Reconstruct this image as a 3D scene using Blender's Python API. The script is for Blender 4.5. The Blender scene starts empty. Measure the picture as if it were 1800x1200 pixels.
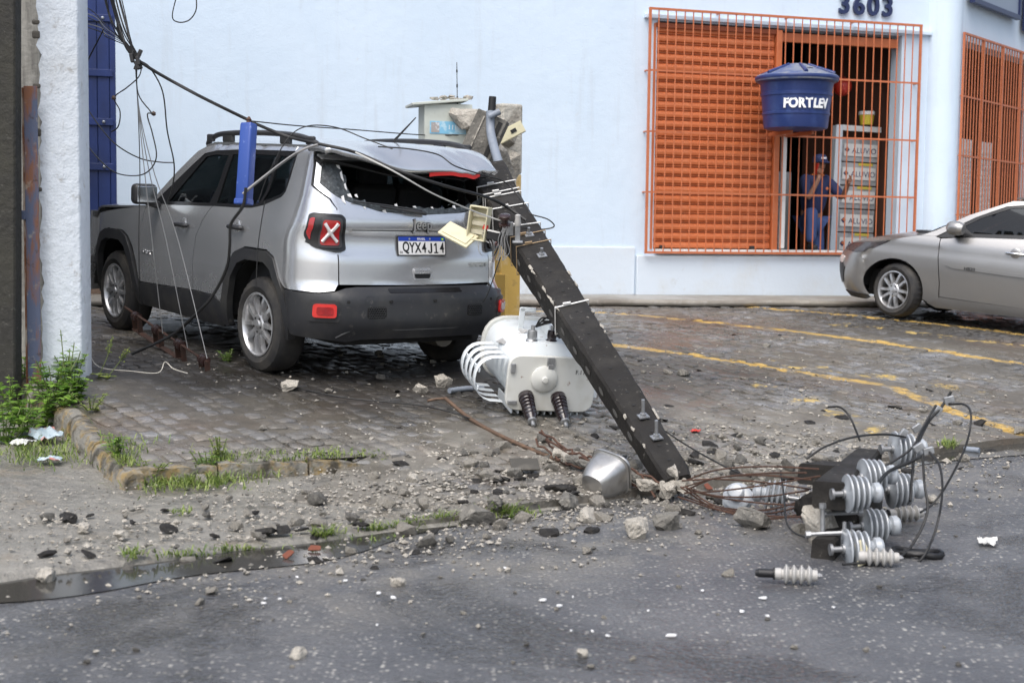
import bpy, math, random
from mathutils import Vector as V, Matrix
from mathutils.geometry import delaunay_2d_cdt
R = math.radians
rng = random.Random(11)
scene = bpy.context.scene
COL = scene.collection

# ------------------------------------------------------------------ camera, sky, sun, exposure
F_PX, CAM_H = 2500.0, 1.45
_p, _r = math.atan(200 / 2500.0), 0.012
FW = V((0, math.cos(_p), -math.sin(_p)))
_u0 = V((0, math.sin(_p), math.cos(_p)))
RT = V((1, 0, 0)) * math.cos(_r) + _u0 * math.sin(_r)
UP = V((1, 0, 0)) * -math.sin(_r) + _u0 * math.cos(_r)
CAM = V((0, 0, CAM_H))
cam_d = bpy.data.cameras.new('camera')
cam = bpy.data.objects.new('camera', cam_d)
COL.objects.link(cam)
cam.matrix_world = Matrix(((RT.x, UP.x, -FW.x, 0), (RT.y, UP.y, -FW.y, 0), (RT.z, UP.z, -FW.z, CAM_H), (0, 0, 0, 1)))
cam_d.sensor_width = 36.0
cam_d.lens = 50.0
cam_d.clip_end = 600
cam_d.dof.use_dof = True
cam_d.dof.focus_distance = 9.6
cam_d.dof.aperture_fstop = 3.2
scene.camera = cam

world = bpy.data.worlds.new('World')
scene.world = world
world.use_nodes = True
_n = world.node_tree.nodes
_l = world.node_tree.links
sky = _n.new('ShaderNodeTexSky')
sky.sky_type = 'NISHITA'
sky.sun_disc = False
sky.sun_elevation = R(58)
sky.sun_rotation = R(200)
sky.air_density = 1.0
sky.dust_density = 4.0
sky.ozone_density = 1.0
_hs = _n.new('ShaderNodeHueSaturation')
_hs.inputs['Saturation'].default_value = 0.68
_l.new(sky.outputs[0], _hs.inputs['Color'])
_l.new(_hs.outputs[0], _n['Background'].inputs[0])
_n['Background'].inputs[1].default_value = 0.15
sun_d = bpy.data.lights.new('sun', 'SUN')
sun_d.energy = 1.1
sun_d.angle = R(55)
sun_d.color = (1.0, 0.985, 0.96)
sun = bpy.data.objects.new('sun', sun_d)
COL.objects.link(sun)
_sd = V((math.sin(R(200)) * math.cos(R(58)), math.cos(R(200)) * math.cos(R(58)), math.sin(R(58))))
sun.rotation_euler = _sd.to_track_quat('Z', 'Y').to_euler()
vs = scene.view_settings
vs.view_transform = 'Standard'
vs.look = 'None'
vs.exposure = 0.75
vs.gamma = 1.0
vs.use_curve_mapping = False
scene.cycles.max_bounces = 6

# ------------------------------------------------------------------ helpers
def ray(px, py):
    return FW + RT * ((px - 900) / F_PX) - UP * ((py - 600) / F_PX)
def at(px, py, Y):
    d = ray(px, py)
    return CAM + d * (Y / d.y)

def hermite(knots):
    xs = [k[0] for k in knots]; ys = [k[1] for k in knots]
    n = len(xs)
    d = [(ys[i + 1] - ys[i]) / (xs[i + 1] - xs[i]) for i in range(n - 1)]
    m = [d[0]] + [0 if d[i - 1] * d[i] <= 0 else 2 * d[i - 1] * d[i] / (d[i - 1] + d[i]) for i in range(1, n - 1)] + [d[-1]]
    def f(x):
        if x <= xs[0]: return ys[0]
        if x >= xs[-1]: return ys[-1]
        i = 0
        while x > xs[i + 1]: i += 1
        h = xs[i + 1] - xs[i]; t = (x - xs[i]) / h
        return ((1 + 2 * t) * (1 - t) ** 2 * ys[i] + t * (1 - t) ** 2 * h * m[i]
                + t * t * (3 - 2 * t) * ys[i + 1] + t * t * (t - 1) * h * m[i + 1])
    return f
def sstep(a, b, x):
    t = min(1, max(0, (x - a) / (b - a)))
    return t * t * (3 - 2 * t)
def spline(pts, k=6):
    pts = [V(p) for p in pts]
    if len(pts) < 3: return pts
    P = [pts[0] * 2 - pts[1]] + pts + [pts[-1] * 2 - pts[-2]]
    out = []
    for i in range(1, len(P) - 2):
        a, b, c, d = P[i - 1], P[i], P[i + 1], P[i + 2]
        for j in range(k):
            t = j / k
            out.append(0.5 * ((2 * b) + (c - a) * t + (2 * a - 5 * b + 4 * c - d) * t * t + (3 * b - a - 3 * c + d) * t ** 3))
    out.append(P[-2])
    return out
def rot_to(d):
    return V(d).normalized().to_track_quat('Z', 'Y').to_matrix().to_4x4()
def T(x, y=None, z=None):
    return Matrix.Translation(V(x) if y is None else V((x, y, z)))
def frame(o, x, y, z):
    return Matrix(((x.x, y.x, z.x, o.x), (x.y, y.y, z.y, o.y), (x.z, y.z, z.z, o.z), (0, 0, 0, 1)))
RZ = lambda a: Matrix.Rotation(a, 4, 'Z')
RX = lambda a: Matrix.Rotation(a, 4, 'X')
RY = lambda a: Matrix.Rotation(a, 4, 'Y')

class MB:
    def __init__(s): s.v = []; s.f = []
    def add(s, vs_, fs, M=None):
        o = len(s.v)
        s.v += [tuple(M @ V(p)) if M else tuple(p) for p in vs_]
        s.f += [tuple(i + o for i in f) for f in fs]
        return s
    def box(s, c, d, M=None):
        x, y, z = c; a, b, e = d[0] / 2, d[1] / 2, d[2] / 2
        vs_ = [(x - a, y - b, z - e), (x + a, y - b, z - e), (x + a, y + b, z - e), (x - a, y + b, z - e),
               (x - a, y - b, z + e), (x + a, y - b, z + e), (x + a, y + b, z + e), (x - a, y + b, z + e)]
        return s.add(vs_, [(3, 2, 1, 0), (4, 5, 6, 7), (0, 1, 5, 4), (1, 2, 6, 5), (2, 3, 7, 6), (3, 0, 4, 7)], M)
    def rings(s, rings, cap=True, M=None, closed=True):
        n = len(rings[0]); vs_ = [p for r in rings for p in r]; fs = []
        for i in range(len(rings) - 1):
            for j in range(n if closed else n - 1):
                k = (j + 1) % n
                fs.append((i * n + j, i * n + k, (i + 1) * n + k, (i + 1) * n + j))
        if cap:
            fs.append(tuple(range(n - 1, -1, -1))); b = (len(rings) - 1) * n
            fs.append(tuple(b + j for j in range(n)))
        return s.add(vs_, fs, M)
    def lathe(s, prof, n=16, M=None, cap=True):
        return s.rings([[(r * math.cos(2 * math.pi * j / n), r * math.sin(2 * math.pi * j / n), z) for j in range(n)] for r, z in prof], cap, M)
    def cyl(s, p0, p1, r0, r1=None, n=10):
        p0 = V(p0); p1 = V(p1); d = p1 - p0
        return s.lathe([(r0, 0), (r0 if r1 is None else r1, d.length)], n, T(p0) @ rot_to(d))
    def tube(s, pts, r, n=6, cap=True):
        pts = [V(p) for p in pts]
        m = len(pts); rr = r if isinstance(r, (list, tuple)) else [r] * m
        rings = []; prev = None
        for i, p in enumerate(pts):
            d = (pts[min(i + 1, m - 1)] - pts[max(i - 1, 0)])
            if d.length < 1e-9: d = V((0, 0, 1))
            d.normalize()
            if prev is None:
                a = d.orthogonal().normalized()
            else:
                a = prev - d * prev.dot(d)
                a = a.normalized() if a.length > 1e-6 else d.orthogonal().normalized()
            prev = a; b = d.cross(a)
            rings.append([p + (a * math.cos(2 * math.pi * j / n) + b * math.sin(2 * math.pi * j / n)) * rr[i] for j in range(n)])
        return s.rings(rings, cap)
    def prism(s, poly, z0, z1, M=None):
        n = len(poly)
        ar = sum(poly[i][0] * poly[(i + 1) % n][1] - poly[(i + 1) % n][0] * poly[i][1] for i in range(n))
        if ar < 0: poly = poly[::-1]
        return s.rings([[(x, y, z0) for x, y in poly], [(x, y, z1) for x, y in poly]], True, M)
    def grid(s, fn, nu, nv, M=None, flip=False):
        vs_ = [fn(i / nu, j / nv) for j in range(nv + 1) for i in range(nu + 1)]
        fs = []
        for j in range(nv):
            for i in range(nu):
                a = j * (nu + 1) + i
                q = (a, a + 1, a + nu + 2, a + nu + 1)
                fs.append(q[::-1] if flip else q)
        return s.add(vs_, fs, M)
    def mesh(s, name):
        me = bpy.data.meshes.new(name)
        me.from_pydata([tuple(p) for p in s.v], [], s.f)
        return me
    def build(s, name, m, parent=None, smooth=None, bevel=0, M=None, solid=0, seg=2, sub=0):
        me = s.mesh(name)
        return link(name, me, m, parent, smooth, bevel, M, solid, seg, sub)

def link(name, me, m, parent=None, smooth=None, bevel=0, M=None, solid=0, seg=2, sub=0):
    if m is not None and not me.materials: me.materials.append(m)
    if smooth is not None:
        for p in me.polygons: p.use_smooth = True
        if smooth < 180: me.set_sharp_from_angle(angle=R(smooth))
    o = bpy.data.objects.new(name, me)
    COL.objects.link(o)
    if parent: o.parent = parent
    if M is not None: o.matrix_local = M
    if sub:
        x = o.modifiers.new('s', 'SUBSURF'); x.levels = sub; x.render_levels = sub
    if solid:
        x = o.modifiers.new('t', 'SOLIDIFY'); x.thickness = abs(solid); x.offset = -1 if solid > 0 else 1
    if solid and smooth == 180: o.modifiers.new('e', 'EDGE_SPLIT').split_angle = R(45)
    if bevel:
        x = o.modifiers.new('b', 'BEVEL'); x.width = bevel; x.segments = seg; x.limit_method = 'ANGLE'; x.angle_limit = R(40)
    return o
def tag(o, label=None, cat=None, group=None, kind=None):
    if label: o['label'] = label
    if cat: o['category'] = cat
    if group: o['group'] = group
    if kind: o['kind'] = kind
    return o
def thing(name, label, cat, M=None, group=None):
    o = bpy.data.objects.new(name, None)
    o.empty_display_size = 0.1
    COL.objects.link(o)
    if M is not None: o.matrix_world = M
    return tag(o, label, cat, group)
def copy_tree(o, parent=None, M=None):
    c = o.copy(); COL.objects.link(c); c.parent = parent
    if M is not None: c.matrix_local = M
    for ch in list(o.children): copy_tree(ch, c)
    return c
def text(name, s, size, m, parent, M, extrude=0.002, bold=0.0, spacing=1.0, shear=0.0, align='CENTER', sx=1.0):
    cu = bpy.data.curves.new(name, 'FONT')
    cu.body = s; cu.size = size; cu.extrude = extrude; cu.offset = bold; cu.space_character = spacing; cu.shear = shear
    cu.align_x = align; cu.align_y = 'CENTER'; cu.resolution_u = 3
    tmp = bpy.data.objects.new(name, cu)
    me = bpy.data.meshes.new_from_object(tmp)
    bpy.data.objects.remove(tmp); bpy.data.curves.remove(cu)
    me.materials.clear(); me.materials.append(m)
    return link(name, me, m, parent, M=M @ Matrix.Diagonal((sx, 1, 1, 1)))
def inpoly(p, poly):
    x, y = p; c = False; j = len(poly) - 1
    for i in range(len(poly)):
        xi, yi = poly[i]; xj, yj = poly[j]
        if (yi > y) != (yj > y) and x < (xj - xi) * (y - yi) / (yj - yi) + xi: c = not c
        j = i
    return c
def resample(poly, step):
    out = []
    for i in range(len(poly)):
        a, b = V(poly[i]), V(poly[(i + 1) % len(poly)])
        k = max(1, int(math.ceil((b - a).length / step)))
        out += [a.lerp(b, j / k) for j in range(k)]
    return out
def rounded(poly, r, k=4):
    out = []; n = len(poly)
    for i in range(n):
        p = V(poly[i]); a = V(poly[i - 1]); b = V(poly[(i + 1) % n])
        ri = min(r, (a - p).length * .45, (b - p).length * .45)
        s = p + (a - p).normalized() * ri; e = p + (b - p).normalized() * ri
        for j in range(k + 1):
            t = j / k
            out.append(s * (1 - t) ** 2 + p * 2 * t * (1 - t) + e * t * t)
    return [(q.x, q.y) for q in out]
def cdt(outer, holes=(), step=.05):
    loops = [resample(outer, step)] + [resample(h, step) for h in holes]
    vs_, es = [], []
    for lp in loops:
        o = len(vs_); vs_ += lp; es += [(o + i, o + (i + 1) % len(lp)) for i in range(len(lp))]
    xs = [p[0] for p in outer]; ys = [p[1] for p in outer]
    bpts = list(vs_)
    y = min(ys) + step * .5; row = 0
    while y < max(ys):
        x = min(xs) + step * (.5 if row % 2 else .25)
        while x < max(xs):
            if inpoly((x, y), outer) and not any(inpoly((x, y), h) for h in holes):
                if all(abs(q.x - x) + abs(q.y - y) > step * .55 for q in bpts): vs_.append(V((x, y)))
            x += step
        y += step; row += 1
    rv, re, rf, *_ = delaunay_2d_cdt([V((p[0], p[1])) for p in vs_], es, [], 0, 1e-7)
    fs = []
    for f in rf:
        c = sum((rv[i] for i in f), V((0, 0))) / len(f)
        if inpoly(c, outer) and not any(inpoly(c, h) for h in holes): fs.append(tuple(f))
    return rv, fs
def panel(mb, fn, outer, holes=(), step=.05, flip=True):
    rv, fs = cdt(outer, holes, step)
    return mb.add([fn(p.x, p.y) for p in rv], [f[::-1] if flip else f for f in fs])
def jag(r, a): return r * (1 + rng.uniform(-a, a))

# ------------------------------------------------------------------ materials
class NT:
    def __init__(s, name):
        s.m = bpy.data.materials.new(name); s.m.use_nodes = True
        s.t = s.m.node_tree; s.b = s.t.nodes['Principled BSDF']; s.out = s.t.nodes['Material Output']
        s.co = None
    def n(s, ty, **kw):
        x = s.t.nodes.new('ShaderNode' + ty)
        for k, v in kw.items(): setattr(x, k, v)
        return x
    def l(s, a, b): s.t.links.new(a, b)
    def coord(s, which='Object'):
        return s.n('TexCoord').outputs[which] if which != 'World' else s.n('NewGeometry').outputs['Position']
    def noise(s, co, scale, detail=4, rough=.6, dist=0, lo=.4, hi=.6):
        n = s.n('TexNoise'); n.inputs['Scale'].default_value = scale; n.inputs['Detail'].default_value = detail
        n.inputs['Roughness'].default_value = rough; n.inputs['Distortion'].default_value = dist
        s.l(co, n.inputs['Vector'])
        return s.ramp(n.outputs['Fac'], lo, hi)
    def voro(s, co, scale, lo, hi, feature='F1', rnd=1.0):
        n = s.n('TexVoronoi', feature=feature); n.inputs['Scale'].default_value = scale; n.inputs['Randomness'].default_value = rnd
        s.l(co, n.inputs['Vector'])
        return s.ramp(n.outputs['Distance'], lo, hi)
    def ramp(s, v, lo, hi, a=0, b=1):
        n = s.n('MapRange'); n.clamp = True
        n.inputs[1].default_value = lo; n.inputs[2].default_value = hi; n.inputs[3].default_value = a; n.inputs[4].default_value = b
        s.l(v, n.inputs[0]); return n.outputs[0]
    def math(s, op, a, b=None):
        n = s.n('Math', operation=op)
        for i, q in enumerate((a, b)):
            if q is None: continue
            if isinstance(q, (int, float)): n.inputs[i].default_value = q
            else: s.l(q, n.inputs[i])
        return n.outputs[0]
    def mix(s, fac, a, b):
        n = s.n('Mix', data_type='RGBA')
        for i, q in ((0, fac), (6, a), (7, b)):
            if isinstance(q, (int, float)): n.inputs[i].default_value = q
            elif isinstance(q, (tuple, list)): n.inputs[i].default_value = (*q[:3], 1)
            else: s.l(q, n.inputs[i])
        return n.outputs[2]
    def mixf(s, fac, a, b):
        n = s.n('Mix', data_type='FLOAT')
        for i, q in ((0, fac), (2, a), (3, b)):
            if isinstance(q, (int, float)): n.inputs[i].default_value = q
            else: s.l(q, n.inputs[i])
        return n.outputs[0]
    def scaled(s, co, sc):
        n = s.n('Mapping'); n.inputs['Scale'].default_value = sc; s.l(co, n.inputs['Vector']); return n.outputs[0]
    def set(s, col=None, rough=None, metal=None, spec=None, coat=None, trans=None):
        for k, q in (('Base Color', col), ('Roughness', rough), ('Metallic', metal), ('Specular IOR Level', spec), ('Coat Weight', coat), ('Transmission Weight', trans)):
            if q is None: continue
            i = s.b.inputs[k]
            if isinstance(q, (int, float)): i.default_value = q
            elif isinstance(q, (tuple, list)): i.default_value = (*q[:3], 1)
            else: s.l(q, i)
    def bump(s, h, strength=.5, dist=.01, prev=None):
        n = s.n('Bump'); n.inputs['Strength'].default_value = strength; n.inputs['Distance'].default_value = dist
        s.l(h, n.inputs['Height'])
        if prev is not None: s.l(prev, n.inputs['Normal'])
        s.l(n.outputs[0], s.b.inputs['Normal']); return n.outputs[0]

_mats = {}
def mat(name, col, rough=.5, metal=0., spec=.5, layers=(), bumps=(), rlay=None, coat=0, co='Object', emit=None):
    """layers: (colour, scale, lo, hi, amount[, (sx,sy,sz)])"""
    if name in _mats: return _mats[name]
    t = NT(name); c0 = t.coord(co); c = tuple(col)
    for L in layers:
        cc = t.scaled(c0, L[5]) if len(L) > 5 else c0
        fac = t.noise(cc, L[1], 6, .62, 0, L[2], L[3])
        if L[4] < 1: fac = t.math('MULTIPLY', fac, L[4])
        c = t.mix(fac, c, L[0])
    t.set(c, rough, metal, spec, coat)
    if rlay:
        t.set(rough=t.mixf(t.noise(c0, rlay[1], 4, .6, 0, rlay[2], rlay[3]), rough, rlay[0]))
    pv = None
    for sc, st, ds in bumps:
        n = t.n('TexNoise'); n.inputs['Scale'].default_value = sc; n.inputs['Detail'].default_value = 5
        t.l(c0, n.inputs['Vector']); pv = t.bump(n.outputs['Fac'], st, ds, pv)
    if emit:
        t.b.inputs['Emission Color'].default_value = (*emit[0], 1); t.b.inputs['Emission Strength'].default_value = emit[1]
    _mats[name] = t.m
    return t.m

# ------------------------------------------------------------------ the lie of the land
KX, KY = -2.02, 5.56
def ts(x, y):
    dx, dy = x - KX, y - KY
    return dx * .8 + dy * .6, -dx * .6 + dy * .8
def xy(t, s):
    return KX + .8 * t - .6 * s, KY + .6 * t + .8 * s
_g = hermite([(0, .05), (.8, .11), (1.7, .205), (3.45, .385), (4.5, .46), (6, .53), (9, .585), (14, .60), (30, .60)])
def side_edge(s): return 1.12 + .10 * (s - 1.5) + .03 * math.sin(s * 3)
def front_edge(t): return 1.42 - .22 * (t - 1.1) / 1.3
def low_z(s): return min(.05 + .02 * s + .011 * s * s, _g(s) - (.06 if s > 3 else .0))
def high_z(s): return _g(s)
def on_platform(t, s):
    return t > side_edge(s) and (s > front_edge(t) or t > 2.5)
def G(x, y):
    t, s = ts(x, y)
    if s < 0: return 0.0
    if on_platform(t, s):
        if t < 3.4 and s <= front_edge(2.5):
            w = sstep(1.7, 3.2, t)
            return low_z(s) * (1 - w) + high_z(s) * w
        return high_z(s)
    if t >= side_edge(s):
        w = sstep(1.7, 3.2, t)
        return low_z(s) * (1 - w) + high_z(s) * w
    return low_z(s)
def gnd(px, py):
    d = ray(px, py); k = 3.0
    while k < 40:
        p = CAM + d * k
        if p.z <= G(p.x, p.y):
            a, b = k - .05, k
            for _ in range(12):
                m = (a + b) / 2; p = CAM + d * m
                if p.z <= G(p.x, p.y): b = m
                else: a = m
            return CAM + d * b
        k += .05
    return CAM + d * 40
def on(x, y, h=0): return V((x, y, G(x, y) + h))

# ------------------------------------------------------------------ ground materials
def kerb_dust(t, co, lo, hi, a0, b0, scale=2.6):
    """pale concrete dust lying along the kerb where the pole broke"""
    k = t.n('VectorMath', operation='SUBTRACT'); t.l(co, k.inputs[0]); k.inputs[1].default_value = (KX, KY, 0)
    def dot(q):
        d = t.n('VectorMath', operation='DOT_PRODUCT'); t.l(k.outputs[0], d.inputs[0]); d.inputs[1].default_value = q; return d.outputs['Value']
    tt, ss = dot((.8, .6, 0)), dot((-.6, .8, 0))
    m = t.math('MULTIPLY', t.math('MULTIPLY', t.ramp(ss, a0 - .5, a0), t.ramp(ss, b0, b0 + .8, 1, 0)), t.math('MULTIPLY', t.ramp(tt, -.8, 1.2), t.ramp(tt, 5.2, 7.0, 1, 0)))
    return t.math('MULTIPLY', m, t.noise(co, scale, 8, .75, .2, lo, hi))
def asphalt_material():
    t = NT('asphalt'); co = t.coord('World')
    v = t.n('TexVoronoi'); v.inputs['Scale'].default_value = 46; t.l(co, v.inputs['Vector'])
    sp = t.n('SeparateColor'); t.l(v.outputs['Color'], sp.inputs[0])
    dot_ = t.math('MULTIPLY', t.ramp(sp.outputs[0], .56, .70), t.ramp(v.outputs['Distance'], .28, .42, 1, 0))
    tone = t.mix(sp.outputs[1], (.19, .185, .175), (.46, .44, .40))
    big = t.noise(co, 1.1, 5, .6, 0, .42, .62)
    base = t.mix(big, (.088, .090, .096), (.138, .139, .143))
    base = t.mix(t.noise(co, 150, 2, .5, 0, .35, .7), base, t.mix(.5, base, (.025, .025, .028)))
    c = t.mix(t.math('MULTIPLY', dot_, t.noise(co, 3, 4, .6, 0, .30, .55)), base, tone)
    c = t.mix(t.math('MULTIPLY', kerb_dust(t, co, .40, .60, -1.0, -.2), .6), c, (.20, .185, .16))
    wet = t.noise(co, .6, 6, .65, .5, .50, .59)
    c = t.mix(t.math('MULTIPLY', wet, .7), c, (.032, .032, .034))
    t.set(c, t.mixf(wet, .40, .13), 0, .5)
    b = t.bump(v.outputs['Distance'], .8, .008)
    n = t.n('TexNoise'); n.inputs['Scale'].default_value = 2.2; t.l(co, n.inputs['Vector'])
    t.bump(n.outputs['Fac'], .25, .03, b)
    return t.m
def line_mask(t, co, segs, w):
    tot = None
    for (ax, ay), (bx, by) in segs:
        d = V((bx - ax, by - ay, 0)); L = d.length; d.normalize(); nn = V((-d.y, d.x, 0))
        s = t.n('VectorMath', operation='SUBTRACT'); t.l(co, s.inputs[0]); s.inputs[1].default_value = (ax, ay, 0)
        def dot(q):
            k = t.n('VectorMath', operation='DOT_PRODUCT'); t.l(s.outputs[0], k.inputs[0]); k.inputs[1].default_value = q
            return k.outputs['Value']
        wob = t.n('TexNoise'); wob.inputs['Scale'].default_value = 3; t.l(co, wob.inputs['Vector'])
        across = t.math('ABSOLUTE', t.math('ADD', dot(nn), t.math('MULTIPLY', t.math('SUBTRACT', wob.outputs['Fac'], .5), .09)))
        a = t.ramp(across, w * .42, w * .55, 1, 0)
        e = dot(d)
        m = t.math('MULTIPLY', a, t.math('MULTIPLY', t.ramp(e, 0, .05), t.ramp(e, L - .05, L, 1, 0)))
        tot = m if tot is None else t.math('MAXIMUM', tot, m)
    return tot
YELLOW = [((.3, 15.96), (5.1, 12.93)), ((2.3, 17.3), (6.6, 14.55)), ((.75, 12.7), (3.05, 11.47)), ((3.05, 11.47), (3.60, 9.80)), ((-.9, 16.2), (.6, 15.3))]
FAINT = [((2.0, 11.2), (2.6, 9.5)), ((3.4, 15.3), (5.4, 14.1)), ((2.2, 12.2), (3.9, 11.6))]
def cobble_material(name, joint=False):
    t = NT(name); co = t.coord('World')
    if joint:
        c = t.mix(t.noise(co, 14, 6, .65, 0, .35, .65), (.075, .069, .058), (.17, .155, .13))
    else:
        g = t.n('NewGeometry'); oi = t.n('ObjectInfo')
        rnd = t.math('FRACT', t.math('ADD', g.outputs['Random Per Island'], oi.outputs['Random']))
        a = t.mix(rnd, (.095, .10, .108), (.25, .255, .265))
        a = t.mix(t.ramp(rnd, .86, .9), a, (.21, .185, .145))
        sp = t.noise(co, 130, 3, .7, 0, .46, .62)
        c = t.mix(t.math('MULTIPLY', sp, .6), a, (.40, .39, .38))
        c = t.mix(t.math('MULTIPLY', t.noise(co, 45, 4, .7, 0, .5, .66), .7), c, (.055, .055, .06))
    # earth trodden over the stones, and the reddish silt towards the wall
    c = t.mix(t.math('MULTIPLY', t.noise(co, 1.9, 8, .75, .3, .37, .56), .9), c, (.115, .102, .080))
    silt = t.math('MULTIPLY', t.noise(co, .38, 4, .6, .2, .52, .66), .8)
    c = t.mix(silt, c, (.105, .068, .045))
    oil = t.noise(co, .62, 5, .6, .5, .50, .66)
    c = t.mix(t.math('MULTIPLY', oil, .62), c, (.03, .029, .028))
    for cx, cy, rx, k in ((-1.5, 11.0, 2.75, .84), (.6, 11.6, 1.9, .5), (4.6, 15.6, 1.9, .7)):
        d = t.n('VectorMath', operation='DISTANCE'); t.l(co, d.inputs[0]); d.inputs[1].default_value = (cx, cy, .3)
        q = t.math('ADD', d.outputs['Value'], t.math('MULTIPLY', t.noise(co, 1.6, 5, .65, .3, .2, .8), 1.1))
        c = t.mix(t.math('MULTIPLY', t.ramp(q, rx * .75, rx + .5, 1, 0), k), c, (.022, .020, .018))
    c = t.mix(t.math('MULTIPLY', kerb_dust(t, co, .40, .58, -.1, 1.3), .65), c, (.24, .225, .195))
    wear = t.noise(co, 5.5, 6, .72, 0, .39, .52)
    c = t.mix(t.math('MULTIPLY', line_mask(t, co, YELLOW, .15), t.math('MAXIMUM', wear, .0)), c, (.43, .285, .08))
    wear2 = t.noise(co, 4, 6, .72, 0, .53, .62)
    c = t.mix(t.math('MULTIPLY', line_mask(t, co, FAINT, .3), wear2), c, (.46, .33, .10))
    wet = t.noise(co, .8, 5, .6, .3, .42, .6)
    t.set(c, t.mixf(wet, .55, .24), 0, .5)
    n = t.n('TexNoise'); n.inputs['Scale'].default_value = 38; n.inputs['Detail'].default_value = 6; t.l(co, n.inputs['Vector'])
    t.bump(n.outputs['Fac'], .6, .012)
    return t.m
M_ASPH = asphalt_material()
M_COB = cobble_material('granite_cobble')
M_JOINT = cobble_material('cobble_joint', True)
def walk_material():
    t = NT('pavement_concrete'); co = t.coord('World')
    c = t.mix(t.math('MULTIPLY', t.noise(co, 1.6, 7, .68, .2, .42, .64), .85), (.215, .205, .182), (.115, .109, .095))
    c = t.mix(t.math('MULTIPLY', t.noise(co, 34, 5, .7, 0, .52, .64), .65), c, (.30, .285, .25))
    c = t.mix(t.math('MULTIPLY', t.noise(co, 3.1, 6, .7, 0, .55, .68), .6), c, (.19, .15, .10))
    c = t.mix(t.math('MULTIPLY', t.noise(co, 70, 3, .6, 0, .58, .66), .75), c, (.045, .044, .042))
    c = t.mix(t.math('MULTIPLY', kerb_dust(t, co, .42, .60, -.1, 1.0), .6), c, (.27, .255, .22))
    t.set(c, t.mixf(t.noise(co, 1.4, 5, .6, .3, .45, .6), .6, .28), 0, .5)
    n = t.n('TexNoise'); n.inputs['Scale'].default_value = 11; n.inputs['Detail'].default_value = 8; t.l(co, n.inputs['Vector'])
    b = t.bump(n.outputs['Fac'], .8, .04)
    n = t.n('TexNoise'); n.inputs['Scale'].default_value = 90; n.inputs['Detail'].default_value = 4; t.l(co, n.inputs['Vector']); t.bump(n.outputs['Fac'], .6, .008, b)
    return t.m
M_WALK = walk_material()
M_KERB = mat('kerb_concrete', (.20, .19, .165), .75, layers=[((.27, .18, .05), 9, .47, .60, .75), ((.045, .04, .03), 8, .46, .62, .95)], bumps=[(16, .8, .03), (60, .5, .01)], co='World')
M_WATER = NT('gutter_water'); M_WATER.set((.045, .043, .038), .11, 0, .5)
_nn = M_WATER.n('TexNoise'); _nn.inputs['Scale'].default_value = 9; M_WATER.l(M_WATER.coord('World'), _nn.inputs['Vector']); M_WATER.bump(_nn.outputs['Fac'], .06, .01)
M_WATER = M_WATER.m

# ------------------------------------------------------------------ road, pavement, yard
mb = MB(); mb.add([(-300, -300, 0), (300, -300, 0), (300, 300, 0), (-300, 300, 0)], [(0, 1, 2, 3)])
road = tag(mb.build('road', M_ASPH), kind='structure')

def wob(t, s): return .012 * math.sin(t * 2.3 + s) + .008 * math.sin(s * 5.1 - t * 1.7) + .006 * math.sin(t * 7.7)
mb = MB()
SV = [0, .02, .06, .15, .3, .5] + [.7 + .2 * i for i in range(40)]
def walk_pt(u, v):
    s = SV[int(round(v * (len(SV) - 1)))]; t = -9 + 13.2 * u
    x, y = xy(t, s + wob(t, 0) * 1.6 - .03 * math.sin(t * .9))
    return (x, y, low_z(s) - .014 + (wob(t, s) * .35 if s > .1 else -.03 + .5 * s))
mb.grid(walk_pt, 132, len(SV) - 1)
for i in range(132):   # kerb face down into the gutter
    a = V(walk_pt(i / 132, 0)); b = V(walk_pt((i + 1) / 132, 0))
    mb.add([a, b, (b.x, b.y, -.05), (a.x, a.y, -.05)], [(3, 2, 1, 0)])
walk = tag(mb.build('pavement', M_WALK, smooth=40), kind='structure')

def yard_t0(s):
    if s >= 1.42: return side_edge(s)
    if s >= 1.2: return 1.1 + (1.42 - s) / .22 * 1.3
    return 1.9 + .3 * math.sin(s * 7)
mb = MB()
SY = [0, .03, .1, .25, .45, .7, .95, 1.18, 1.2, 1.3, 1.42, 1.6] + [1.8 + .25 * i for i in range(60)]
def yard_pt(u, v):
    s = SY[int(round(v * (len(SY) - 1)))]; t0 = yard_t0(s)
    t = t0 + (24 - t0) * u ** 1.35
    w = sstep(1.7, 3.2, t) if (s < 1.2 or (s < front_edge(t) and t < 2.5)) else 1
    z = low_z(s) * (1 - w) + high_z(s) * w
    x, y = xy(t, s + (wob(t, 0) * 1.5 if s < .3 else 0))
    if u == 0 and s < 1.2: z -= .04
    return (x, y, z + wob(t, s) * .4 - .002 + .006 * math.sin(t * 3.1 + 1) * math.sin(s * 2.7))
mb.grid(yard_pt, 120, len(SY) - 1)
for i in range(120):
    a = V(yard_pt(i / 120, 0)); b = V(yard_pt((i + 1) / 120, 0))
    mb.add([a, b, (b.x, b.y, -.05), (a.x, a.y, -.05)], [(3, 2, 1, 0)])
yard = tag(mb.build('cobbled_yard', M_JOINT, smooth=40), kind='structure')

# shop wall line: foot of the facade
W_ANG = R(18.2)
WX = V((math.cos(W_ANG), math.sin(W_ANG), 0)); WN = V((-math.sin(W_ANG), math.cos(W_ANG), 0))   # WN points into the building
W0 = V((3.42, 18.0, 0))
M_W = frame(W0, WX, WN, V((0, 0, 1)))
def wall_dist(x, y): return -((V((x, y, 0)) - W0).dot(WN))

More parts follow.
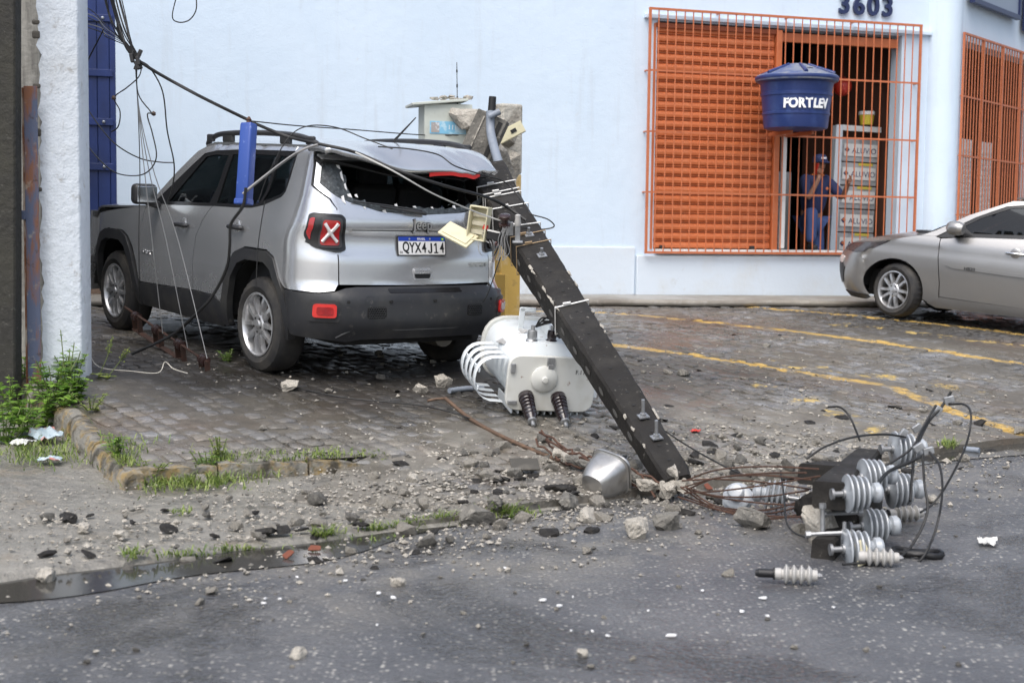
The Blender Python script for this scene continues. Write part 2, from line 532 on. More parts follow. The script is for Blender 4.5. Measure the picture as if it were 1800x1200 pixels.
# cobbles: rows run up the slope, the stones of each row side by side
def stone_mesh(k):
    r = random.Random(100 + k); mb = MB()
    n = 7; base = []
    c = [(-.5, -.5), (.06, -.53), (.5, -.5), (.53, .1), (.5, .5), (-.08, .52), (-.5, .5)]
    pts = [(x * r.uniform(.84, 1.0), y * r.uniform(.84, 1.0)) for x, y in c]
    hs = [r.uniform(-.003, .004) for _ in pts]
    r0 = [(x, y, -.03) for x, y in pts]
    r1 = [(x * .985, y * .985, .004 + h) for (x, y), h in zip(pts, hs)]
    r2 = [(x * .86, y * .86, .012 + h) for (x, y), h in zip(pts, hs)]
    r3 = [(x * .45, y * .45, .015 + r.uniform(-.003, .003)) for x, y in pts]
    mb.rings([r0, r1, r2, r3], False)
    m = len(pts); o = 3 * m
    mb.f.append(tuple(o + j for j in range(m)))
    return mb
STONES = [stone_mesh(k) for k in range(14)]
STONE_ME = []
for k, sm in enumerate(STONES):
    me = sm.mesh('cobble'); me.materials.append(M_COB)
    for p in me.polygons: p.use_smooth = True
    me.set_sharp_from_angle(angle=R(50)); STONE_ME.append(me)
def fit_plane(x, y):
    e = .05
    n = V((-(G(x + e, y) - G(x - e, y)) / (2 * e), -(G(x, y + e) - G(x, y - e)) / (2 * e), 1)).normalized()
    return n
cands = []
r2_ = random.Random(5)
t = 1.2; row = 0
while t < 15.5:
    w = r2_.uniform(.095, .128)
    s = .05 + r2_.uniform(0, .1)
    while s < 9.5:
        L = r2_.uniform(.10, .17)
        tc, sc = t + w / 2 + .02 * math.sin(s * 1.3 + row * .2), s + L / 2
        x, y = xy(tc, sc)
        ok = r2_.random() > .03 and tc > yard_t0(sc) + .1 and (sc > 1.48 - .22 * (tc - 1.1) / 1.3 or tc > 2.35) and wall_dist(x, y) > .75
        px = 900 + F_PX * x / y if y > 1 else 0
        if ok and -150 < px < 1950:
            cands.append((x, y, tc, sc, w, L))
        s += L
    t += w; row += 1
cands.sort(key=lambda c: (0 if (30 < 900 + F_PX * c[0] / c[1] < 1780 and c[3] > .3) else 1, c[1]))
rest = MB()
for i, (x, y, tc, sc, w, L) in enumerate(cands):
    k = r2_.randrange(14); n = fit_plane(x, y)
    flip = math.pi if r2_.random() < .5 else 0
    tilt = Matrix.Rotation(r2_.uniform(-.035, .035), 4, 'X') @ Matrix.Rotation(r2_.uniform(-.035, .035), 4, 'Y')
    ex = V((.8, .6, 0)); ex = (ex - n * ex.dot(n)).normalized(); ey = n.cross(ex)
    M = frame(V((x, y, G(x, y) + r2_.uniform(-.019, -.001))), ex, ey, n) @ RZ(flip + r2_.uniform(-.2, .2)) @ tilt @ Matrix.Diagonal((w * r2_.uniform(.88, 1.0), L * r2_.uniform(.88, 1.0), 1, 1))
    if i < 300:
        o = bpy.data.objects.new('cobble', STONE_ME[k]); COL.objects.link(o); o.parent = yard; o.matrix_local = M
    else:
        rest.add(STONES[k].v, STONES[k].f, M)
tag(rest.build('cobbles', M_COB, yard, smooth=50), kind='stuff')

# concrete strip along the foot of the shop wall
mb = MB()
def apron(u, v):
    a = -9.5 + 13.5 * u; d = .02 + .80 * v + .05 * math.sin(a * 3.1) * v
    p = W0 + WX * a - WN * d
    return (p.x, p.y, G(p.x, p.y) + .035 - .018 * v)
mb.grid(apron, 70, 6)
M_APRON = mat('apron_concrete', (.27, .25, .215), .6, layers=[((.15, .13, .105), 1.5, .42, .65, .8), ((.4, .38, .34), 9, .55, .7, .5)], bumps=[(25, .5, .01)], rlay=(.3, 1.2, .45, .6), co='World')
tag(mb.build('concrete_strip', M_APRON, smooth=60, solid=.06), kind='structure')

# kerb stones round the raised corner of the yard
kerb = tag(bpy.data.objects.new('kerb', None), kind='structure'); COL.objects.link(kerb)
def kerb_stone(p0, p1, w, zt0, zt1, zb, seed):
    r = random.Random(seed); mb = MB(); p0 = V(p0); p1 = V(p1); d = (p1 - p0).normalized(); nn = V((-d.y, d.x, 0))
    rings = []; k = 9
    for i in range(k):
        u = i / (k - 1); c = p0.lerp(p1, u); z = zt0 + (zt1 - zt0) * u + r.uniform(-.006, .004)
        q = r.uniform(-.012, .012); j = lambda: r.uniform(-.005, .005)
        prof = [(-w / 2 - .015 + q, zb), (-w / 2 + q + j(), z - .05 + j()), (-w / 2 + .02 + q, z - .012 + j()), (0, z + j()), (w / 2 - .01, z - .006), (w / 2, zb)]
        rings.append([(c.x + nn.x * a, c.y + nn.y * a, b) for a, b in prof])
    mb.rings(rings)
    return mb.build('kerb_stone', M_KERB, kerb, smooth=35)
sv = [1.30, 1.95, 2.6, 3.25, 3.9, 4.6]
for i in range(5):
    a, b = sv[i] + .008, sv[i + 1] - .008
    x0, y0 = xy(side_edge(a), a); x1, y1 = xy(side_edge(b), b)
    kerb_stone((x1, y1, 0), (x0, y0, 0), .12, high_z(b) + .004, high_z(a) + .005, low_z(a) - .1, i)
tv = [1.06, 1.55, 2.05, 2.42]
for i in range(3):
    a, b = tv[i] + .006, tv[i + 1] - .006
    fa, fb = front_edge(a), front_edge(b)
    x0, y0 = xy(a, fa); x1, y1 = xy(b, fb)
    kerb_stone((x1, y1, 0), (x0, y0, 0),   .12, high_z(fb) - .004 - .03 * (i == 2), high_z(fa) + .012, low_z(1) - .1, 20 + i)

# standing water in the gutter
mb = MB()
N = 60
for i in range(N):
    def row(j):
        t = -3.0 + 6.0 * j / N
        wd = .23 + .08 * math.sin(t * 1.9) + .05 * math.sin(t * 5.3 + 1) - .22 * sstep(1.4, 3.0, t)
        return V((*xy(t, .03), .016)), V((*xy(t, -wd), .005))
    a, b = row(i); c, d = row(i + 1)
    mb.add([a, c, d, b], [(3, 2, 1, 0)])
tag(mb.build('gutter_water', M_WATER), kind='structure')
mb = MB()
for i in range(30):
    def row(j):
        t = 5.4 + 4.5 * j / 30
        return V((*xy(t, .03), .012)), V((*xy(t, -.16 - .12 * math.sin(math.pi * j / 30) - .04 * math.sin(t * 4)), .005))
    a, b = row(i); c, d = row(i + 1)
    mb.add([a, c, d, b], [(3, 2, 1, 0)])
tag(mb.build('gutter_water', M_WATER), kind='structure')

# ------------------------------------------------------------------ the shop building
M_PLAST = mat('white_plaster', (.62, .725, .83), .75, layers=[((.57, .68, .79), .8, .4, .65, .7), ((.50, .555, .60), 1.5, .56, .78, .55, (4, 4, .35)), ((.55, .58, .58), 7, .64, .74, .4)], bumps=[(3, .18, .03), (9, .2, .02), (60, .35, .006)])
M_PLINTH = mat('plinth_plaster', (.62, .69, .76), .7, layers=[((.58, .59, .57), 1.6, .5, .72, .6), ((.42, .40, .35), 5, .62, .78, .5)], bumps=[(10, .2, .02), (45, .25, .006)])
M_ORANGE = mat('orange_paint', (.58, .165, .055), .45, layers=[((.44, .115, .04), 2.2, .42, .66, .7), ((.56, .20, .09), 7, .55, .7, .5), ((.2, .07, .04), 30, .66, .75, .6)])
M_ORBAR = mat('orange_bar_paint', (.50, .15, .06), .45, layers=[((.34, .09, .04), 6, .5, .7, .7)])
M_NAVY = mat('navy_sign_paint', (.015, .025, .085), .4)
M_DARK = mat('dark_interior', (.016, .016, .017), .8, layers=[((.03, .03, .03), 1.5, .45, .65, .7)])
M_GATE = mat('blue_gate_paint', (.012, .032, .15), .42, layers=[((.007, .018, .08), 2.4, .42, .65, .8, (1, 1, .4)), ((.03, .06, .2), 9, .6, .75, .5)], bumps=[(12, .15, .01)])
M_BLOCK = mat('tan_blockwork', (.25, .17, .12), .85, layers=[((.13, .095, .07), 3, .42, .65, .8), ((.33, .25, .19), 14, .55, .7, .5)], bumps=[(30, .6, .015)])
M_WHITE = mat('white_enamel', (.78, .78, .76), .4, layers=[((.6, .6, .57), 4, .5, .7, .6)])
bld = thing('shop_building', 'white plastered corner shop building behind the parked cars', 'building', M_W)
def wplate(poly, holes, y0, th, name, m, par, step=3.0):
    mb = MB(); panel(mb, lambda a, z: (a, y0, z), poly, holes, step, flip=False)
    return mb.build(name, m, par, solid=th)
rect = lambda a0, a1, b0, b1: [(a0, b0), (a1, b0), (a1, b1), (a0, b1)]
wplate(rect(-8.12, 2.2, .3, 7.5), [rect(-1.8, 1.62, 1.21, 3.96)], 0, .24, 'wall', M_PLAST, bld)
MB().box((-5.08, -.012, .76), (6.07, .024, .94)).build('plinth', M_PLINTH, bld, bevel=.008)
MB().box((.08, -.03, .71), (4.22, .06, .84)).build('plinth', M_PLINTH, bld, bevel=.008)
MB().box((.02, -.03, 4.005), (4.0, .06, .05)).build('ledge', M_PLAST, bld, bevel=.006)
MB().box((-.09, .06, 1.19), (3.40, .30, .04)).build('window_sill', M_WHITE, bld, bevel=.005)
MB().cyl((2.26, .06, .3), (2.26, .06, 7.5), .25, n=32).build('corner_column', M_PLAST, bld, smooth=40)
# dark room behind the opening
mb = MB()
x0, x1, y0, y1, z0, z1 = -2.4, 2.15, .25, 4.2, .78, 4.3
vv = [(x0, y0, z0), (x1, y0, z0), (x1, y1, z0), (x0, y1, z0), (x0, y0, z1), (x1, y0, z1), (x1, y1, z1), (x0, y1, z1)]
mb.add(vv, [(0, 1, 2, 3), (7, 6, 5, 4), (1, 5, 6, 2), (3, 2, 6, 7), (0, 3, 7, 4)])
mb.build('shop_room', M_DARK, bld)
for k, ch in enumerate('3603'):
    text('house_number', ch, .345, M_NAVY, bld, T(.745 + .208 * k, -.03, 4.293) @ RX(R(90)), .02, .008)

shut = thing('roller_shutter', 'orange slatted roller shutter closing the left half of the shop window', 'shutter', M_W @ T(-1.0, .04, 1.21))
ns = 24; sh = (3.94 - 1.21) / ns
prof = [(-.004, 0), (-.022, .012), (-.026, sh * .35), (-.020, sh * .62), (-.004, sh * .70), (-.002, sh * .74), (-.012, sh * .80), (-.012, sh * .9), (0, sh * .985)]
smb = MB(); smb.rings([[(x, y, z) for y, z in prof] + [(x, .012, sh * .985), (x, .012, 0)] for x in (-.80, .80)])
sme = smb.mesh('slat'); sme.materials.append(M_ORANGE)
smb = MB()
smb.box((0, -.0145, sh * .85), (1.56, .004, sh * .07))
slot = smb.mesh('slot'); M_SLOT = mat('slot_dark', (.13, .038, .016), .8); slot.materials.append(M_SLOT)
for k in range(ns):
    o = link('slat', sme, M_ORANGE, shut, M=T(rng.uniform(-.004, .004), rng.uniform(-.003, .003), k * sh + .004) @ RY(rng.uniform(-.0015, .0015)))
    link('slot', slot, M_SLOT, o)
MB().box((.845, -.03, 1.36), (.07, .10, 2.72)).box((.77, .0, 1.36), (.05, .02, 2.72)).build('guide_rail', M_ORANGE, shut, bevel=.004)
MB().box((-.83, -.02, 1.36), (.03, .06, 2.72)).build('guide_rail', M_ORANGE, shut)
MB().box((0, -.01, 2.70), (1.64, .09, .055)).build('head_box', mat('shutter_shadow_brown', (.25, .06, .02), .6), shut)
for x in (-.68, .55): MB().box((x, -.035, .03), (.06, .03, .035)).build('lock', mat('dark_steel', (.05, .05, .05), .5, .6), shut)
# header rail over the open half
MB().box((.73, .08, 3.86), (1.70, .08, .11)).build('header_rail', M_ORANGE, bld)
MB().box((-.045, -.01, 1.96), (.055, .06, 1.46)).build('window_post', M_WHITE, bld, bevel=.004)

def grille(name, label, M, a0, a1, z0, z1, nb, rails, y, r=.0085, thick=()):
    g = thing(name, label, 'grille', M @ T(a0, y, z0)); w = a1 - a0; h = z1 - z0
    me = MB().cyl((0, 0, 0), (0, 0, h), r, n=6).mesh('bar'); me.materials.append(M_ORBAR)
    for k in range(1, nb):
        link('bar', me, M_ORBAR, g, M=T(w * k / nb, 0, 0) @ RY(rng.uniform(-.0008, .0008)))
    for k in thick: MB().box((w * k, .0, h / 2), (.03, .03, h)).build('post', M_ORBAR, g)
    for q in rails: MB().box((w / 2, .0, h * q), (w, .012, .022)).build('rail', M_ORBAR, g)
    for zz in (0, h): MB().box((w / 2, 0, zz), (w + .03, .028, .028)).build('rail', M_ORBAR, g)
    for xx in (0, w): MB().box((xx, 0, h / 2), (.028, .028, h - .028)).build('post', M_ORBAR, g)
    for xx in (.25, .5, .75):
        for zz in (.0, h): MB().cyl((w * xx, 0, zz), (w * xx, -y - .002, zz), .011, n=6).build('bracket', M_ORBAR, g)
    for zz in rails:
        for xx in (0, w): MB().cyl((xx, 0, h * zz), (xx, -y - .002, h * zz), .011, n=6).build('bracket', M_ORBAR, g)
    return g
grille('window_grille', 'orange barred window grille over the shop window beneath the house number', M_W, -1.95, 1.81, 1.17, 4.08, 33, (.25, .5, .75), -.13)

# wing round the corner
A2 = R(53)
W2X = V((math.cos(A2), math.sin(A2), 0)); W2N = V((-math.sin(A2), math.cos(A2), 0))
M_W2 = frame(V((5.80, 18.74, 0)), W2X, W2N, V((0, 0, 1)))
wing = thing('shop_wing', 'white side wing of the shop receding behind the silver sedan', 'building', M_W2)
wplate(rect(-.1, 9, .2, 7.5), [rect(.05, 3.3, 1.0, 3.95)], 0, .24, 'wall', M_PLAST, wing)
mb = MB(); x0, x1, y0, y1, z0, z1 = -.02, 3.4, .25, 2.2, .9, 4.0
vv = [(x0, y0, z0), (x1, y0, z0), (x1, y1, z0), (x0, y1, z0), (x0, y0, z1), (x1, y0, z1), (x1, y1, z1), (x0, y1, z1)]
mb.add(vv, [(0, 1, 2, 3), (7, 6, 5, 4), (1, 5, 6, 2), (3, 2, 6, 7), (0, 3, 7, 4)]); mb.build('display_room', mat('display_brown', (.09, .035, .02), .7), wing)
grille('window_grille', 'tall orange barred grille on the wing right of the round corner column', M_W2, -.08, 3.3, .95, 4.02, 30, (.24, .49, .74), -.06, .009, (.22, .45, .68))
for k, (a, w) in enumerate(((.35, .42), (.95, .44), (1.52, .42), (2.3, .5))):
    d = thing('display_door', ['narrow white louvred door nearest the corner column behind the grille', 'second white louvred door from the corner column behind the grille', 'third white louvred door from the corner column behind the grille', 'white louvred door farthest from the corner column behind the grille'][k], 'door', M_W2 @ T(a, .5, .92))
    MB().box((w / 2, .02, .93), (w, .04, 1.86)).build('leaf', M_WHITE, d)
    lm = MB().box((0, 0, 0), (w - .12, .02, .05), RX(R(25))).mesh('louvre'); lm.materials.append(M_WHITE)
    for j in range(22): link('louvre', lm, M_WHITE, d, M=T(w / 2, -.008, .12 + j * .075))
sg = thing('sign_board', 'dark blue framed sign board high on the wing above the grille', 'sign', M_W2 @ T(.1, -.06, 4.46))
MB().box((.92, -.02, .55), (1.80, .03, 1.06)).build('board', mat('sign_grey_blue', (.25, .30, .38), .5), sg)
for c, d in (((.92, -.03, 0), (1.88, .07, .06)), ((.92, -.03, 1.1), (1.88, .07, .06)), ((0, -.03, .55), (.06, .07, 1.04)), ((1.84, -.03, .55), (.06, .07, 1.04))): MB().box(c, d).build('frame', M_NAVY, sg)
sg = thing('sign_board', 'second dark sign board cut by the right edge of the picture', 'sign', M_W2 @ T(2.25, -.06, 4.30))
MB().box((.8, -.02, .55), (1.6, .05, 1.06)).build('board', M_NAVY, sg)

# blue gate left of the facade, on its tan block footing
gate = thing('metal_gate', 'dark blue sheet metal gate between the white pillar and the shop wall', 'gate', M_W @ T(-9.72, .04, 1.43))
MB().box((.79, .035, 2.2), (1.6, .02, 4.4)).build('backing', M_GATE, gate)
k = 0; x = 0
while x < 1.58:
    w = .128; MB().box((x + w / 2, 0, 2.2), (w - .006, .02, 4.4)).build('sheet', M_GATE, gate, bevel=.004); x += w
for z in (.05, .62, 1.10, 1.62, 2.2, 2.8, 3.6): MB().box((.79, -.024, z), (1.56, .024, .075)).build('strap', M_GATE, gate, bevel=.004)
for z in (.62, 1.10, 2.2):
    for x in (.2, .78, 1.47): MB().lathe([(.018, 0), (.016, .012), (.004, .016)], 8, T(x, -.036, z) @ RX(R(90))).build('bolt', mat('bolt_grey', (.3, .32, .34), .4, .7), gate)
foot = thing('block_wall', 'low tan block wall under the blue gate', 'wall', M_W @ T(-9.72, 0, .3))
for r_ in range(4):
    for c in range(5):
        x0 = -.2 + c * .40 + (.2 if r_ % 2 else 0)
        a, b = max(0, x0) + .003, min(1.595, x0 + .40) - .003
        if b - a > .05: MB().box(((a + b) / 2, .1, .14 + r_ * .283), (b - a, .2, .274)).build('block', M_BLOCK, foot, bevel=.006)

# ------------------------------------------------------------------ water tank on the grille
M_TANK = mat('tank_blue', (.016, .034, .135), .38, layers=[((.04, .075, .22), 5, .5, .7, .6)])
M_LID = mat('tank_lid_dusty', (.16, .18, .23), .6, layers=[((.04, .07, .2), 4, .45, .6, .8), ((.3, .3, .29), 9, .5, .7, .6)])
tank = thing('water_tank', 'blue plastic water tank hung in front of the orange shop grille', 'water tank', M_W @ T(-.275, -.70, 2.66) @ Matrix.Diagonal((.83, .83, .97, 1)))
MB().lathe([(.40, 0), (.452, .015), (.46, .04), (.474, .17), (.485, .175), (.487, .20), (.478, .205), (.50, .40), (.512, .405), (.515, .44), (.505, .445), (.525, .56), (.56, .575), (.565, .62)], 40, None).build('tank_body', M_TANK, tank, smooth=35)
lid = MB(); lid.lathe([(.585, .585), (.592, .60), (.592, .645), (.57, .66), (.53, .668), (.16, .79), (.12, .805), (.05, .805)], 40); lid = lid.build('lid', M_LID, tank, smooth=35)
for k in range(6):
    a = k * math.pi / 3 + .25
    mb = MB(); mb.tube([(.55 * math.cos(a), .55 * math.sin(a), .668), (.16 * math.cos(a), .16 * math.sin(a), .795)], [.03, .018], 6); mb.build('rib', M_TANK, lid, smooth=60)
MB().lathe([(.594, .603), (.600, .61), (.600, .640), (.594, .645)], 40, None, False).build('rim', M_TANK, tank, smooth=60)
M_LETTER = mat('white_lettering', (.82, .82, .82), .5)
for k, (ch, da) in enumerate(zip('FORTLEV', (0, .21, .45, .67, .86, 1.03, 1.22))):
    a = R(-136) + da
    r_ = .494
    Mx = T(r_ * math.cos(a), r_ * math.sin(a), .295) @ RZ(a + math.pi / 2) @ RX(R(90 - 6.0))
    text('lettering', ch, .165, M_LETTER, tank, Mx, .006, .007, shear=.2 if k > 3 else 0)
for x in (-.05, .30): MB().box((x, .42, -.025), (.04, .80, .045)).build('arm', M_ORBAR, tank)
MB().box((.02, -.30, .742), (.10, .06, .004), T(0, 0, 0) @ T(0, -.02, 0)).build('sticker', M_WHITE, tank, M=T(0, 0, 0.0))

# ------------------------------------------------------------------ inside the window
M_LABELW = mat('label_white', (.60, .60, .59), .6)
M_FOIL = mat('foil_grey', (.34, .35, .36), .4, layers=[((.15, .15, .16), 3, .45, .6, .7)])
rack = thing('packaged_panels', 'stack of white labelled aluminium window packages leaning inside the open shop window', 'packages', M_W @ T(1.10, .62, .80) @ RY(R(1.5)))
MB().box((-.06, .0, 1.02), (.10, .10, 2.04)).build('frame_post', mat('pale_blue_frame', (.52, .57, .62), .5), rack, bevel=.005)
MB().box((.27, .03, 2.02), (.66, .06, .07)).build('top_strip', M_LABELW, rack)
for k in range(6):
    pk = MB().box((.30, .07, .18 + k * .31), (.56, .10, .295)).build('package', M_FOIL, rack, bevel=.006)
    MB().box((.30 + .01 * (k % 2), .012, .185 + k * .31), (.50, .012, .16)).build('label', M_LABELW, pk)
    text('lettering', 'ALUVIO', .105, M_NAVY, pk, T(.36, .003, .175 + k * .31) @ RX(R(90)), .001)
    MB().box((0, 0, 0), (.055, .004, .055), RY(R(45))).build('logo', M_NAVY, pk, M=T(.10, .004, .185 + k * .31))
    MB().box((0, 0, 0), (.028, .004, .028), RY(R(45))).build('logo', M_ORANGE, pk, M=T(.10, .0015, .195 + k * .31))
    if k in (1, 3, 4): MB().box((.40, .018, .31 + k * .31), (.22, .008, .035)).build('tape', mat('yellow_tape', (.55, .45, .08), .5), pk)
pot = thing('paint_bucket', 'small yellow bucket with white lid on top of the packages', 'bucket', M_W @ T(1.56, .68, 2.87))
MB().lathe([(.085, 0), (.10, .13)], 16).build('bucket_body', mat('bucket_yellow', (.62, .5, .05), .5), pot, smooth=40)
MB().lathe([(.108, .13), (.108, .17), (.10, .175)], 16).build('lid', M_WHITE, pot, smooth=40)
M_RED = mat('red_plastic', (.50, .035, .02), .4)
def ball(label, x, y, z, r, m):
    o = MB().lathe([(r * math.sin(math.pi * i / 10) + .0005, -r * math.cos(math.pi * i / 10)) for i in range(11)], 18); o.tube([(0, 0, r), (0, 0, 4.3 - z)], .003, 4)
    return tag(o.build('hanging_ball', m, smooth=60, M=M_W @ T(x, y, z)), label, 'ball')
ball('bright red ball hanging inside the shop window right of the tank', 1.19, .7, 3.36, .125, M_RED)
ball('dim red ball hanging below and behind the bright one', 1.25, 1.9, 3.10, .12, mat('dull_red', (.28, .02, .015), .5))
fr = thing('cabinet', 'pale grey cabinet inside the window beside the white post', 'cabinet', M_W @ T(.02, .75, .78))
MB().box((.25, .25, .72), (.46, .5, 1.44)).build('carcass', mat('cabinet_grey', (.30, .32, .33), .5), fr, bevel=.01)
MB().box((.27, -.008, .80), (.20, .012, 1.0)).build('mesh_panel', mat('mesh_panel', (.16, .17, .18), .5, layers=[((.4, .4, .4), 60, .5, .55, .8)]), fr)

# ------------------------------------------------------------------ car materials
def car_paint(name, col, flake=(.6, .61, .63), rough=.3, dirt=.35):
    t = NT(name); co = t.coord('Object')
    v = t.noise(co, 900, 2, .5, 0, .3, .7)
    c = t.mix(v, col, flake)
    d = t.math('MULTIPLY', t.noise(co, 1.6, 3, .5, .2, .5, .8), .5)
    low = t.n('SeparateXYZ'); t.l(co, low.inputs[0])
    splash = t.math('MULTIPLY', t.ramp(low.outputs[2], .35, .85, 1, 0), t.noise(co, 5, 6, .7, 0, .35, .7))
    m = t.math('MULTIPLY', t.math('MAXIMUM', d, splash), dirt)
    c = t.mix(m, c, (.17, .155, .13))
    t.set(c, t.mixf(m, rough, .6), t.mixf(m, .80, .1), .5, .6)
    t.b.inputs['Coat Roughness'].default_value = .06
    return t.m
def glass(name, tint, rough=.0, spec=.5):
    t = NT(name)
    tr = t.n('BsdfTransparent'); tr.inputs[0].default_value = (*tint, 1)
    gl = t.n('BsdfGlossy'); gl.inputs['Roughness'].default_value = .03; gl.inputs[0].default_value = (.9, .95, 1, 1)
    fr = t.n('Fresnel'); fr.inputs[0].default_value = 1.5
    mx = t.n('MixShader'); t.l(fr.outputs[0], mx.inputs[0]); t.l(tr.outputs[0], mx.inputs[1]); t.l(gl.outputs[0], mx.inputs[2])
    t.l(mx.outputs[0], t.out.inputs['Surface'])
    return t.m
M_SILVER = car_paint('silver_paint', (.55, .56, .575), (.78, .79, .80), .25, .24)
M_SEDAN = car_paint('champagne_silver_paint', (.26, .256, .25), (.46, .452, .44), .33, .12)
M_GLASS = glass('tinted_side_glass', (.30, .44, .43))
M_WSCREEN = glass('clear_windscreen', (.55, .68, .67))
M_BLACK = mat('black_gloss_trim', (.012, .012, .013), .25)
M_PLASTIC = mat('grey_black_plastic', (.026, .027, .030), .5, layers=[((.06, .058, .052), 3.5, .48, .7, .7), ((.14, .13, .11), 18, .62, .72, .5)], bumps=[(180, .25, .003)], rlay=(.36, 2.5, .4, .6))
M_RUBBER = mat('tyre_rubber', (.020, .020, .021), .75, layers=[((.075, .068, .058), 5, .42, .66, .75), ((.03, .028, .026), 26, .5, .7, .6)], bumps=[(40, .3, .004)])
M_ALLOY = mat('alloy_silver', (.56, .565, .575), .34, .75, layers=[((.20, .18, .155), 14, .50, .68, .6)])
M_UNDER = mat('underbody_black', (.010, .010, .010), .8)
M_TRIMIN = mat('cabin_dark', (.018, .019, .021), .75)
M_LREDD = mat('lamp_red', (.36, .008, .010), .12, layers=[((.18, .004, .006), 9, .45, .6, .6)], coat=.6)
M_LREDB = mat('reflector_red', (.60, .03, .025), .15, coat=.5)
M_LCLEAR = mat('lamp_clear_plastic', (.75, .72, .70), .2, .3)
M_CHROME = mat('chrome', (.7, .71, .72), .15, 1.0)
M_PLATE = mat('plate_white', (.72, .72, .71), .45, layers=[((.5, .49, .46), 8, .5, .75, .5)])
M_PLATEB = mat('plate_blue', (.01, .045, .33), .45)
M_INK = mat('black_ink', (.008, .008, .009), .5)
M_CRACK = mat('crazed_glass', (.050, .060, .066), .5, layers=[((.16, .18, .19), 85, .54, .64, .7), ((.015, .018, .02), 30, .45, .6, .8)], bumps=[(140, .5, .004)])
M_FRAY = mat('white_fray', (.78, .78, .77), .7)
M_PGREEN = mat('flag_green', (.01, .25, .05), .5)
M_PYELL = mat('flag_yellow', (.7, .6, .03), .5)

def wheel(name, M, parent, r=.345, w=.225, rim_r=.228, style=5, mrim=None, steer=0):
    """wheel in the parent's frame; M puts the local +Y axis outwards, origin at the hub's outer face plane"""
    o = bpy.data.objects.new(name, None); o.empty_display_size = .1; COL.objects.link(o); o.parent = parent; o.matrix_local = M
    n = 64; h = w
    prof = [(rim_r - .012, -h + .02), (rim_r + .02, -h + .004), (r - .05, -h), (r - .018, -h + .012), (r - .004, -h + .035), (r, -h + .07), (r, -.07), (r - .004, -.035), (r - .016, -.012), (r - .05, .004), (rim_r + .045, .010), (rim_r + .012, .0), (rim_r - .004, -.012), (rim_r - .012, -.03)]
    rings = []
    for k, (rr, y) in enumerate(prof):
        ring = []
        for j in range(n):
            a = 2 * math.pi * j / n
            q = rr - (.006 if (j % 2 and 3 <= k <= 9) else 0)
            ring.append((q * math.cos(a), y, q * math.sin(a)))
        rings.append(ring)
    tb = MB(); tb.rings(rings, False); tb.f = [f[::-1] for f in tb.f]; tb.build('tyre', M_RUBBER, o, smooth=28)
    mrim = mrim or M_ALLOY
    rb = MB(); rp = [(rim_r - .002, -.010), (rim_r + .004, .002), (rim_r - .008, .004), (rim_r - .018, -.012), (rim_r - .022, -.09), (rim_r - .03, -.17)]
    rb.rings([[(q * math.cos(2 * math.pi * j / 48), y, q * math.sin(2 * math.pi * j / 48)) for j in range(48)] for q, y in rp], False)
    rim = rb.build('rim', mrim, o, smooth=40)
    sp = MB()
    for k in range(style):
        a0 = 2 * math.pi * k / style + math.pi / 2
        for sgn in (-1, 1):
            # twin spokes running out from the hub
            ai, ao = a0 + sgn * .16, a0 + sgn * (.36 if style == 5 else .26)
            if style == 5: ai = a0 + sgn * .28
            pi_ = V((.055 * math.cos(ai), 0, .055 * math.sin(ai))); po = V(((rim_r - .006) * math.cos(ao), 0, (rim_r - .006) * math.sin(ao)))
            d = (po - pi_).normalized(); nn = V((-d.z, 0, d.x)); wi, wo = .020, .0175
            rings = []
            for u, y0, ww in ((0, -.012, wi), (.35, -.004, wi * .9), (.75, -.006, wo), (1, -.018, wo * 1.25)):
                c = pi_.lerp(po, u)
                rings.append([tuple(c + nn * ww + V((0, y0 - .035, 0))), tuple(c + nn * ww * .75 + V((0, y0, 0))), tuple(c - nn * ww * .75 + V((0, y0, 0))), tuple(c - nn * ww + V((0, y0 - .035, 0)))])
            s_ = MB(); s_.rings(rings); s_.build('spoke', mrim, rim, smooth=30)
    hb = MB(); hb.rings([[(q * math.cos(2 * math.pi * j / 24), y, q * math.sin(2 * math.pi * j / 24)) for j in range(24)] for q, y in ((.078, -.05), (.078, -.012), (.066, -.003), (.034, -.003), (.032, .004), (.006, .006))]); hb.build('hub', mrim, rim, smooth=30)
    for k in range(5):
        a = 2 * math.pi * (k + .5) / 5 + math.pi / 2
        MB().cyl((.052 * math.cos(a), -.012, .052 * math.sin(a)), (.052 * math.cos(a), .002, .052 * math.sin(a)), .0085, n=6).build('nut', M_UNDER, rim)
    MB().rings([[(q * math.cos(2 * math.pi * j / 32), y, q * math.sin(2 * math.pi * j / 32)) for j in range(32)] for q, y in ((.15, -.10), (.15, -.085), (.05, -.08))]).build('brake_disc', mat('brake_disc', (.10, .085, .07), .5, .6), o, smooth=30)
    MB().rings([[(q * math.cos(2 * math.pi * j / 32), y, q * math.sin(2 * math.pi * j / 32)) for j in range(32)] for q, y in ((rim_r - .02, -.19), (.02, -.18))]).build('wheel_back', M_UNDER, o)
    return o

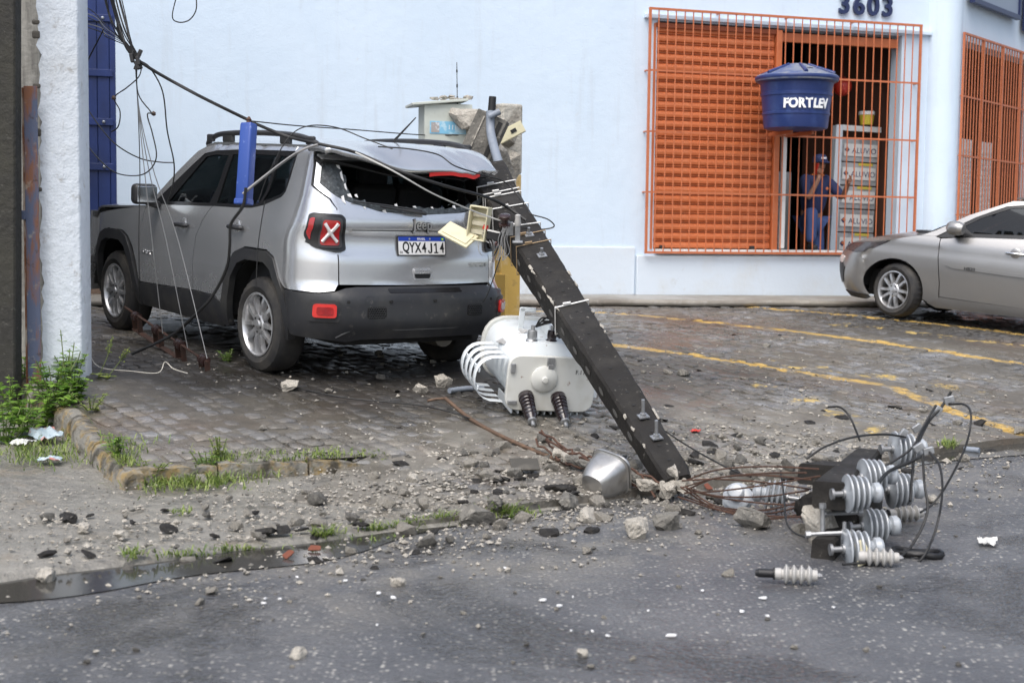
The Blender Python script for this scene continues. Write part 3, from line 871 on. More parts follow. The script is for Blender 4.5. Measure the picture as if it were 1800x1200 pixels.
# ------------------------------------------------------------------ damaged silver SUV
_fw = V((-math.sin(.666) * math.cos(.053), math.cos(.666) * math.cos(.053), math.sin(.053)))
_lf = V((-math.cos(.666), -math.sin(.666), 0)); _up = _fw.cross(_lf)
M_SUV = frame(V((-1.144, 10.732, .392)), _fw, _lf, _up)
suv = thing('parked_suv', 'silver SUV with smashed rear window and crumpled spoiler under the fallen pole', 'car', M_SUV)
HW = hermite([(.20, .80), (.30, .86), (.42, .89), (.55, .90), (.68, .905), (.85, .90), (1.0, .888), (1.10, .868), (1.17, .845), (1.25, .822), (1.38, .785), (1.5, .748), (1.57, .722), (1.62, .69), (1.66, .62)])
XR = hermite([(.20, -.70), (.30, -.79), (.38, -.83), (.48, -.852), (.58, -.852), (.63, -.838), (.665, -.80), (.70, -.778), (.78, -.772), (.86, -.765), (.94, -.742), (1.0, -.734), (1.05, -.738), (1.075, -.752), (1.12, -.752), (1.18, -.735), (1.3, -.695), (1.42, -.655), (1.53, -.615), (1.60, -.575), (1.66, -.5)])
RC = hermite([(.2, .36), (.6, .36), (.9, .33), (1.15, .27), (1.3, .20), (1.66, .15)])
A1, A2_, CR = .56, .98, .075
def Fs(a, z, off=0.0):
    sg_ = -1 if a < 0 else 1; a = abs(a)
    hw = HW(z) + off; xr = XR(z) - off; rc = RC(z)
    yc = hw - rc
    p0 = math.atan(2 * CR * yc / hw ** 2); yc = hw - rc * (1 - math.sin(p0))
    if a <= A1:
        y = a / A1 * yc; x = xr + CR * (y / hw) ** 2
    else:
        xc = xr + CR * (yc / hw) ** 2 + rc * math.cos(p0)
        if a <= A2_:
            # corner arc, tangent to the rear face
            ph = p0 + (a - A1) / (A2_ - A1) * (math.pi / 2 - p0)
            y = yc + rc * (math.sin(ph) - math.sin(p0)); x = xc - rc * math.cos(ph)
        else:
            d = a - A2_; x = -.53 + d + (xc + .53) * max(0, 1 - d / .6) ** 2
            y = hw - .012 * ((x - 1.0) / 1.6) ** 2
            if x > 2.75: y -= .42 * (x - 2.75) ** 2
    if sg_ < 0: y *= 1 - .07 * sstep(.35, .8, y) * (1 - sstep(-.45, .35, x))      # right rear corner driven in by the pole
    return V((x, sg_ * y, z))
SX = lambda x, z: (x + 1.51, z)                       # side outlines are given by x
def RYc(y, z):                                         # rear outlines by y
    sg_ = -1 if y < 0 else 1; y = abs(y); hw = HW(z); rc = RC(z); yc = hw - rc
    p0 = math.atan(2 * CR * yc / hw ** 2); yc = hw - rc * (1 - math.sin(p0))
    if y <= yc: return (sg_ * y / yc * A1, z)
    ph = math.asin(min(.999, (y - yc) / rc + math.sin(p0)))
    return (sg_ * (A1 + (ph - p0) / (math.pi / 2 - p0) * (A2_ - A1)), z)
def side_panels(name, pts, m, off=0.0, holes=(), th=.02, step=.05, both=True, rad=0, par=None, labels=None):
    res = []
    for sg_ in ((1, -1) if both else (1,)):
        mb = MB(); ol = rounded(pts, rad) if rad else pts
        panel(mb, lambda a, z: Fs(sg_ * a, z, off), ol, holes, step, flip=(sg_ > 0))
        res.append(mb.build(name, m, par or suv, smooth=180, solid=th))
    return res
S_ = lambda L: [SX(*p) for p in L]
arch_r_in = [(.475, .28), (.43, .50), (.375, .66), (.28, .765), (.16, .80), (-.12, .80), (-.235, .755), (-.335, .64), (-.41, .48), (-.455, .38), (-.47, .28)]
arch_r_out = [(.565, .28), (.52, .52), (.455, .71), (.345, .835), (.19, .882), (-.14, .882), (-.275, .84), (-.39, .715), (-.475, .54), (-.53, .40), (-.545, .28)]
def mirror_arch(L, cx=2.57, dx=.0): return [(cx + x * .97 + dx, z * .985) for x, z in L]
arch_f_in = mirror_arch(arch_r_in); arch_f_out = mirror_arch(arch_r_out)
g_ = .004
# quarter panel: from the rear door round the corner to the tailgate
ro = arch_r_out
quarter = S_([(.045, 1.195), (.03, .99), (.06, .93), (.05, .892), (-.14, .892)] ) + S_([(-.28, .85), (-.40, .72), (-.485, .645)]) + [RYc(.875, .644), RYc(.80, .642), RYc(.70, .655), RYc(.664, .695)]
quarter += [RYc(.664, z) for z in (.80, .93, 1.05, 1.15, 1.21)] + [RYc(.70, 1.27), RYc(.775, 1.36), RYc(.735, 1.50), RYc(.70, 1.60)] + S_([(-.50, 1.622), (-.22, 1.63), (-.20, 1.585), (-.265, 1.56), (-.255, 1.40), (-.235, 1.30), (-.19, 1.262)])
side_panels('quarter_panel', quarter, M_SILVER, step=.035)
rdoor = S_([(.035, 1.197), (.02, .99), (.05, .93), (.04, .892), (.19, .892), (.355, .842), (.465, .715), (.53, .52), (.575, .46), (.66, .495), (1.02, .50), (1.015, .75), (.985, .92), (.91, 1.03), (.845, 1.115), (.80, 1.152), (.45, 1.158), (.20, 1.168)])
side_panels('rear_door', rdoor, M_SILVER)
fdoor = S_([(1.03, .50), (1.98, .475), (2.01, .65), (2.01, .95), (1.985, 1.075), (1.86, 1.125), (1.55, 1.125), (.815, 1.150), (.858, 1.115), (.92, 1.035), (.995, .92), (1.025, .75)])
side_panels('front_door', fdoor, M_SILVER)
fender = S_([(1.995, .475), (2.055, .48), (2.10, .63), (2.17, .75), (2.28, .835), (2.40, .875), (2.72, .875), (2.85, .825), (2.96, .70), (3.02, .58), (3.18, .60), (3.22, .78), (3.20, .93), (3.0, .985), (2.6, 1.035), (2.2, 1.075), (1.995, 1.085), (2.02, .95), (2.022, .65)])
side_panels('front_fender', fender, M_SILVER)
rail = S_([(2.0, 1.09), (1.86, 1.13), (1.20, 1.545), (1.0, 1.572), (.5, 1.588), (0, 1.588), (-.20, 1.588), (-.215, 1.632), (.3, 1.640), (.9, 1.638), (1.15, 1.622), (1.33, 1.56), (1.6, 1.38), (1.94, 1.13)])
side_panels('roof_side', rail, M_SILVER)
# glazing band
band = S_([(1.86, 1.127), (1.55, 1.127), (.80, 1.153), (.45, 1.16), (.20, 1.17), (.04, 1.20), (-.19, 1.264), (-.232, 1.30), (-.25, 1.40), (-.26, 1.558), (-.20, 1.584), (0, 1.586), (.5, 1.586), (1.0, 1.570), (1.20, 1.543)])
gl_f = S_([(1.60, 1.152), (.885, 1.172), (.825, 1.30), (.80, 1.535), (1.0, 1.538), (1.16, 1.518)])
gl_r = S_([(.765, 1.177), (.45, 1.184), (.20, 1.193), (.12, 1.205), (.065, 1.30), (.06, 1.552), (.5, 1.553), (.735, 1.545), (.75, 1.35)])
gl_q = S_([(.075, 1.222), (-.165, 1.282), (-.205, 1.31), (-.232, 1.545), (.02, 1.552), (.03, 1.30)])
side_panels('window_frame', band, M_BLACK, -.004, [gl_f, gl_r, gl_q], .015)
for g in (gl_f, gl_r, gl_q): side_panels('window', g, M_GLASS, -.012, th=0)
# black cladding
side_panels('arch_trim', S_(arch_r_out[:] + arch_r_in[::-1]), M_PLASTIC, .014, th=.05, step=.04)
side_panels('arch_trim', S_(arch_f_out[:] + arch_f_in[::-1]), M_PLASTIC, .014, th=.05, step=.04)
side_panels('sill_trim', S_([(.535, .45), (.66, .488), (1.02, .492), (1.99, .466), (2.045, .46), (2.02, .28), (.575, .26)]), M_PLASTIC, .012, th=.04)
# rear bumper wraps from arch to arch
bt = [(1.51 - .50, .36), (1.51 - .475, .635), RYc(.875, .636), RYc(.80, .634), RYc(.70, .647), RYc(.62, .672), RYc(.54, .680), (0, .682)]
bb = [(0, .315), RYc(.50, .315), RYc(.60, .30), RYc(.72, .315), (.93, .33)]
bo = bb + bt
full = bo + [(-a, z) for a, z in bo[::-1]]
full = [p for i, p in enumerate(full) if i == 0 or p != full[i - 1]]
mb = MB(); panel(mb, lambda a, z: Fs(a, z, .012 + (-.014 * sstep(.40, .36, z) + .006 * sstep(.66, .62, z) if abs(a) < .66 else 0)), full, (), .035, True)
bump = mb.build('rear_bumper', M_PLASTIC, suv, smooth=180, solid=.03)
def on_rear(name, pts, m, off, par=suv, th=.01, rad=.02, step=.03, holes=()):
    mb = MB(); panel(mb, lambda a, z: Fs(a, z, off), rounded(pts, rad) if rad else pts, holes, step, True)
    return mb.build(name, m, par, smooth=180, solid=th)
yb = lambda L: [RYc(*p) for p in L]
def box_at(y0, y1, z0, z1): return yb([(y0, z0), (y1, z0), (y1, z1), (y0, z1)])
on_rear('bumper_recess', box_at(-.50, .50, .535, .625), M_PLASTIC, .0185, bump, rad=.03)
on_rear('bumper_slot', box_at(-.30, .30, .640, .668), M_BLACK, .018, bump, rad=.008)
for sg_ in (1, -1):
    q = sorted((sg_ * .69, sg_ * .82))
    pl = box_at(q[0] - .022, q[1] + .022, .445, .595); on_rear('lamp_recess', pl, M_PLASTIC, .020, bump, rad=.03)
    rf = on_rear('reflector', box_at(q[0], q[1], .475, .568), M_LREDB, .034, bump, .02, rad=.022)
    on_rear('lens', box_at(q[0] + .02, q[1] - .02, .495, .548), M_LREDD if sg_ > 0 else M_LCLEAR, .038, rf, rad=.014)
    q = sorted((sg_ * .335, sg_ * .475)); gq = box_at(q[0], q[1], .468, .548)
    gr = on_rear('bumper_grille', gq, M_UNDER, .0225, bump, rad=.02)
    mb = MB()
    for j in range(5):
        z = .478 + j * .0155
        mb = MB(); mb.tube([Fs(RYc(q[0] + .008 + (q[1] - q[0] - .016) * k / 14, z)[0], z + (.0035 if (k + j) % 2 else -.0035), .027) for k in range(15)], .0028, 4); mb.build('mesh_wire', M_PLASTIC, gr)
for y in (.30, -.05, .62, -.58): on_rear('parking_sensor', box_at(y - .012, y + .012, .572, .594), M_UNDER, .0265 if abs(y) < .4 else .018, bump, rad=.012)
mb = MB(); L = [(.68, .335), (.60, .385), (.52, .412), (.34, .415), (.30, .402), (.24, .385), (0, .385), (-.24, .385), (-.30, .402), (-.36, .415), (-.52, .412), (-.60, .385), (-.68, .335)]
mb.tube(spline([Fs(RYc(y, z)[0], z, .004) for y, z in L], 4), .010, 6); mb.build('skid_ridge', mat('worn_grey_plastic', (.085, .085, .085), .45), bump, smooth=60)
# tailgate
tg = yb([(-.655, .695), (0, .688), (.655, .695)]) + [RYc(.656, z) for z in (.80, .93, 1.05, 1.15, 1.21)] + [RYc(.69, 1.275), RYc(.765, 1.36), RYc(.725, 1.50), RYc(.70, 1.575)]
tg += [RYc(-.70, 1.575), RYc(-.725, 1.50), RYc(-.765, 1.36), RYc(-.69, 1.275)] + [RYc(-.656, z) for z in (1.21, 1.15, 1.05, .93, .80)]
hole = yb([(0, 1.178), (.34, 1.196), (.56, 1.255), (.68, 1.315), (.735, 1.375), (.705, 1.49), (.66, 1.535), (0, 1.55), (-.66, 1.535), (-.705, 1.49), (-.735, 1.375), (-.68, 1.315), (-.56, 1.255), (-.34, 1.196)])
mb = MB()
def gate_fn(a, z):
    p = Fs(a, z)
    if p.y < -.35: p += V((.055 * sstep(-.35, -.75, p.y) * sstep(.85, 1.3, z), 0, 0)) + V((.012, 0, .008)) * math.sin(p.y * 23 + z * 17) * sstep(.9, 1.25, z)
    return p
panel(mb, gate_fn, tg, [hole], .03, True)
tgate = mb.build('tailgate', M_SILVER, suv, smooth=180, solid=.022)
def crinkle(a, b, n, amp):
    r = random.Random(3); return [(a[0] + (b[0] - a[0]) * i / n + r.uniform(-amp, amp), a[1] + (b[1] - a[1]) * i / n + r.uniform(-amp, amp)) for i in range(1, n)]
# what is left of the rear window: a crazed corner and a jagged strip along the bottom
pc = [(.735, 1.375), (.705, 1.49), (.66, 1.533)]
jl = [(.62, 1.535)] + crinkle((.60, 1.53), (.535, 1.30), 9, .012) + [(.52, 1.262), (.56, 1.257), (.68, 1.316)]
on_rear('broken_glass', yb(pc + jl), M_CRACK, -.004, tgate, .006, 0, .03)
low_e = [(.56, 1.253), (.34, 1.194), (0, 1.176), (-.34, 1.194), (-.56, 1.253), (-.66, 1.31)]
jt = [(-.63, 1.325)] + crinkle((-.60, 1.30), (-.34, 1.232), 7, .010) + crinkle((-.34, 1.232), (.34, 1.232), 18, .010) + crinkle((.34, 1.235), (.54, 1.29), 7, .014)
on_rear('broken_glass', yb(low_e + jt), M_CRACK, -.004, tgate, .006, 0, .03)
r_ = random.Random(9)
for k in range(16):
    if k in (4, 5, 6, 9): continue
    y, z = [(.60, 1.50), (.585, 1.43), (.57, 1.36), (.55, 1.30), (.72, 1.44), (.735, 1.37), (.69, 1.325), (.60, 1.272), (.45, 1.222), (.66, 1.525), (.30, 1.20), (.05, 1.235), (-.10, 1.232), (.20, 1.24), (-.3, 1.24), (.5, 1.30)][k]
    w, h = r_.uniform(.008, .018), r_.uniform(.012, .04) if y > .5 else r_.uniform(.006, .015)
    on_rear('glass_shard', yb([(y - w, z - h), (y + w * .6, z - h * .4), (y + w, z + h * .7), (y - w * .5, z + h)]), M_FRAY, .004, tgate, .006, 0, .05)
# inner frame edge of the opening
mb = MB(); mb.tube([Fs(a, z, -.03) for a, z in resample(hole, .05)] + [Fs(*hole[0], -.03)], .014, 6); mb.build('window_seal', M_BLACK, tgate, smooth=60)
mb = MB(); mb.tube(spline([Fs(RYc(-.02, 1.19)[0], 1.19, .03), Fs(RYc(.1, 1.205)[0], 1.205, .04), Fs(RYc(.33, 1.24)[0], 1.232, .035)], 4), [.014] * 5 + [.008] * 4, 6)
mb.tube([Fs(RYc(.02, 1.212)[0], 1.212, .045), Fs(RYc(.30, 1.248)[0], 1.244, .03), Fs(RYc(.52, 1.262)[0], 1.262, .025)], .006, 5); mb.build('wiper', M_PLASTIC, tgate, smooth=60)
# shoulder crease, badge, plate, handle
mb = MB(); mb.tube([Fs(RYc(-.645 + 1.29 * i / 24, 1.066)[0], 1.066, -.0035) for i in range(25)], .0045, 5); mb.build('crease', M_UNDER, tgate)
def rear_M(y, z, off=.0, tilt=0):
    p = Fs(RYc(y, z)[0], z, off); p1 = Fs(RYc(y + .02, z)[0], z, off); p2 = Fs(RYc(y, z + .02)[0], z + .02, off)
    ex = (p - p1).normalized(); ez = (p2 - p); ez = (ez - ex * ez.dot(ex)).normalized(); n = ex.cross(ez)
    return frame(p, ex, ez, n)
text('badge', 'Jeep', .105, M_ALLOY, tgate, rear_M(.0, 1.108, .007), .003, .001, sx=.84, spacing=1.05)
text('badge_backing', 'Jeep', .105, M_BLACK, tgate, rear_M(.0, 1.108, .003), .003, .0045, sx=.84, spacing=1.05)
text('badge', 'SPORT', .042, M_CHROME, tgate, rear_M(-.52, .825, .004), .003, .0015, spacing=1.1, sx=1.35)
pm_ = rear_M(0, .962, .012)
pl = bpy.data.objects.new('licence_plate', None); COL.objects.link(pl); pl.parent = tgate; pl.matrix_local = pm_
pl.empty_display_size = .1
bx2 = lambda w, h, cx, cy, z0, z1: MB().prism(rounded(rect(cx - w / 2, cx + w / 2, cy - h / 2, cy + h / 2), .008), z0, z1)
bx2(.408, .138, 0, 0, -.012, .004).build('plate_frame', M_INK, pl)
bx2(.396, .126, 0, 0, .004, .0062).build('plate_face', M_PLATE, pl)
MB().box((0, .048, .0066), (.396, .030, .001)).build('plate_band', M_PLATEB, pl)
text('lettering', 'BRASIL', .020, M_PLATE, pl, T(-.005, .048, .0075), .0004, .0006, 1.15)
for k, ch in enumerate('QYX4J14'):
    x = -.137 + k * .0515
    if ch == 'J': MB().prism([(.004, .036), (.017, .036), (.017, -.024), (.008, -.036), (-.010, -.036), (-.018, -.026), (-.018, -.014), (-.007, -.014), (-.007, -.024), (-.004, -.027), (.002, -.027), (.004, -.022)], -.0004, .0008, T(x, -.017, .0068)).build('lettering', M_INK, pl)
    elif ch == '1': MB().prism([(-.018, -.036), (.018, -.036), (.018, -.027), (.006, -.027), (.006, .036), (-.005, .036), (-.018, .024), (-.018, .015), (-.005, .023), (-.005, -.027), (-.018, -.027)], -.0004, .0008, T(x, -.017, .0068)).build('lettering', M_INK, pl)
    else: text('lettering', ch, .100, M_INK, pl, T(x, -.017 + (.006 if ch == 'Q' else 0) + (.0 if ch != 'J' else .008), .0068), .0006, .0022, sx=.72)
text('lettering', 'BR', .024, M_INK, pl, T(-.177, -.047, .0068), .0004)
MB().box((.178, .048, .0072), (.026, .018, .0006)).build('flag', M_PGREEN, pl)
MB().box((.178, .048, .0077), (.010, .010, .0006), T(.178, .048, 0) @ RZ(R(45)) @ T(-.178, -.048, 0)).build('flag', M_PYELL, pl)
for x in (-.105, .07): MB().lathe([(.008, .006), (.007, .009), (.002, .010)], 10, T(x, .048, 0)).build('screw', M_ALLOY, pl)
hm = rear_M(0, .765, .0)
hd = bpy.data.objects.new('tailgate_handle', None); COL.objects.link(hd); hd.parent = tgate; hd.matrix_local = hm; hd.empty_display_size = .1
MB().prism(rounded([(-.085, .04), (.085, .04), (.07, -.042), (-.07, -.042)], .018), -.01, .004).build('handle_surround', M_SILVER, hd, bevel=.002)
MB().prism(rounded([(-.07, .0), (.07, .0), (.06, -.032), (-.06, -.032)], .010), .002, .0055).build('handle_pocket', M_INK, hd)
MB().prism(rounded([(-.076, .033), (.076, .033), (.072, .002), (-.072, .002)], .010), .003, .014).build('handle_bar', M_SILVER, hd, bevel=.004)
# tail lamps on the corners
for sg_ in (1, -1):
    def ql(pts): return [(sg_ * (.545 + (a - .592) * .793), z) for a, z in pts]
    def onc(name, pts, m, off, par, th, rad):
        mb = MB(); panel(mb, lambda a, z: Fs(a, z, off), rounded(ql(pts), rad), (), .025, True)
        return mb.build(name, m, par, smooth=180, solid=th)
    onc('lamp_recess', [(.545, .885), (.96, .93), (.985, 1.20), (.545, 1.20)], M_SILVER, .003, suv, .01, .06)
    lamp = onc('tail_lamp', [(.592, .925), (.66, .918), (.86, .945), (.935, 1.02), (.945, 1.165), (.90, 1.18), (.62, 1.172), (.592, 1.15)], M_BLACK, .024, suv, .018, .025)
    onc('lamp_rim', [(.612, .945), (.80, .945), (.80, 1.155), (.612, 1.150)], M_PLASTIC, .040, lamp, .01, .03)
    onc('lens', [(.632, .962), (.785, .962), (.785, 1.135), (.632, 1.130)], M_LREDD, .044, lamp, .012, .02)
    onc('lens', [(.872, .99), (.915, 1.04), (.925, 1.14), (.872, 1.15)], M_LREDD, .028, lamp, .003, .015)
    for dz in (-1, 1):
        mb = MB(); mb.tube([Fs(sg_ * (.637 + q * .047), 1.048 + dz * q * .062, .047) for q in (-1, -.5, 0, .5, 1)], [.013, .011, .016, .011, .013], 6); mb.build('lamp_cross', M_LCLEAR, lamp, smooth=60)
# roof skin, spoiler, rails, aerial
ZC = hermite([(-.60, 1.600), (-.45, 1.645), (0, 1.672), (.6, 1.682), (1.05, 1.668), (1.25, 1.625)])
mb = MB()
def roof(u, v):
    x = -.50 + 1.72 * v; e = Fs(x + 1.51, 1.62 if x < 1.1 else 1.62 - .22 * (x - 1.1)); y = -e.y + 2 * e.y * u; k = (y / e.y) ** 2
    ze = e.z; dent = -.05 * math.exp(-((x + .45) / .22) ** 2 - ((y + .55) / .25) ** 2)
    return (x, y, ze + (ZC(x) - ze) * (1 - k ** 1.6) + dent)
mb.grid(roof, 24, 30); mb.build('roof', M_SILVER, suv, smooth=180, solid=.015)
edge_z = hermite([(-.66, 1.50), (-.5, 1.485), (-.2, 1.462), (.06, 1.47), (.4, 1.512), (.62, 1.555), (.74, 1.60)])
mb = MB()
def spoil(u, v):
    y = -.665 + 1.42 * u; x0 = -.44; x1 = -.775 + .10 * (y / .75) ** 2
    x = x0 + (x1 - x0) * v; z0 = 1.645 - .03 * (y / .7) ** 2; z1 = edge_z(y)
    r = 1 - (1 - min(1, (1 - abs(u * 2 - 1)) / .09)) ** 2 if abs(u * 2 - 1) > .91 else 1
    z = z0 + (z1 - z0) * (v ** 1.7) + .012 * math.sin(y * 9 + v * 3) * v + .016 * math.sin(y * 31 + v * 5) * math.sin(v * 7 + y * 11) * sstep(-.1, -.5, y) * v
    return (x, y, z - .02 * (1 - r))
mb.grid(spoil, 40, 12, flip=True)
spo = mb.build('spoiler', M_SILVER, suv, smooth=180)
spo.modifiers.new('t', 'SOLIDIFY').thickness = .035; spo.modifiers['t'].offset = -1
mb = MB(); mb.grid(lambda u, v: tuple(V(spoil(.45 - .33 * u + .0, .99)) + V((-.004 - .004 * math.sin(math.pi * u), 0, .004 - .026 * v + .010 * math.sin(math.pi * u)))), 14, 2); mb.build('brake_light', M_LREDB, spo, smooth=180, solid=.01)
mb = MB(); mb.grid(lambda u, v: tuple(V(spoil(u * .97 + .015, .35 + .55 * v)) + V((.05, 0, -.05 - .03 * math.sin(math.pi * v)))), 24, 5); mb.build('spoiler_underside', M_UNDER, spo, smooth=180, solid=.01)
for sg_ in (1, -1):
    pts = [(1.30, .665, 1.615), (1.18, .668, 1.672), (1.0, .672, 1.700), (.5, .676, 1.712), (0, .676, 1.704), (-.26, .670, 1.680), (-.40, .655, 1.640)]
    rr = MB(); P = spline([(x, sg_ * y, z) for x, y, z in pts], 5); rr.tube(P, [.012] + [.021] * (len(P) - 2) + [.012], 8); ra = rr.build('roof_rail', M_PLASTIC, suv, smooth=60)
    for x, l in ((.92, .16), (.03, .14), (1.22, .10), (-.32, .10)): MB().box((x, sg_ * .672, 1.665), (l, .034, .06)).build('rail_foot', M_PLASTIC, ra, bevel=.012)
an = MB(); an.tube([(-.32, 0, 1.645), (-.36, 0, 1.70), (-.62, 0, 1.86)], [.022, .009, .004], 6); an = an.build('aerial', M_INK, suv, smooth=60)
# mirrors, handles, screen, bonnet, nose
for sg_ in (1, -1):
    m_ = bpy.data.objects.new('door_mirror', None); COL.objects.link(m_); m_.parent = suv; m_.empty_display_size = .1; m_.matrix_local = T(1.72, sg_ * .90, 1.20)
    MB().box((0, sg_ * .10, 0), (.11, .20, .165)).build('mirror_housing', M_PLASTIC, m_, smooth=60, bevel=.04, seg=4)
    MB().box((-.058, sg_ * .10, .0), (.008, .165, .125)).build('mirror_glass', M_CHROME, m_, bevel=.003)
    MB().box((.02, sg_ * .0, -.075), (.07, .12, .06), RX(sg_ * .3)).build('mirror_arm', M_PLASTIC, m_, bevel=.015)
    for hx, hz, par in ((1.22, .985, None), (.33, 1.02, None)):
        p = Fs(sg_ * (hx + 1.51), hz, .004)
        h = bpy.data.objects.new('door_handle', None); COL.objects.link(h); h.parent = suv; h.matrix_local = T(p); h.empty_display_size = .1
        MB().lathe([(.050, -.006), (.042, -.001), (.02, .0)], 20, T(0, 0, .005) @ RX(R(-90 * sg_)) @ Matrix.Diagonal((.8, 1, 1, 1))).build('handle_cup', M_SILVER, h, smooth=60)
        mb = MB(); mb.tube(spline([(-.105, sg_ * .012, 0), (-.07, sg_ * .034, .002), (0, sg_ * .042, .004), (.07, sg_ * .034, .002), (.105, sg_ * .012, 0)], 4), [.014] + [.0185] * 15 + [.014], 8); mb.build('handle_grip', M_PLASTIC, h, smooth=60)
text('badge', 'SPORT', .05, M_CHROME, suv, frame(Fs(1.86 + 1.51, .725, .004), V((-1, 0, 0)), V((0, 0, 1)), V((0, 1, 0))), .003, .001, 1.1, sx=1.2)
mb = MB()
def wscr(u, v):
    x = 1.98 - .78 * v; z = 1.09 + .525 * v; hy = HW(min(z, 1.6)) - .03 - .02 * v
    y = -hy + 2 * hy * u; b = .16 * (1 - v) * (1 - (y / hy) ** 2) + .05 * v * (1 - (y / hy) ** 2)
    return (x + b, y, z + .035 * v * (1 - (y / hy) ** 2))
mb.grid(wscr, 14, 8); mb.build('windscreen', M_WSCREEN, suv, smooth=180)
mb = MB()
def hood(u, v):
    x = 1.96 + 1.26 * v; z = 1.088 - .06 * v - .10 * max(0, v - .75) ** 2 * 8; e = Fs(x + 1.51, z); y = -e.y + 2 * e.y * u
    return (x + .14 * (1 - v) * (1 - (y / e.y) ** 2) + .10 * v * (1 - (y / e.y) ** 2), y, z + .035 * (1 - (y / e.y) ** 2))
mb.grid(hood, 18, 16); mb.build('bonnet', M_SILVER, suv, smooth=180, solid=.015)
mb = MB()
def nose(u, v):
    z = .30 + .70 * v; y = -.86 + 1.72 * u; k = (abs(y) / .86)
    return (3.17 + .20 * (1 - k ** 2.6) - .06 * max(0, v - .7) - .10 * max(0, .2 - v), y * (1 - .01 * v), z)
mb.grid(nose, 20, 12, flip=True); nz = mb.build('front_bumper', M_SILVER, suv, smooth=180, solid=.02)
MB().box((3.36, 0, .86), (.03, .9, .12)).build('radiator_grille', M_BLACK, nz); MB().box((3.34, 0, .46), (.04, 1.2, .18)).build('lower_grille', M_PLASTIC, nz)
for sg_ in (1, -1): MB().lathe([(.10, 0), (.10, .03), (.09, .04)], 24, T(3.24, sg_ * .68, .87) @ RY(R(90)) @ Matrix.Diagonal((1, 1, 1, 1))).build('headlamp', M_LCLEAR, nz, smooth=40)
# underbody, wheel wells, cabin
ub = MB(); ub.box((1.30, 0, .40), (3.9, 1.10, .28)); ub.build('underbody', M_UNDER, suv)
for x in (0, 2.57):
    for sg_ in (1, -1):
        mb = MB(); mb.grid(lambda u, v: (x + .50 * math.cos(math.pi * u), sg_ * (.50 + .36 * v), .36 + .47 * math.sin(math.pi * u)), 16, 1); mb.build('wheel_well', M_UNDER, suv, solid=.01)
        MB().box((x, sg_ * .52, .55), (1.0, .02, .6)).build('wheel_well', M_UNDER, suv)
MB().cyl((-.3, .6, .33), (-.3, -.6, .33), .035, n=8).build('rear_axle', M_UNDER, suv)
mb = MB(); mb.cyl((-.2, -.32, .30), (-.62, -.32, .30), .09, n=14); mb.build('silencer', mat('exhaust_steel', (.22, .2, .17), .5, .7), suv, smooth=40)
cab = MB(); cab.box((.95, 0, .72), (2.8, 1.48, .44)); cab.build('cabin_floor', M_TRIMIN, suv)
MB().box((-.42, 0, 1.08), (.52, 1.30, .06)).build('parcel_shelf', M_TRIMIN, suv, bevel=.01)
for x, ys in ((.05, (-.42, 0, .42)), (1.05, (-.38, .38))):
    for y in ys:
        st = bpy.data.objects.new('seat', None); COL.objects.link(st); st.parent = suv; st.matrix_local = T(x, y, .80); st.empty_display_size = .1
        wd = .40 if len(ys) == 3 else .50
        MB().box((.0, 0, .28), (.14, wd, .62), RY(-.22)).build('seat_back', M_TRIMIN, st, bevel=.05, seg=3)
        MB().box((.28, 0, .06), (.52, wd, .16)).build('seat_cushion', M_TRIMIN, st, bevel=.05, seg=3)
        MB().box((-.12, 0, .645), (.10, .25, .17)).build('headrest', M_TRIMIN, st, bevel=.04, seg=3)
MB().box((1.78, 0, 1.02), (.35, 1.5, .16)).build('dashboard', M_TRIMIN, suv, bevel=.04)
mb = MB(); mb.tube([(1.45 - .06 * math.cos(a), .38 + .18 * math.sin(a), 1.04 + .17 * math.cos(a)) for a in [2 * math.pi * k / 20 for k in range(21)]], .014, 6); mb.build('steering_wheel', M_TRIMIN, suv)
# inner lining so the cabin reads dark
mb = MB(); mb.grid(lambda u, v: tuple(V(roof(u * .96 + .02, v * .96 + .03)) - V((0, 0, .035))), 12, 10); mb.build('headlining', M_TRIMIN, suv, smooth=180)
for sg_ in (1, -1):
    mb = MB(); panel(mb, lambda a, z: Fs(sg_ * a, z, -.07), S_([(-.38, .8), (-.2, .8), (-.25, 1.28), (-.28, 1.58), (-.38, 1.58)]), (), .08, sg_ > 0); mb.build('pillar_lining', M_TRIMIN, suv, smooth=180)
for x in (0, 2.57):
    wheel('wheel', T(x, .885, .345), suv)
    wheel('wheel', T(x, -.885, .345) @ RZ(math.pi), suv)

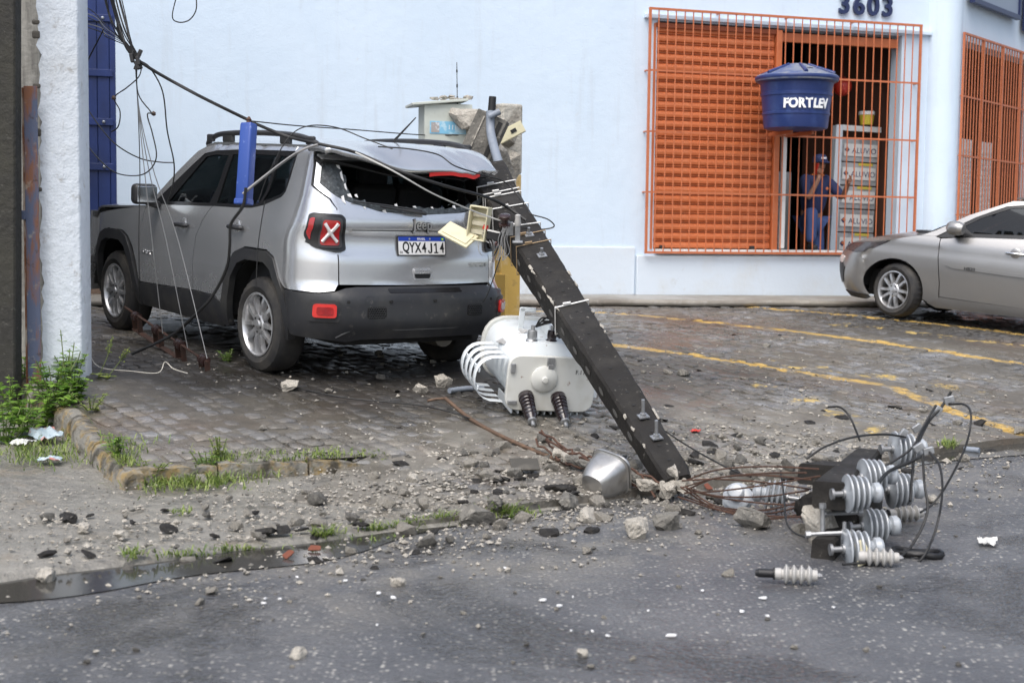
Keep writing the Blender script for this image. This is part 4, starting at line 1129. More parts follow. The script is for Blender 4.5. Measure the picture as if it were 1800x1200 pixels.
# ------------------------------------------------------------------ second car by the wall
_a = R(38); _pt = .085
_fw = V((-math.cos(_a) * math.cos(_pt), math.sin(_a) * math.cos(_pt), math.sin(_pt))); _lf = V((-math.sin(_a), -math.cos(_a), 0)); _up = _fw.cross(_lf)
M_SED = frame(V((4.774, 16.694, .495)), _fw, _lf, _up)
sed = thing('parked_sedan', 'champagne silver hatchback parked nose-in at the right edge by the shop wall', 'car', M_SED)
H2 = hermite([(.15, .78), (.25, .83), (.42, .855), (.58, .865), (.72, .858), (.80, .842), (.86, .838), (.93, .815), (1.0, .785), (1.1, .745), (1.25, .685), (1.38, .625), (1.44, .58)])
X2 = hermite([(.15, .66), (.24, .74), (.36, .80), (.5, .825), (.60, .825), (.68, .80), (.75, .74), (.82, .66), (.9, .56)])
def F2(a, z, off=0.0):
    sg_ = -1 if a < 0 else 1; a = abs(a); hw = H2(z) + off; xf = X2(min(z, .88)) + off; rc = .40; yc = hw - rc
    if a <= .5:
        y = a / .5 * yc; x = xf - .10 * (y / hw) ** 2
    else:
        xc = xf - .10 * (yc / hw) ** 2 - rc
        if a <= .95:
            ph = (a - .5) / .45 * math.pi / 2; y = yc + rc * math.sin(ph); x = xc + rc * math.cos(ph)
        else:
            d = a - .95; x = .36 - d + (xc - .36) * max(0, 1 - d / .5) ** 2
            y = hw - .012 * ((x + 1.3) / 1.5) ** 2
            if x < -2.6: y -= .10 * (x + 2.6) ** 2
    return V((x, sg_ * y, z))
X_ = lambda L: [(1.31 - x, z) for x, z in L]
def p2(name, pts, m, off=0., holes=(), th=.02, step=.05, par=None, rad=0, both=True):
    out = []
    for sg_ in ((1, -1) if both else (1,)):
        mb = MB(); panel(mb, lambda a, z: F2(sg_ * a, z, off), rounded(pts, rad) if rad else pts, holes, step, flip=(sg_ < 0))
        o = mb.build(name, m, par or sed, smooth=180, solid=th); out.append(o)
    return out
def arc(cx, cz, r, a0, a1, n): return [(cx + r * math.cos(R(a0 + (a1 - a0) * i / n)), cz + r * math.sin(R(a0 + (a1 - a0) * i / n))) for i in range(n + 1)]
ar = arc(0, .31, .355, -20, 200, 22)     # front arch, front to back over the top
fen = X_([(.345, .60), (.38, .66), (.36, .74), (.26, .80), (.12, .868), (.0, .895), (-.22, .945), (-.40, .955), (-.468, .935), (-.478, .75), (-.53, .45), (-.535, .235), (-.40, .225)]) + X_([p for p in ar[::-1] if p[1] > .22 and p[0] < .34])
p2('front_fender', fen, M_SEDAN, step=.045)
fd = X_([(-.478, .933), (-.488, .75), (-.54, .45), (-.545, .30), (-1.52, .285), (-1.52, 1.035), (-.9, .995)])
p2('front_door', fd, M_SEDAN)
rd = X_([(-1.53, 1.035), (-1.53, .285), (-2.10, .285), (-2.22, .52), (-2.45, .66), (-2.50, 1.075)])
p2('rear_door', rd, M_SEDAN)
arr = arc(-2.53, .31, .355, 200, -20, 22)
rq = X_([(-2.51, 1.075), (-2.46, .667)] + [p for p in arr if p[0] < -2.42 and p[1] > .22] + [(-2.95, .25), (-3.18, .35), (-3.2, .95), (-3.12, 1.12), (-2.9, 1.40), (-2.6, 1.43), (-2.72, 1.12)])
p2('quarter_panel', rq, M_SEDAN)
p2('sill', X_([(-.40, .215), (-.548, .292), (-2.10, .277), (-2.19, .20), (-.5, .17)]), M_SEDAN, .004)
p2('roof_side', X_([(-.24, .945), (-.42, .958), (-.80, 1.20), (-1.10, 1.345), (-1.5, 1.405), (-2.2, 1.405), (-2.6, 1.36), (-2.6, 1.43), (-1.6, 1.44), (-1.15, 1.405), (-.72, 1.215), (-.4, 1.02)]), M_SEDAN, step=.05)
bandp = X_([(-.44, .958), (-.90, 1.0), (-1.52, 1.04), (-2.5, 1.08), (-2.7, 1.12), (-2.58, 1.355), (-2.2, 1.40), (-1.5, 1.40), (-1.1, 1.34), (-.80, 1.195)])
w1 = X_([(-.80, 1.02), (-1.50, 1.065), (-1.52, 1.37), (-1.15, 1.325), (-.86, 1.195), (-.70, 1.09)]); w2_ = X_([(-1.60, 1.07), (-2.42, 1.10), (-2.45, 1.34), (-2.2, 1.37), (-1.60, 1.37)])
p2('window_frame', bandp, M_BLACK, -.004, [w1, w2_], .015)
M_FILM = glass('film_glass', (.03, .035, .038))
for w_ in (w1, w2_): p2('window', w_, M_FILM, -.010, th=0)
p2('window_strip', X_([(-.44, .945), (-.9, .986), (-1.52, 1.026), (-2.5, 1.066), (-2.5, 1.082), (-1.52, 1.042), (-.9, 1.002), (-.44, .961)]), M_BLACK, .004, th=.01)
# bumper, headlamps, bonnet
bm = [(0, .20), (.6, .20), (.86, .205)] + X_([(.40, .20), (.335, .22)] + [p for p in ar if p[0] > .30 and .21 < p[1] < .56]) + X_([(.34, .60)]) + [(.945, .70), (.80, .715), (.6, .74), (.3, .76), (0, .765)]
bm = bm + [(-a, z) for a, z in bm[::-1] if a > 0]
mb = MB(); panel(mb, lambda a, z: F2(a, z), bm, (), .045, False); fb = mb.build('front_bumper', M_SEDAN, sed, smooth=180, solid=.02)
M_HEAD = mat('smoked_headlamp', (.05, .047, .05), .1, coat=1.0, layers=[((.09, .03, .025), 5, .5, .66, .6)])
for sg_ in (1, -1):
    def on2_(name, pts, m, off, th=.015, rad=.01, par=fb):
        mb = MB(); panel(mb, lambda a, z: F2(sg_ * a, z, off), rounded(pts, rad), (), .04, sg_ < 0); return mb.build(name, m, par, smooth=180, solid=th)
    on2_('headlamp', [(.55, .735), (.70, .705), (.86, .685), (.97, .72), (1.04, .79), (1.13, .846), (1.03, .842), (.80, .80), (.58, .76)], M_HEAD, .006)
    on2_('bumper_intake', [(.55, .30), (.72, .32), (.78, .50), (.70, .57), (.52, .54)], M_PLASTIC, .006)
    on2_('fog_lamp', [(.64, .56), (.74, .545), (.76, .62), (.68, .64)], M_LCLEAR, .008)
    on2_('bumper_lip', [(.0, .165), (.9, .165), (.97, .19), (.97, .225), (0, .225)], M_PLASTIC, .010, rad=0)
mb = MB(); panel(mb, lambda a, z: F2(a, z, .007), rounded([(-.48, .30), (.48, .30), (.42, .60), (-.42, .60)], .05), (), .05, False); mb.build('radiator_grille', M_BLACK, fb, smooth=180, solid=.01)
mb = MB()
HZ = hermite([(-.30, .99), (0, .955), (.3, .895), (.55, .83), (.70, .77)])
HE = [(1.66, .957), (1.53, .947), (1.31, .897), (1.19, .874), (1.05, .862), (.80, .808), (.58, .770), (.30, .766), (.02, .768)]
def hood2(u, v):
    q = v * (len(HE) - 1); i = min(int(q), len(HE) - 2); w = q - i
    e = F2(HE[i][0] * (1 - w) + HE[i + 1][0] * w, HE[i][1] * (1 - w) + HE[i + 1][1] * w, .002)
    y = -e.y + 2 * e.y * u; k = (y / e.y) ** 2 if e.y > 1e-4 else 1
    return (e.x + .14 * (1 - k) * (1 - v) ** 2, y, e.z + max(0, HZ(e.x) + .012 - e.z) * (1 - k ** 1.5) * min(1, e.y / .5))
mb.grid(hood2, 24, 32, flip=True); mb.build('bonnet', M_SEDAN, sed, smooth=180, solid=.015)
mb = MB()
def ws2(u, v):
    x = -.30 - .92 * v; z = .985 + .435 * v ** .9; hy = H2(min(z, 1.42)) - .035; y = -hy + 2 * hy * u; k = (y / hy) ** 2
    return (x + .16 * (1 - k) * (1 - v) + .06 * (1 - k) * v, y, z + .03 * v * (1 - k))
mb.grid(ws2, 14, 10, flip=True); mb.build('windscreen', M_FILM, sed, smooth=180)
MB().box((-.22, 0, .985), (.20, 1.3, .03)).build('scuttle', M_PLASTIC, sed)
mb = MB()
def roof2(u, v):
    x = -1.18 - 1.5 * v; e = F2(1.31 - x, 1.43); y = -e.y + 2 * e.y * u; return (x, y, 1.432 + .04 * math.sin(math.pi * min(1, v * .9 + .12)) * (1 - (y / e.y) ** 2))
mb.grid(roof2, 14, 14, flip=True); mb.build('roof', M_SEDAN, sed, smooth=180, solid=.015)
mb = MB(); mb.grid(lambda u, v: (-3.22 + .45 * v ** 2.2 - .0 + .12 * abs(2 * u - 1) ** 3, (-.80 + 1.6 * u) * (1 - .22 * v), .25 + 1.17 * v), 14, 12, flip=True); mb.build('tail', M_SEDAN, sed, smooth=180, solid=.02)
for sg_ in (1, -1):
    m_ = bpy.data.objects.new('door_mirror', None); COL.objects.link(m_); m_.parent = sed; m_.matrix_local = T(-.66, sg_ * .80, 1.06); m_.empty_display_size = .1
    mb = MB(); mb.tube(spline([(.06, sg_ * .10, .0), (.02, sg_ * .12, .005), (-.05, sg_ * .13, .005), (-.10, sg_ * .13, .0)], 4), [.035] + [.062, .074, .078, .08, .08, .08, .08, .078, .076, .07, .066][:11] + [.06], 10); mb.build('mirror_housing', M_SEDAN, m_, smooth=60)
    MB().box((.0, sg_ * .04, -.055), (.10, .13, .035)).build('mirror_arm', M_BLACK, m_, bevel=.01)
    for hx in (-1.32, -2.25):
        p = F2(sg_ * (1.31 - hx), .855, .002); h = bpy.data.objects.new('door_handle', None); COL.objects.link(h); h.parent = sed; h.matrix_local = T(p); h.empty_display_size = .1
        MB().lathe([(.06, -.004), (.05, .002), (.02, .003)], 18, RX(R(-90 * sg_))).build('handle_cup', M_SEDAN, h, smooth=60)
        mb = MB(); mb.tube([(.10, sg_ * .012, 0), (.05, sg_ * .03, 0), (-.05, sg_ * .03, 0), (-.10, sg_ * .012, 0)], .013, 8); mb.build('handle_grip', M_CHROME, h, smooth=60)
tr = p2('side_moulding', X_([(-.58, .655), (-.66, .628), (-1.50, .610), (-1.50, .645), (-.9, .660)]), M_SEDAN, .016, th=.018, rad=.01)
p2('side_moulding', X_([(-1.54, .645), (-1.54, .610), (-2.12, .600), (-2.12, .63)]), M_SEDAN, .016, th=.018)
text('badge', 'HB20', .045, M_INK, tr[0], frame(F2(1.31 + .86, .640, .018), V((-1, 0, 0)), V((0, 0, 1)), V((0, 1, 0))), .002, .0006, sx=1.2)
MB().box((-1.25, 0, .36), (3.3, 1.15, .30)).build('underbody', M_UNDER, sed)
MB().box((-1.5, 0, .75), (2.2, 1.45, .5)).build('cabin', M_TRIMIN, sed)
for x in (0, -2.53):
    for sg_ in (1, -1):
        mb = MB(); mb.grid(lambda u, v: (x + .40 * math.cos(math.pi * u), sg_ * (.50 + .32 * v), .32 + .38 * math.sin(math.pi * u)), 16, 1); mb.build('wheel_well', M_UNDER, sed, solid=.01)
    st = R(-17) if x == 0 else 0
    wheel('wheel', T(x, .83, .308) @ RZ(st), sed, .308, .19, .212, 5)
    wheel('wheel', T(x, -.83, .308) @ RZ(math.pi + st), sed, .308, .19, .212, 5)

# ------------------------------------------------------------------ left edge: pillar, posts, added side wall
M_PILLAR = mat('limewashed_pillar', (.66, .71, .76), .85, layers=[((.52, .53, .52), 1.1, .5, .7, .6), ((.30, .28, .25), 9, .60, .72, .7), ((.16, .14, .12), 3.0, .66, .75, .8, (6, 6, .6))], bumps=[(16, .55, .02), (60, .5, .008)])
M_POST = mat('weathered_grey', (.30, .29, .26), .85, layers=[((.12, .115, .105), 2.2, .42, .62, .85, (8, 8, .5)), ((.45, .44, .40), 12, .55, .7, .5)], bumps=[(25, .6, .015)])
M_RUST = mat('rusted_blue_steel', (.085, .105, .17), .65, layers=[((.22, .085, .03), 2.6, .46, .58, .9, (5, 5, .9)), ((.35, .31, .25), 11, .58, .68, .6), ((.05, .03, .02), 17, .6, .7, .8)], bumps=[(40, .4, .006)])
M_BLKPOLE = mat('black_mossy_concrete', (.024, .023, .020), .85, layers=[((.10, .098, .085), 26, .60, .72, .7), ((.045, .043, .03), 2, .45, .65, .7)], bumps=[(18, .6, .02), (70, .5, .008)])
yaw = RZ(R(6))
pb = on(-3.0, 9.55)
pil = thing('gate_pillar', 'tall whitewashed pillar with peeling edge at the left of the yard', 'pillar', T(pb.x, pb.y, pb.z - .1) @ yaw)
def rough_box(w, d, h, seed, amp=.008, nz=40):
    r = random.Random(seed); mb = MB(); rings = []
    for i in range(nz + 1):
        z = h * i / nz; j = lambda: r.uniform(-amp, amp); e = amp * 2.2 * abs(math.sin(i * 1.7)) * (1 if r.random() < .5 else .3)
        rings.append([(-w / 2 + e + j(), -d / 2 + j() * .3, z), (-w / 2 + .03, -d / 2 + j() * .2, z), (w / 2 - .015, -d / 2, z), (w / 2 + j() * .2, -d / 2 + .015, z), (w / 2, d / 2, z), (-w / 2 + j(), d / 2, z)])
    mb.rings(rings); return mb
rough_box(.262, .34, 3.7, 1, .010, 60).build('pillar_shaft', M_PILLAR, pil, smooth=50)
for k, z in enumerate((1.35, 1.72, 2.02, 2.35, 2.43)): MB().box((-.135, -.165, z), (.05, .03, .03 + .02 * (k % 2))).build('exposed_patch', mat('exposed_mortar', (.10, .09, .075), .9, bumps=[(40, .6, .01)]), pil, bevel=.01)
p = at(57, 660, 9.75)
o = rough_box(.20, .16, 3.8, 2, .006).build('weathered_post', M_POST, smooth=50, M=T(p.x, p.y, G(p.x, p.y) - .15) @ yaw); tag(o, 'grey weathered concrete post behind the rusty steel post', 'post')
p = at(60, 665, 9.28)
rp = thing('steel_post', 'rust streaked blue steel post standing before the white pillar', 'post', T(p.x, p.y, G(p.x, p.y) - .15) @ RZ(R(4)))
hp = 2.32 - G(p.x, p.y) + .15
MB().box((.012, -.03, hp / 2), (.085, .012, hp)).build('web', M_RUST, rp, bevel=.003)
MB().box((-.038, .0, hp / 2 - .01), (.012, .07, hp)).build('flange', mat('rust_red', (.16, .06, .025), .8, layers=[((.38, .33, .27), 6, .5, .62, .8, (3, 3, .7))], bumps=[(40, .5, .008)]), rp, bevel=.003)
MB().box((-.04, -.04, hp * .60), (.03, .03, .06)).build('hinge', M_RUST, rp, bevel=.004)
p = at(14, 640, 9.1)
mb = MB(); mb.rings([[(q * x, q * y, z) for x, y in ((-.075, -.06), (.065, -.06), (.075, -.05), (.075, .06), (-.075, .06))] for z, q in ((0, 1.05), (1.2, 1.03), (2.4, .98), (4.2, .95))])
o = mb.build('utility_pole', M_BLKPOLE, smooth=30, M=T(p.x - .02, p.y, G(p.x, p.y) - .2) @ RY(R(1.0))); tag(o, 'black weathered pole at the extreme left edge of the picture', 'pole')
# side wall, mostly unseen, added tall and dark to darken the SUV flank
M_NWALL = mat('shading_wall_grey', (.16, .157, .148), .85, layers=[((.07, .069, .065), 1.4, .44, .62, .9), ((.05, .05, .05), 5, .57, .64, .8)], bumps=[(20, .4, .01)])
nb = thing('shading_side_wall', 'grey stained side wall glimpsed between the black pole and the pillar, added to darken the SUV flank', 'wall', T(-3.75, 10.6, .1) @ RZ(R(119)))
MB().box((3.2, .12, 2.1), (6.4, .22, 4.2)).build('wall_panel', M_NWALL, nb)
MB().box((3.2, .12, 4.24), (6.5, .30, .08)).build('coping', M_POST, nb)

# ------------------------------------------------------------------ concrete, rust and fittings
M_CONC = mat('broken_concrete', (.36, .335, .29), .9, layers=[((.22, .20, .17), 9, .45, .65, .8), ((.52, .49, .43), 38, .52, .66, .7), ((.07, .068, .062), 24, .60, .68, .7)], bumps=[(30, .9, .02), (110, .7, .006)])
M_CONCD = mat('blackened_concrete', (.015, .0135, .012), .8, spec=.3, layers=[((.032, .029, .025), 5, .45, .68, .8), ((.17, .16, .14), 30, .64, .70, .8)], bumps=[(22, .35, .012), (90, .4, .004)], rlay=(.55, 2, .4, .6))
M_CONCM = mat('grey_concrete', (.15, .142, .125), .85, layers=[((.07, .067, .06), 7, .45, .62, .8), ((.33, .31, .27), 26, .55, .68, .7)], bumps=[(30, .8, .015), (110, .6, .005)])
M_REBAR = mat('rusty_rebar', (.085, .042, .026), .85, layers=[((.05, .025, .018), 20, .45, .6, .8)], bumps=[(120, .6, .003)])
M_GALV = mat('galvanised', (.40, .41, .42), .45, .75, layers=[((.22, .22, .22), 14, .45, .65, .7)])
M_PORC = mat('grey_porcelain', (.36, .385, .41), .25, layers=[((.25, .27, .29), 9, .45, .65, .6), ((.12, .10, .08), 16, .6, .7, .6)], coat=.5)
M_POLY = mat('pale_polymer', (.40, .39, .37), .5, layers=[((.26, .25, .23), 10, .5, .7, .6)])
M_BUSH = mat('brown_porcelain', (.018, .012, .014), .18, coat=.6)
M_WIRE = mat('black_cable', (.012, .012, .012), .55)
M_WIREG = mat('grey_wire', (.25, .25, .25), .5, .5)
M_STRAP = mat('white_strap', (.70, .69, .66), .5)
M_PVC = mat('grey_conduit', (.21, .24, .285), .5, layers=[((.12, .13, .15), 9, .5, .7, .5)])
M_CREAM = mat('cream_plastic', (.62, .58, .40), .5, layers=[((.42, .38, .25), 9, .55, .7, .6)])
M_TWHITE = mat('transformer_paint', (.68, .725, .75), .42, layers=[((.52, .55, .55), 3, .5, .7, .6), ((.20, .10, .05), 17, .66, .72, .8)], bumps=[(14, .1, .01)])
M_TCREAM = mat('transformer_lid_paint', (.60, .605, .57), .5, layers=[((.42, .40, .33), 4, .5, .7, .6), ((.16, .06, .03), 13, .67, .71, .9)])
M_TAN = mat('yellow_pillar_paint', (.62, .40, .10), .7, layers=[((.72, .60, .40), 3, .46, .58, .9, (1, 1, .7)), ((.3, .2, .08), 8, .58, .7, .6)], bumps=[(14, .3, .01)])
M_BOX = mat('meter_box_paint', (.50, .53, .48), .55, layers=[((.35, .36, .32), 5, .5, .7, .6), ((.2, .18, .15), 20, .64, .7, .7)])

def chunk(name, seed, size, m, n=16, bev=.004, dis=.0):
    import bmesh
    r = random.Random(seed); bm = bmesh.new()
    for _ in range(n):
        v = V((r.gauss(0, 1), r.gauss(0, 1), r.gauss(0, 1))).normalized()
        q = max(abs(v.x), abs(v.y), abs(v.z)) ** .6
        bm.verts.new((v.x / q * size[0] / 2, v.y / q * size[1] / 2, v.z / q * size[2] / 2))
    g = bmesh.ops.convex_hull(bm, input=bm.verts[:])
    bmesh.ops.delete(bm, geom=[e for e in g['geom_interior'] if isinstance(e, bmesh.types.BMVert)], context='VERTS')
    if dis:
        bmesh.ops.triangulate(bm, faces=bm.faces[:])
        bmesh.ops.subdivide_edges(bm, edges=bm.edges[:], cuts=2, use_grid_fill=True, fractal=.0)
        for v in bm.verts: v.co += V((r.uniform(-1, 1), r.uniform(-1, 1), r.uniform(-1, 1))) * dis
    me = bpy.data.meshes.new(name); bm.to_mesh(me); bm.free(); me.materials.append(m)
    return me

# ------------------------------------------------------------------ meter pillar with its box
mp = on(-.07, 12.42)
mpil = thing('meter_pillar', 'yellow and cream painted pillar behind the right rear corner of the SUV', 'pillar', T(mp.x, mp.y, mp.z - .1) @ RZ(R(30)))
MB().box((0, 0, .78), (.20, .20, 1.56)).build('shaft', M_TAN, mpil, bevel=.01)
MB().box((0.0, 0, 1.86), (.21, .21, .60)).build('shaft', mat('bare_render', (.44, .42, .37), .9, layers=[((.2, .18, .15), 6, .45, .6, .8)], bumps=[(30, .8, .02)]), mpil, bevel=.02)
MB().box((-.10, -.11, .35), (.03, .20, .70)).build('guard_plate', M_TAN, mpil, bevel=.005)
bxp = at(782, 262, 12.25)
mbx = thing('meter_box', 'pale grey-green meter box with blue sticker, standing behind the SUV roof', 'meter box', T(bxp.x, bxp.y, bxp.z - .45) @ RZ(R(14)))
MB().box((0, 0, .40), (.41, .30, .84)).build('box_body', M_BOX, mbx, bevel=.006)
MB().box((.01, -.01, .835), (.48, .36, .022), RY(R(-6))).build('box_lid', M_BOX, mbx, bevel=.004)
st_ = MB().box((-.005, -.153, .62), (.31, .004, .105)).build('sticker', mat('sticker_blue', (.20, .48, .68), .5, layers=[((.55, .72, .80), 9, .5, .6, .8)]), mbx)
MB().box((-.115, -.1562, .62), (.07, .002, .085)).build('sticker_photo', mat('sticker_photo', (.35, .32, .30), .5, layers=[((.62, .66, .70), 22, .47, .56, .9)]), st_)
text('lettering', '11190', .055, M_LETTER, st_, T(.06, -.1565, .622) @ RX(R(90)), .0006)
rr = random.Random(4)
for k in range(9): tag(link('concrete_bit', chunk('concrete_bit', 60 + k, (rr.uniform(.05, .13), rr.uniform(.05, .12), rr.uniform(.02, .05)), M_CONC, 12), M_CONC, M=mbx.matrix_basis @ T(rr.uniform(-.10, .20), rr.uniform(-.15, .12), .865 + rr.uniform(0, .02)) @ RZ(rr.uniform(0, 6))), 'pale concrete bit lying on the lid of the meter box', 'concrete', 'concrete bits on the meter box lid')
p0 = at(804, 190, 12.2); p1 = at(803, 110, 12.2)
mb = MB(); mb.tube([p0, p0 + (p1 - p0) * .25], .008, 6); mb.tube([p0 + (p1 - p0) * .2, p1], .0035, 5); mb.tube([p0.lerp(p1, .45), p0.lerp(p1, .52)], .007, 5); mb.tube([p0.lerp(p1, .78), p0.lerp(p1, .84)], .007, 5)
tag(mb.build('whip_aerial', M_WIRE), 'thin upright whip aerial on top of the meter box', 'aerial')
# rubble heap of the pole's foot on the pillar
def put(name, seed, px, py, Y, size, m, label, rot=(0, 0, 0), n=18, dis=.004, cat='concrete'):
    p = at(px, py, Y)
    from mathutils import Euler
    me = chunk(name, seed, size, m, n, dis=dis)
    o = link(name, me, m, M=T(p) @ Euler(rot).to_matrix().to_4x4()); return tag(o, label, cat)
put('concrete_lump', 301, 860, 295, 11.75, (.44, .34, .50), M_CONC, 'pale broken concrete lump between the dark slab and the grey conduit', (0, .2, .3))
put('concrete_lump', 302, 826, 212, 12.1, (.38, .28, .22), M_CONC, 'jagged concrete lump at the right edge of the meter box', (.2, .1, 0))
put('concrete_lump', 303, 880, 232, 12.1, (.30, .28, .28), M_CONC, 'crumbling concrete lump right of the conduit top', (.1, .5, .2))
put('concrete_lump', 304, 884, 300, 12.0, (.26, .24, .42), M_CONC, 'rough concrete lump stuck to the pillar below the cream bracket', (.1, .3, .6))
slab = thing('concrete_slab', 'dark tilted slab of the pole resting beside the meter box', 'slab', T(at(842, 262, 11.5)) @ RY(R(24)) @ RZ(R(-10)))
MB().box((0, 0, 0), (.26, .12, .58)).build('slab_face', M_CONCM, slab, bevel=.008)
MB().box((.085, -.062, .06), (.035, .012, .40)).build('slab_groove', M_UNDER, slab)
MB().box((-.055, -.064, .0), (.01, .012, .50)).build('slab_edge', M_CONC, slab)
br = thing('steel_bracket', 'cream steel channel bracket sticking out right of the broken pillar', 'bracket', T(at(897, 233, 11.9)) @ RY(R(-28)))
MB().box((0, 0, 0), (.24, .012, .09)).box((0, .03, .045), (.24, .06, .01)).box((0, .03, -.045), (.24, .06, .01)).build('channel', M_CREAM, br)
MB().box((.03, -.008, .0), (.05, .008, .03)).build('slot', M_INK, br)
cp = thing('conduit_pipe', 'grey plastic conduit with black capped end running down onto the fallen pole', 'pipe', T(at(866, 205, 11.5)))
o0 = at(866, 205, 11.5)
mb = MB(); mb.tube([q - o0 for q in spline([at(862, 196, 11.45), at(863, 235, 11.4), at(876, 285, 11.1), at(893, 335, 10.75), at(915, 372, 10.4), at(935, 412, 10.1)], 5)], .036, 12); mb.build('pipe', M_PVC, cp, smooth=60)
mb = MB(); mb.tube([q - o0 for q in (at(864, 200, 11.46), at(866, 170, 11.46))], [.034, .030], 12); mb.build('end_cap', M_INK, cp, smooth=60)
mb = MB(); mb.tube([q - o0 for q in (at(860, 205, 11.40), at(879, 196, 11.40))], .026, 10); mb.build('elbow', M_PVC, cp, smooth=60)

# ------------------------------------------------------------------ the fallen pole
PL, PU = at(1192, 852, 7.50), at(850, 312, 11.0)
pd = (PU - PL).normalized(); plen = (PU - PL).length
cv = ((CAM - PL.lerp(PU, .5)).normalized()); cv = (cv - pd * cv.dot(pd)).normalized()
n1 = max(((Matrix.Rotation(R(q), 4, pd) @ cv).normalized() for q in (-27, 27)), key=lambda v: v.x)   # the drilled face looks up and to the right
ex = pd.cross(n1)
M_P = frame(PL, ex, n1, ex.cross(n1))
if ex.cross(n1).dot(pd) < 0: ex = -ex; M_P = frame(PL, ex, n1, ex.cross(n1))
pole = thing('fallen_pole', 'broken dark concrete utility pole leaning from the SUV corner down to the road', 'pole', M_P)
wz = lambda z: .165 + .115 * z / plen + .06 * sstep(.84, 1.0, z / plen)     # width across the drilled face
dz = lambda z: .135 + .105 * z / plen      # depth of the side face
prs = random.Random(8); rings = []
for i in range(49):
    z = plen * i / 48; w, d = wz(z) / 2, dz(z) / 2; b = .016; j = lambda: prs.uniform(-.0025, .0025)
    if i == 0: w *= .86; d *= .84
    if i % 11 == 5: b = .026
    rings.append([(-w + b, -d, z), (w - b, -d, z), (w + j(), -d + b, z), (w + j(), d - b + j(), z), (w - b + j(), d + j(), z), (-w + b + j(), d + j(), z), (-w + j(), d - b + j(), z), (-w + j(), -d + b, z)])
pm = MB(); pm.rings(rings); pm.build('shaft', M_CONCD, pole, smooth=30)
me = MB().lathe([(.0105, 0), (.0105, .0012)], 10).mesh('bolt_hole'); me.materials.append(M_UNDER)
k = 0; z = .14
while z < plen * .93:
    link('bolt_hole', me, M_UNDER, pole, M=T(.006 * math.sin(k * 2), dz(z) / 2 + .0012, z) @ RX(R(-90))); z += .135; k += 1
me2 = MB().lathe([(.019, 0), (.019, .001)], 12, Matrix.Diagonal((1.0, 2.2, 1, 1))).mesh('cast_hollow'); mh = mat('hollow_grey', (.10, .097, .09), .8); me2.materials.append(mh)
z = .5
lx = -1 if (M_P.to_3x3() @ V((-1, 0, 0))).x < 0 else 1
while z < plen * .85:
    link('cast_hollow', me2, mh, pole, M=T(lx * (wz(z) / 2 + .003), 0, z) @ RY(R(90 * lx)) @ RZ(R(90))); z += .24
for z in (.34, .55, 2.52, 2.83):
    b = bpy.data.objects.new('bolt', None); COL.objects.link(b); b.parent = pole; b.empty_display_size = .05
    b.matrix_local = T(-.004, dz(z) / 2 + .002, z) @ (RX(R(-90)) if z > 1 else rot_to(M_P.to_3x3().inverted() @ V((-.05, -.25, 1))))
    MB().box((0, 0, .005), (.06, .06, .008)).build('washer', M_GALV, b); MB().lathe([(.019, .009), (.019, .024)], 6).build('nut', M_GALV, b); MB().lathe([(.010, .024), (.010, .105 if z < 1 else .06)], 8).build('stud', M_GALV, b)
def strap(z, tilt, wd=.012, m=M_STRAP):
    w, d = wz(z) / 2 + .005, dz(z) / 2 + .005; mb = MB()
    for q in (-1, 1): pass
    pts = [(-w, -d), (w, -d), (w, d), (-w, d)]
    rings = []
    for o_, h in ((0, -wd), (.004, -wd), (.004, wd), (0, wd)):
        rings.append([((abs(x) + o_) * (1 if x > 0 else -1), (abs(y) + o_) * (1 if y > 0 else -1), z + h + tilt * x) for x, y in pts])
    mb.rings(rings, False); s_ = mb.build('strap', m, pole)
    MB().box((w * .3, d + .012, z + tilt * w * .3), (.05, .014, wd * 2.6)).build('buckle', m, s_)
for z, tt in ((plen * .905, -.10), (plen * .872, -.12), (plen * .858, -.10), (plen * .81, -.05), (plen * .735, .05), (plen * .455, -.12)): strap(z, tt, .006)
for z in (plen * .70, plen * .665): strap(z, -.1, .004, mat('tan_tape', (.34, .24, .14), .6))
for k in range(8):
    link('fracture', chunk('fracture', 400 + k, (prs.uniform(.06, .12), prs.uniform(.06, .12), prs.uniform(.05, .11)), M_CONC, 14, dis=.004), M_CONC, pole, M=T(prs.uniform(-.06, .06), prs.uniform(-.05, .06), prs.uniform(-.05, .03)))
for k in range(6):
    link('fracture', chunk('fracture', 420 + k, (prs.uniform(.08, .16), prs.uniform(.06, .10), prs.uniform(.06, .13)), M_CONC, 14, dis=.004), M_CONC, pole, M=T(prs.uniform(-.12, .12), prs.uniform(-.03, .12), plen + prs.uniform(-.08, .05)))
for k in range(16):
    z = prs.uniform(.2, plen * .95); sx_ = lx if k % 3 else -lx
    link('edge_chip', chunk('edge_chip', 470 + k, (.022, .016, prs.uniform(.03, .14)), M_CONC, 10), M_CONC, pole, M=T(sx_ * (wz(z) / 2 - .004), dz(z) / 2 - .004, z))
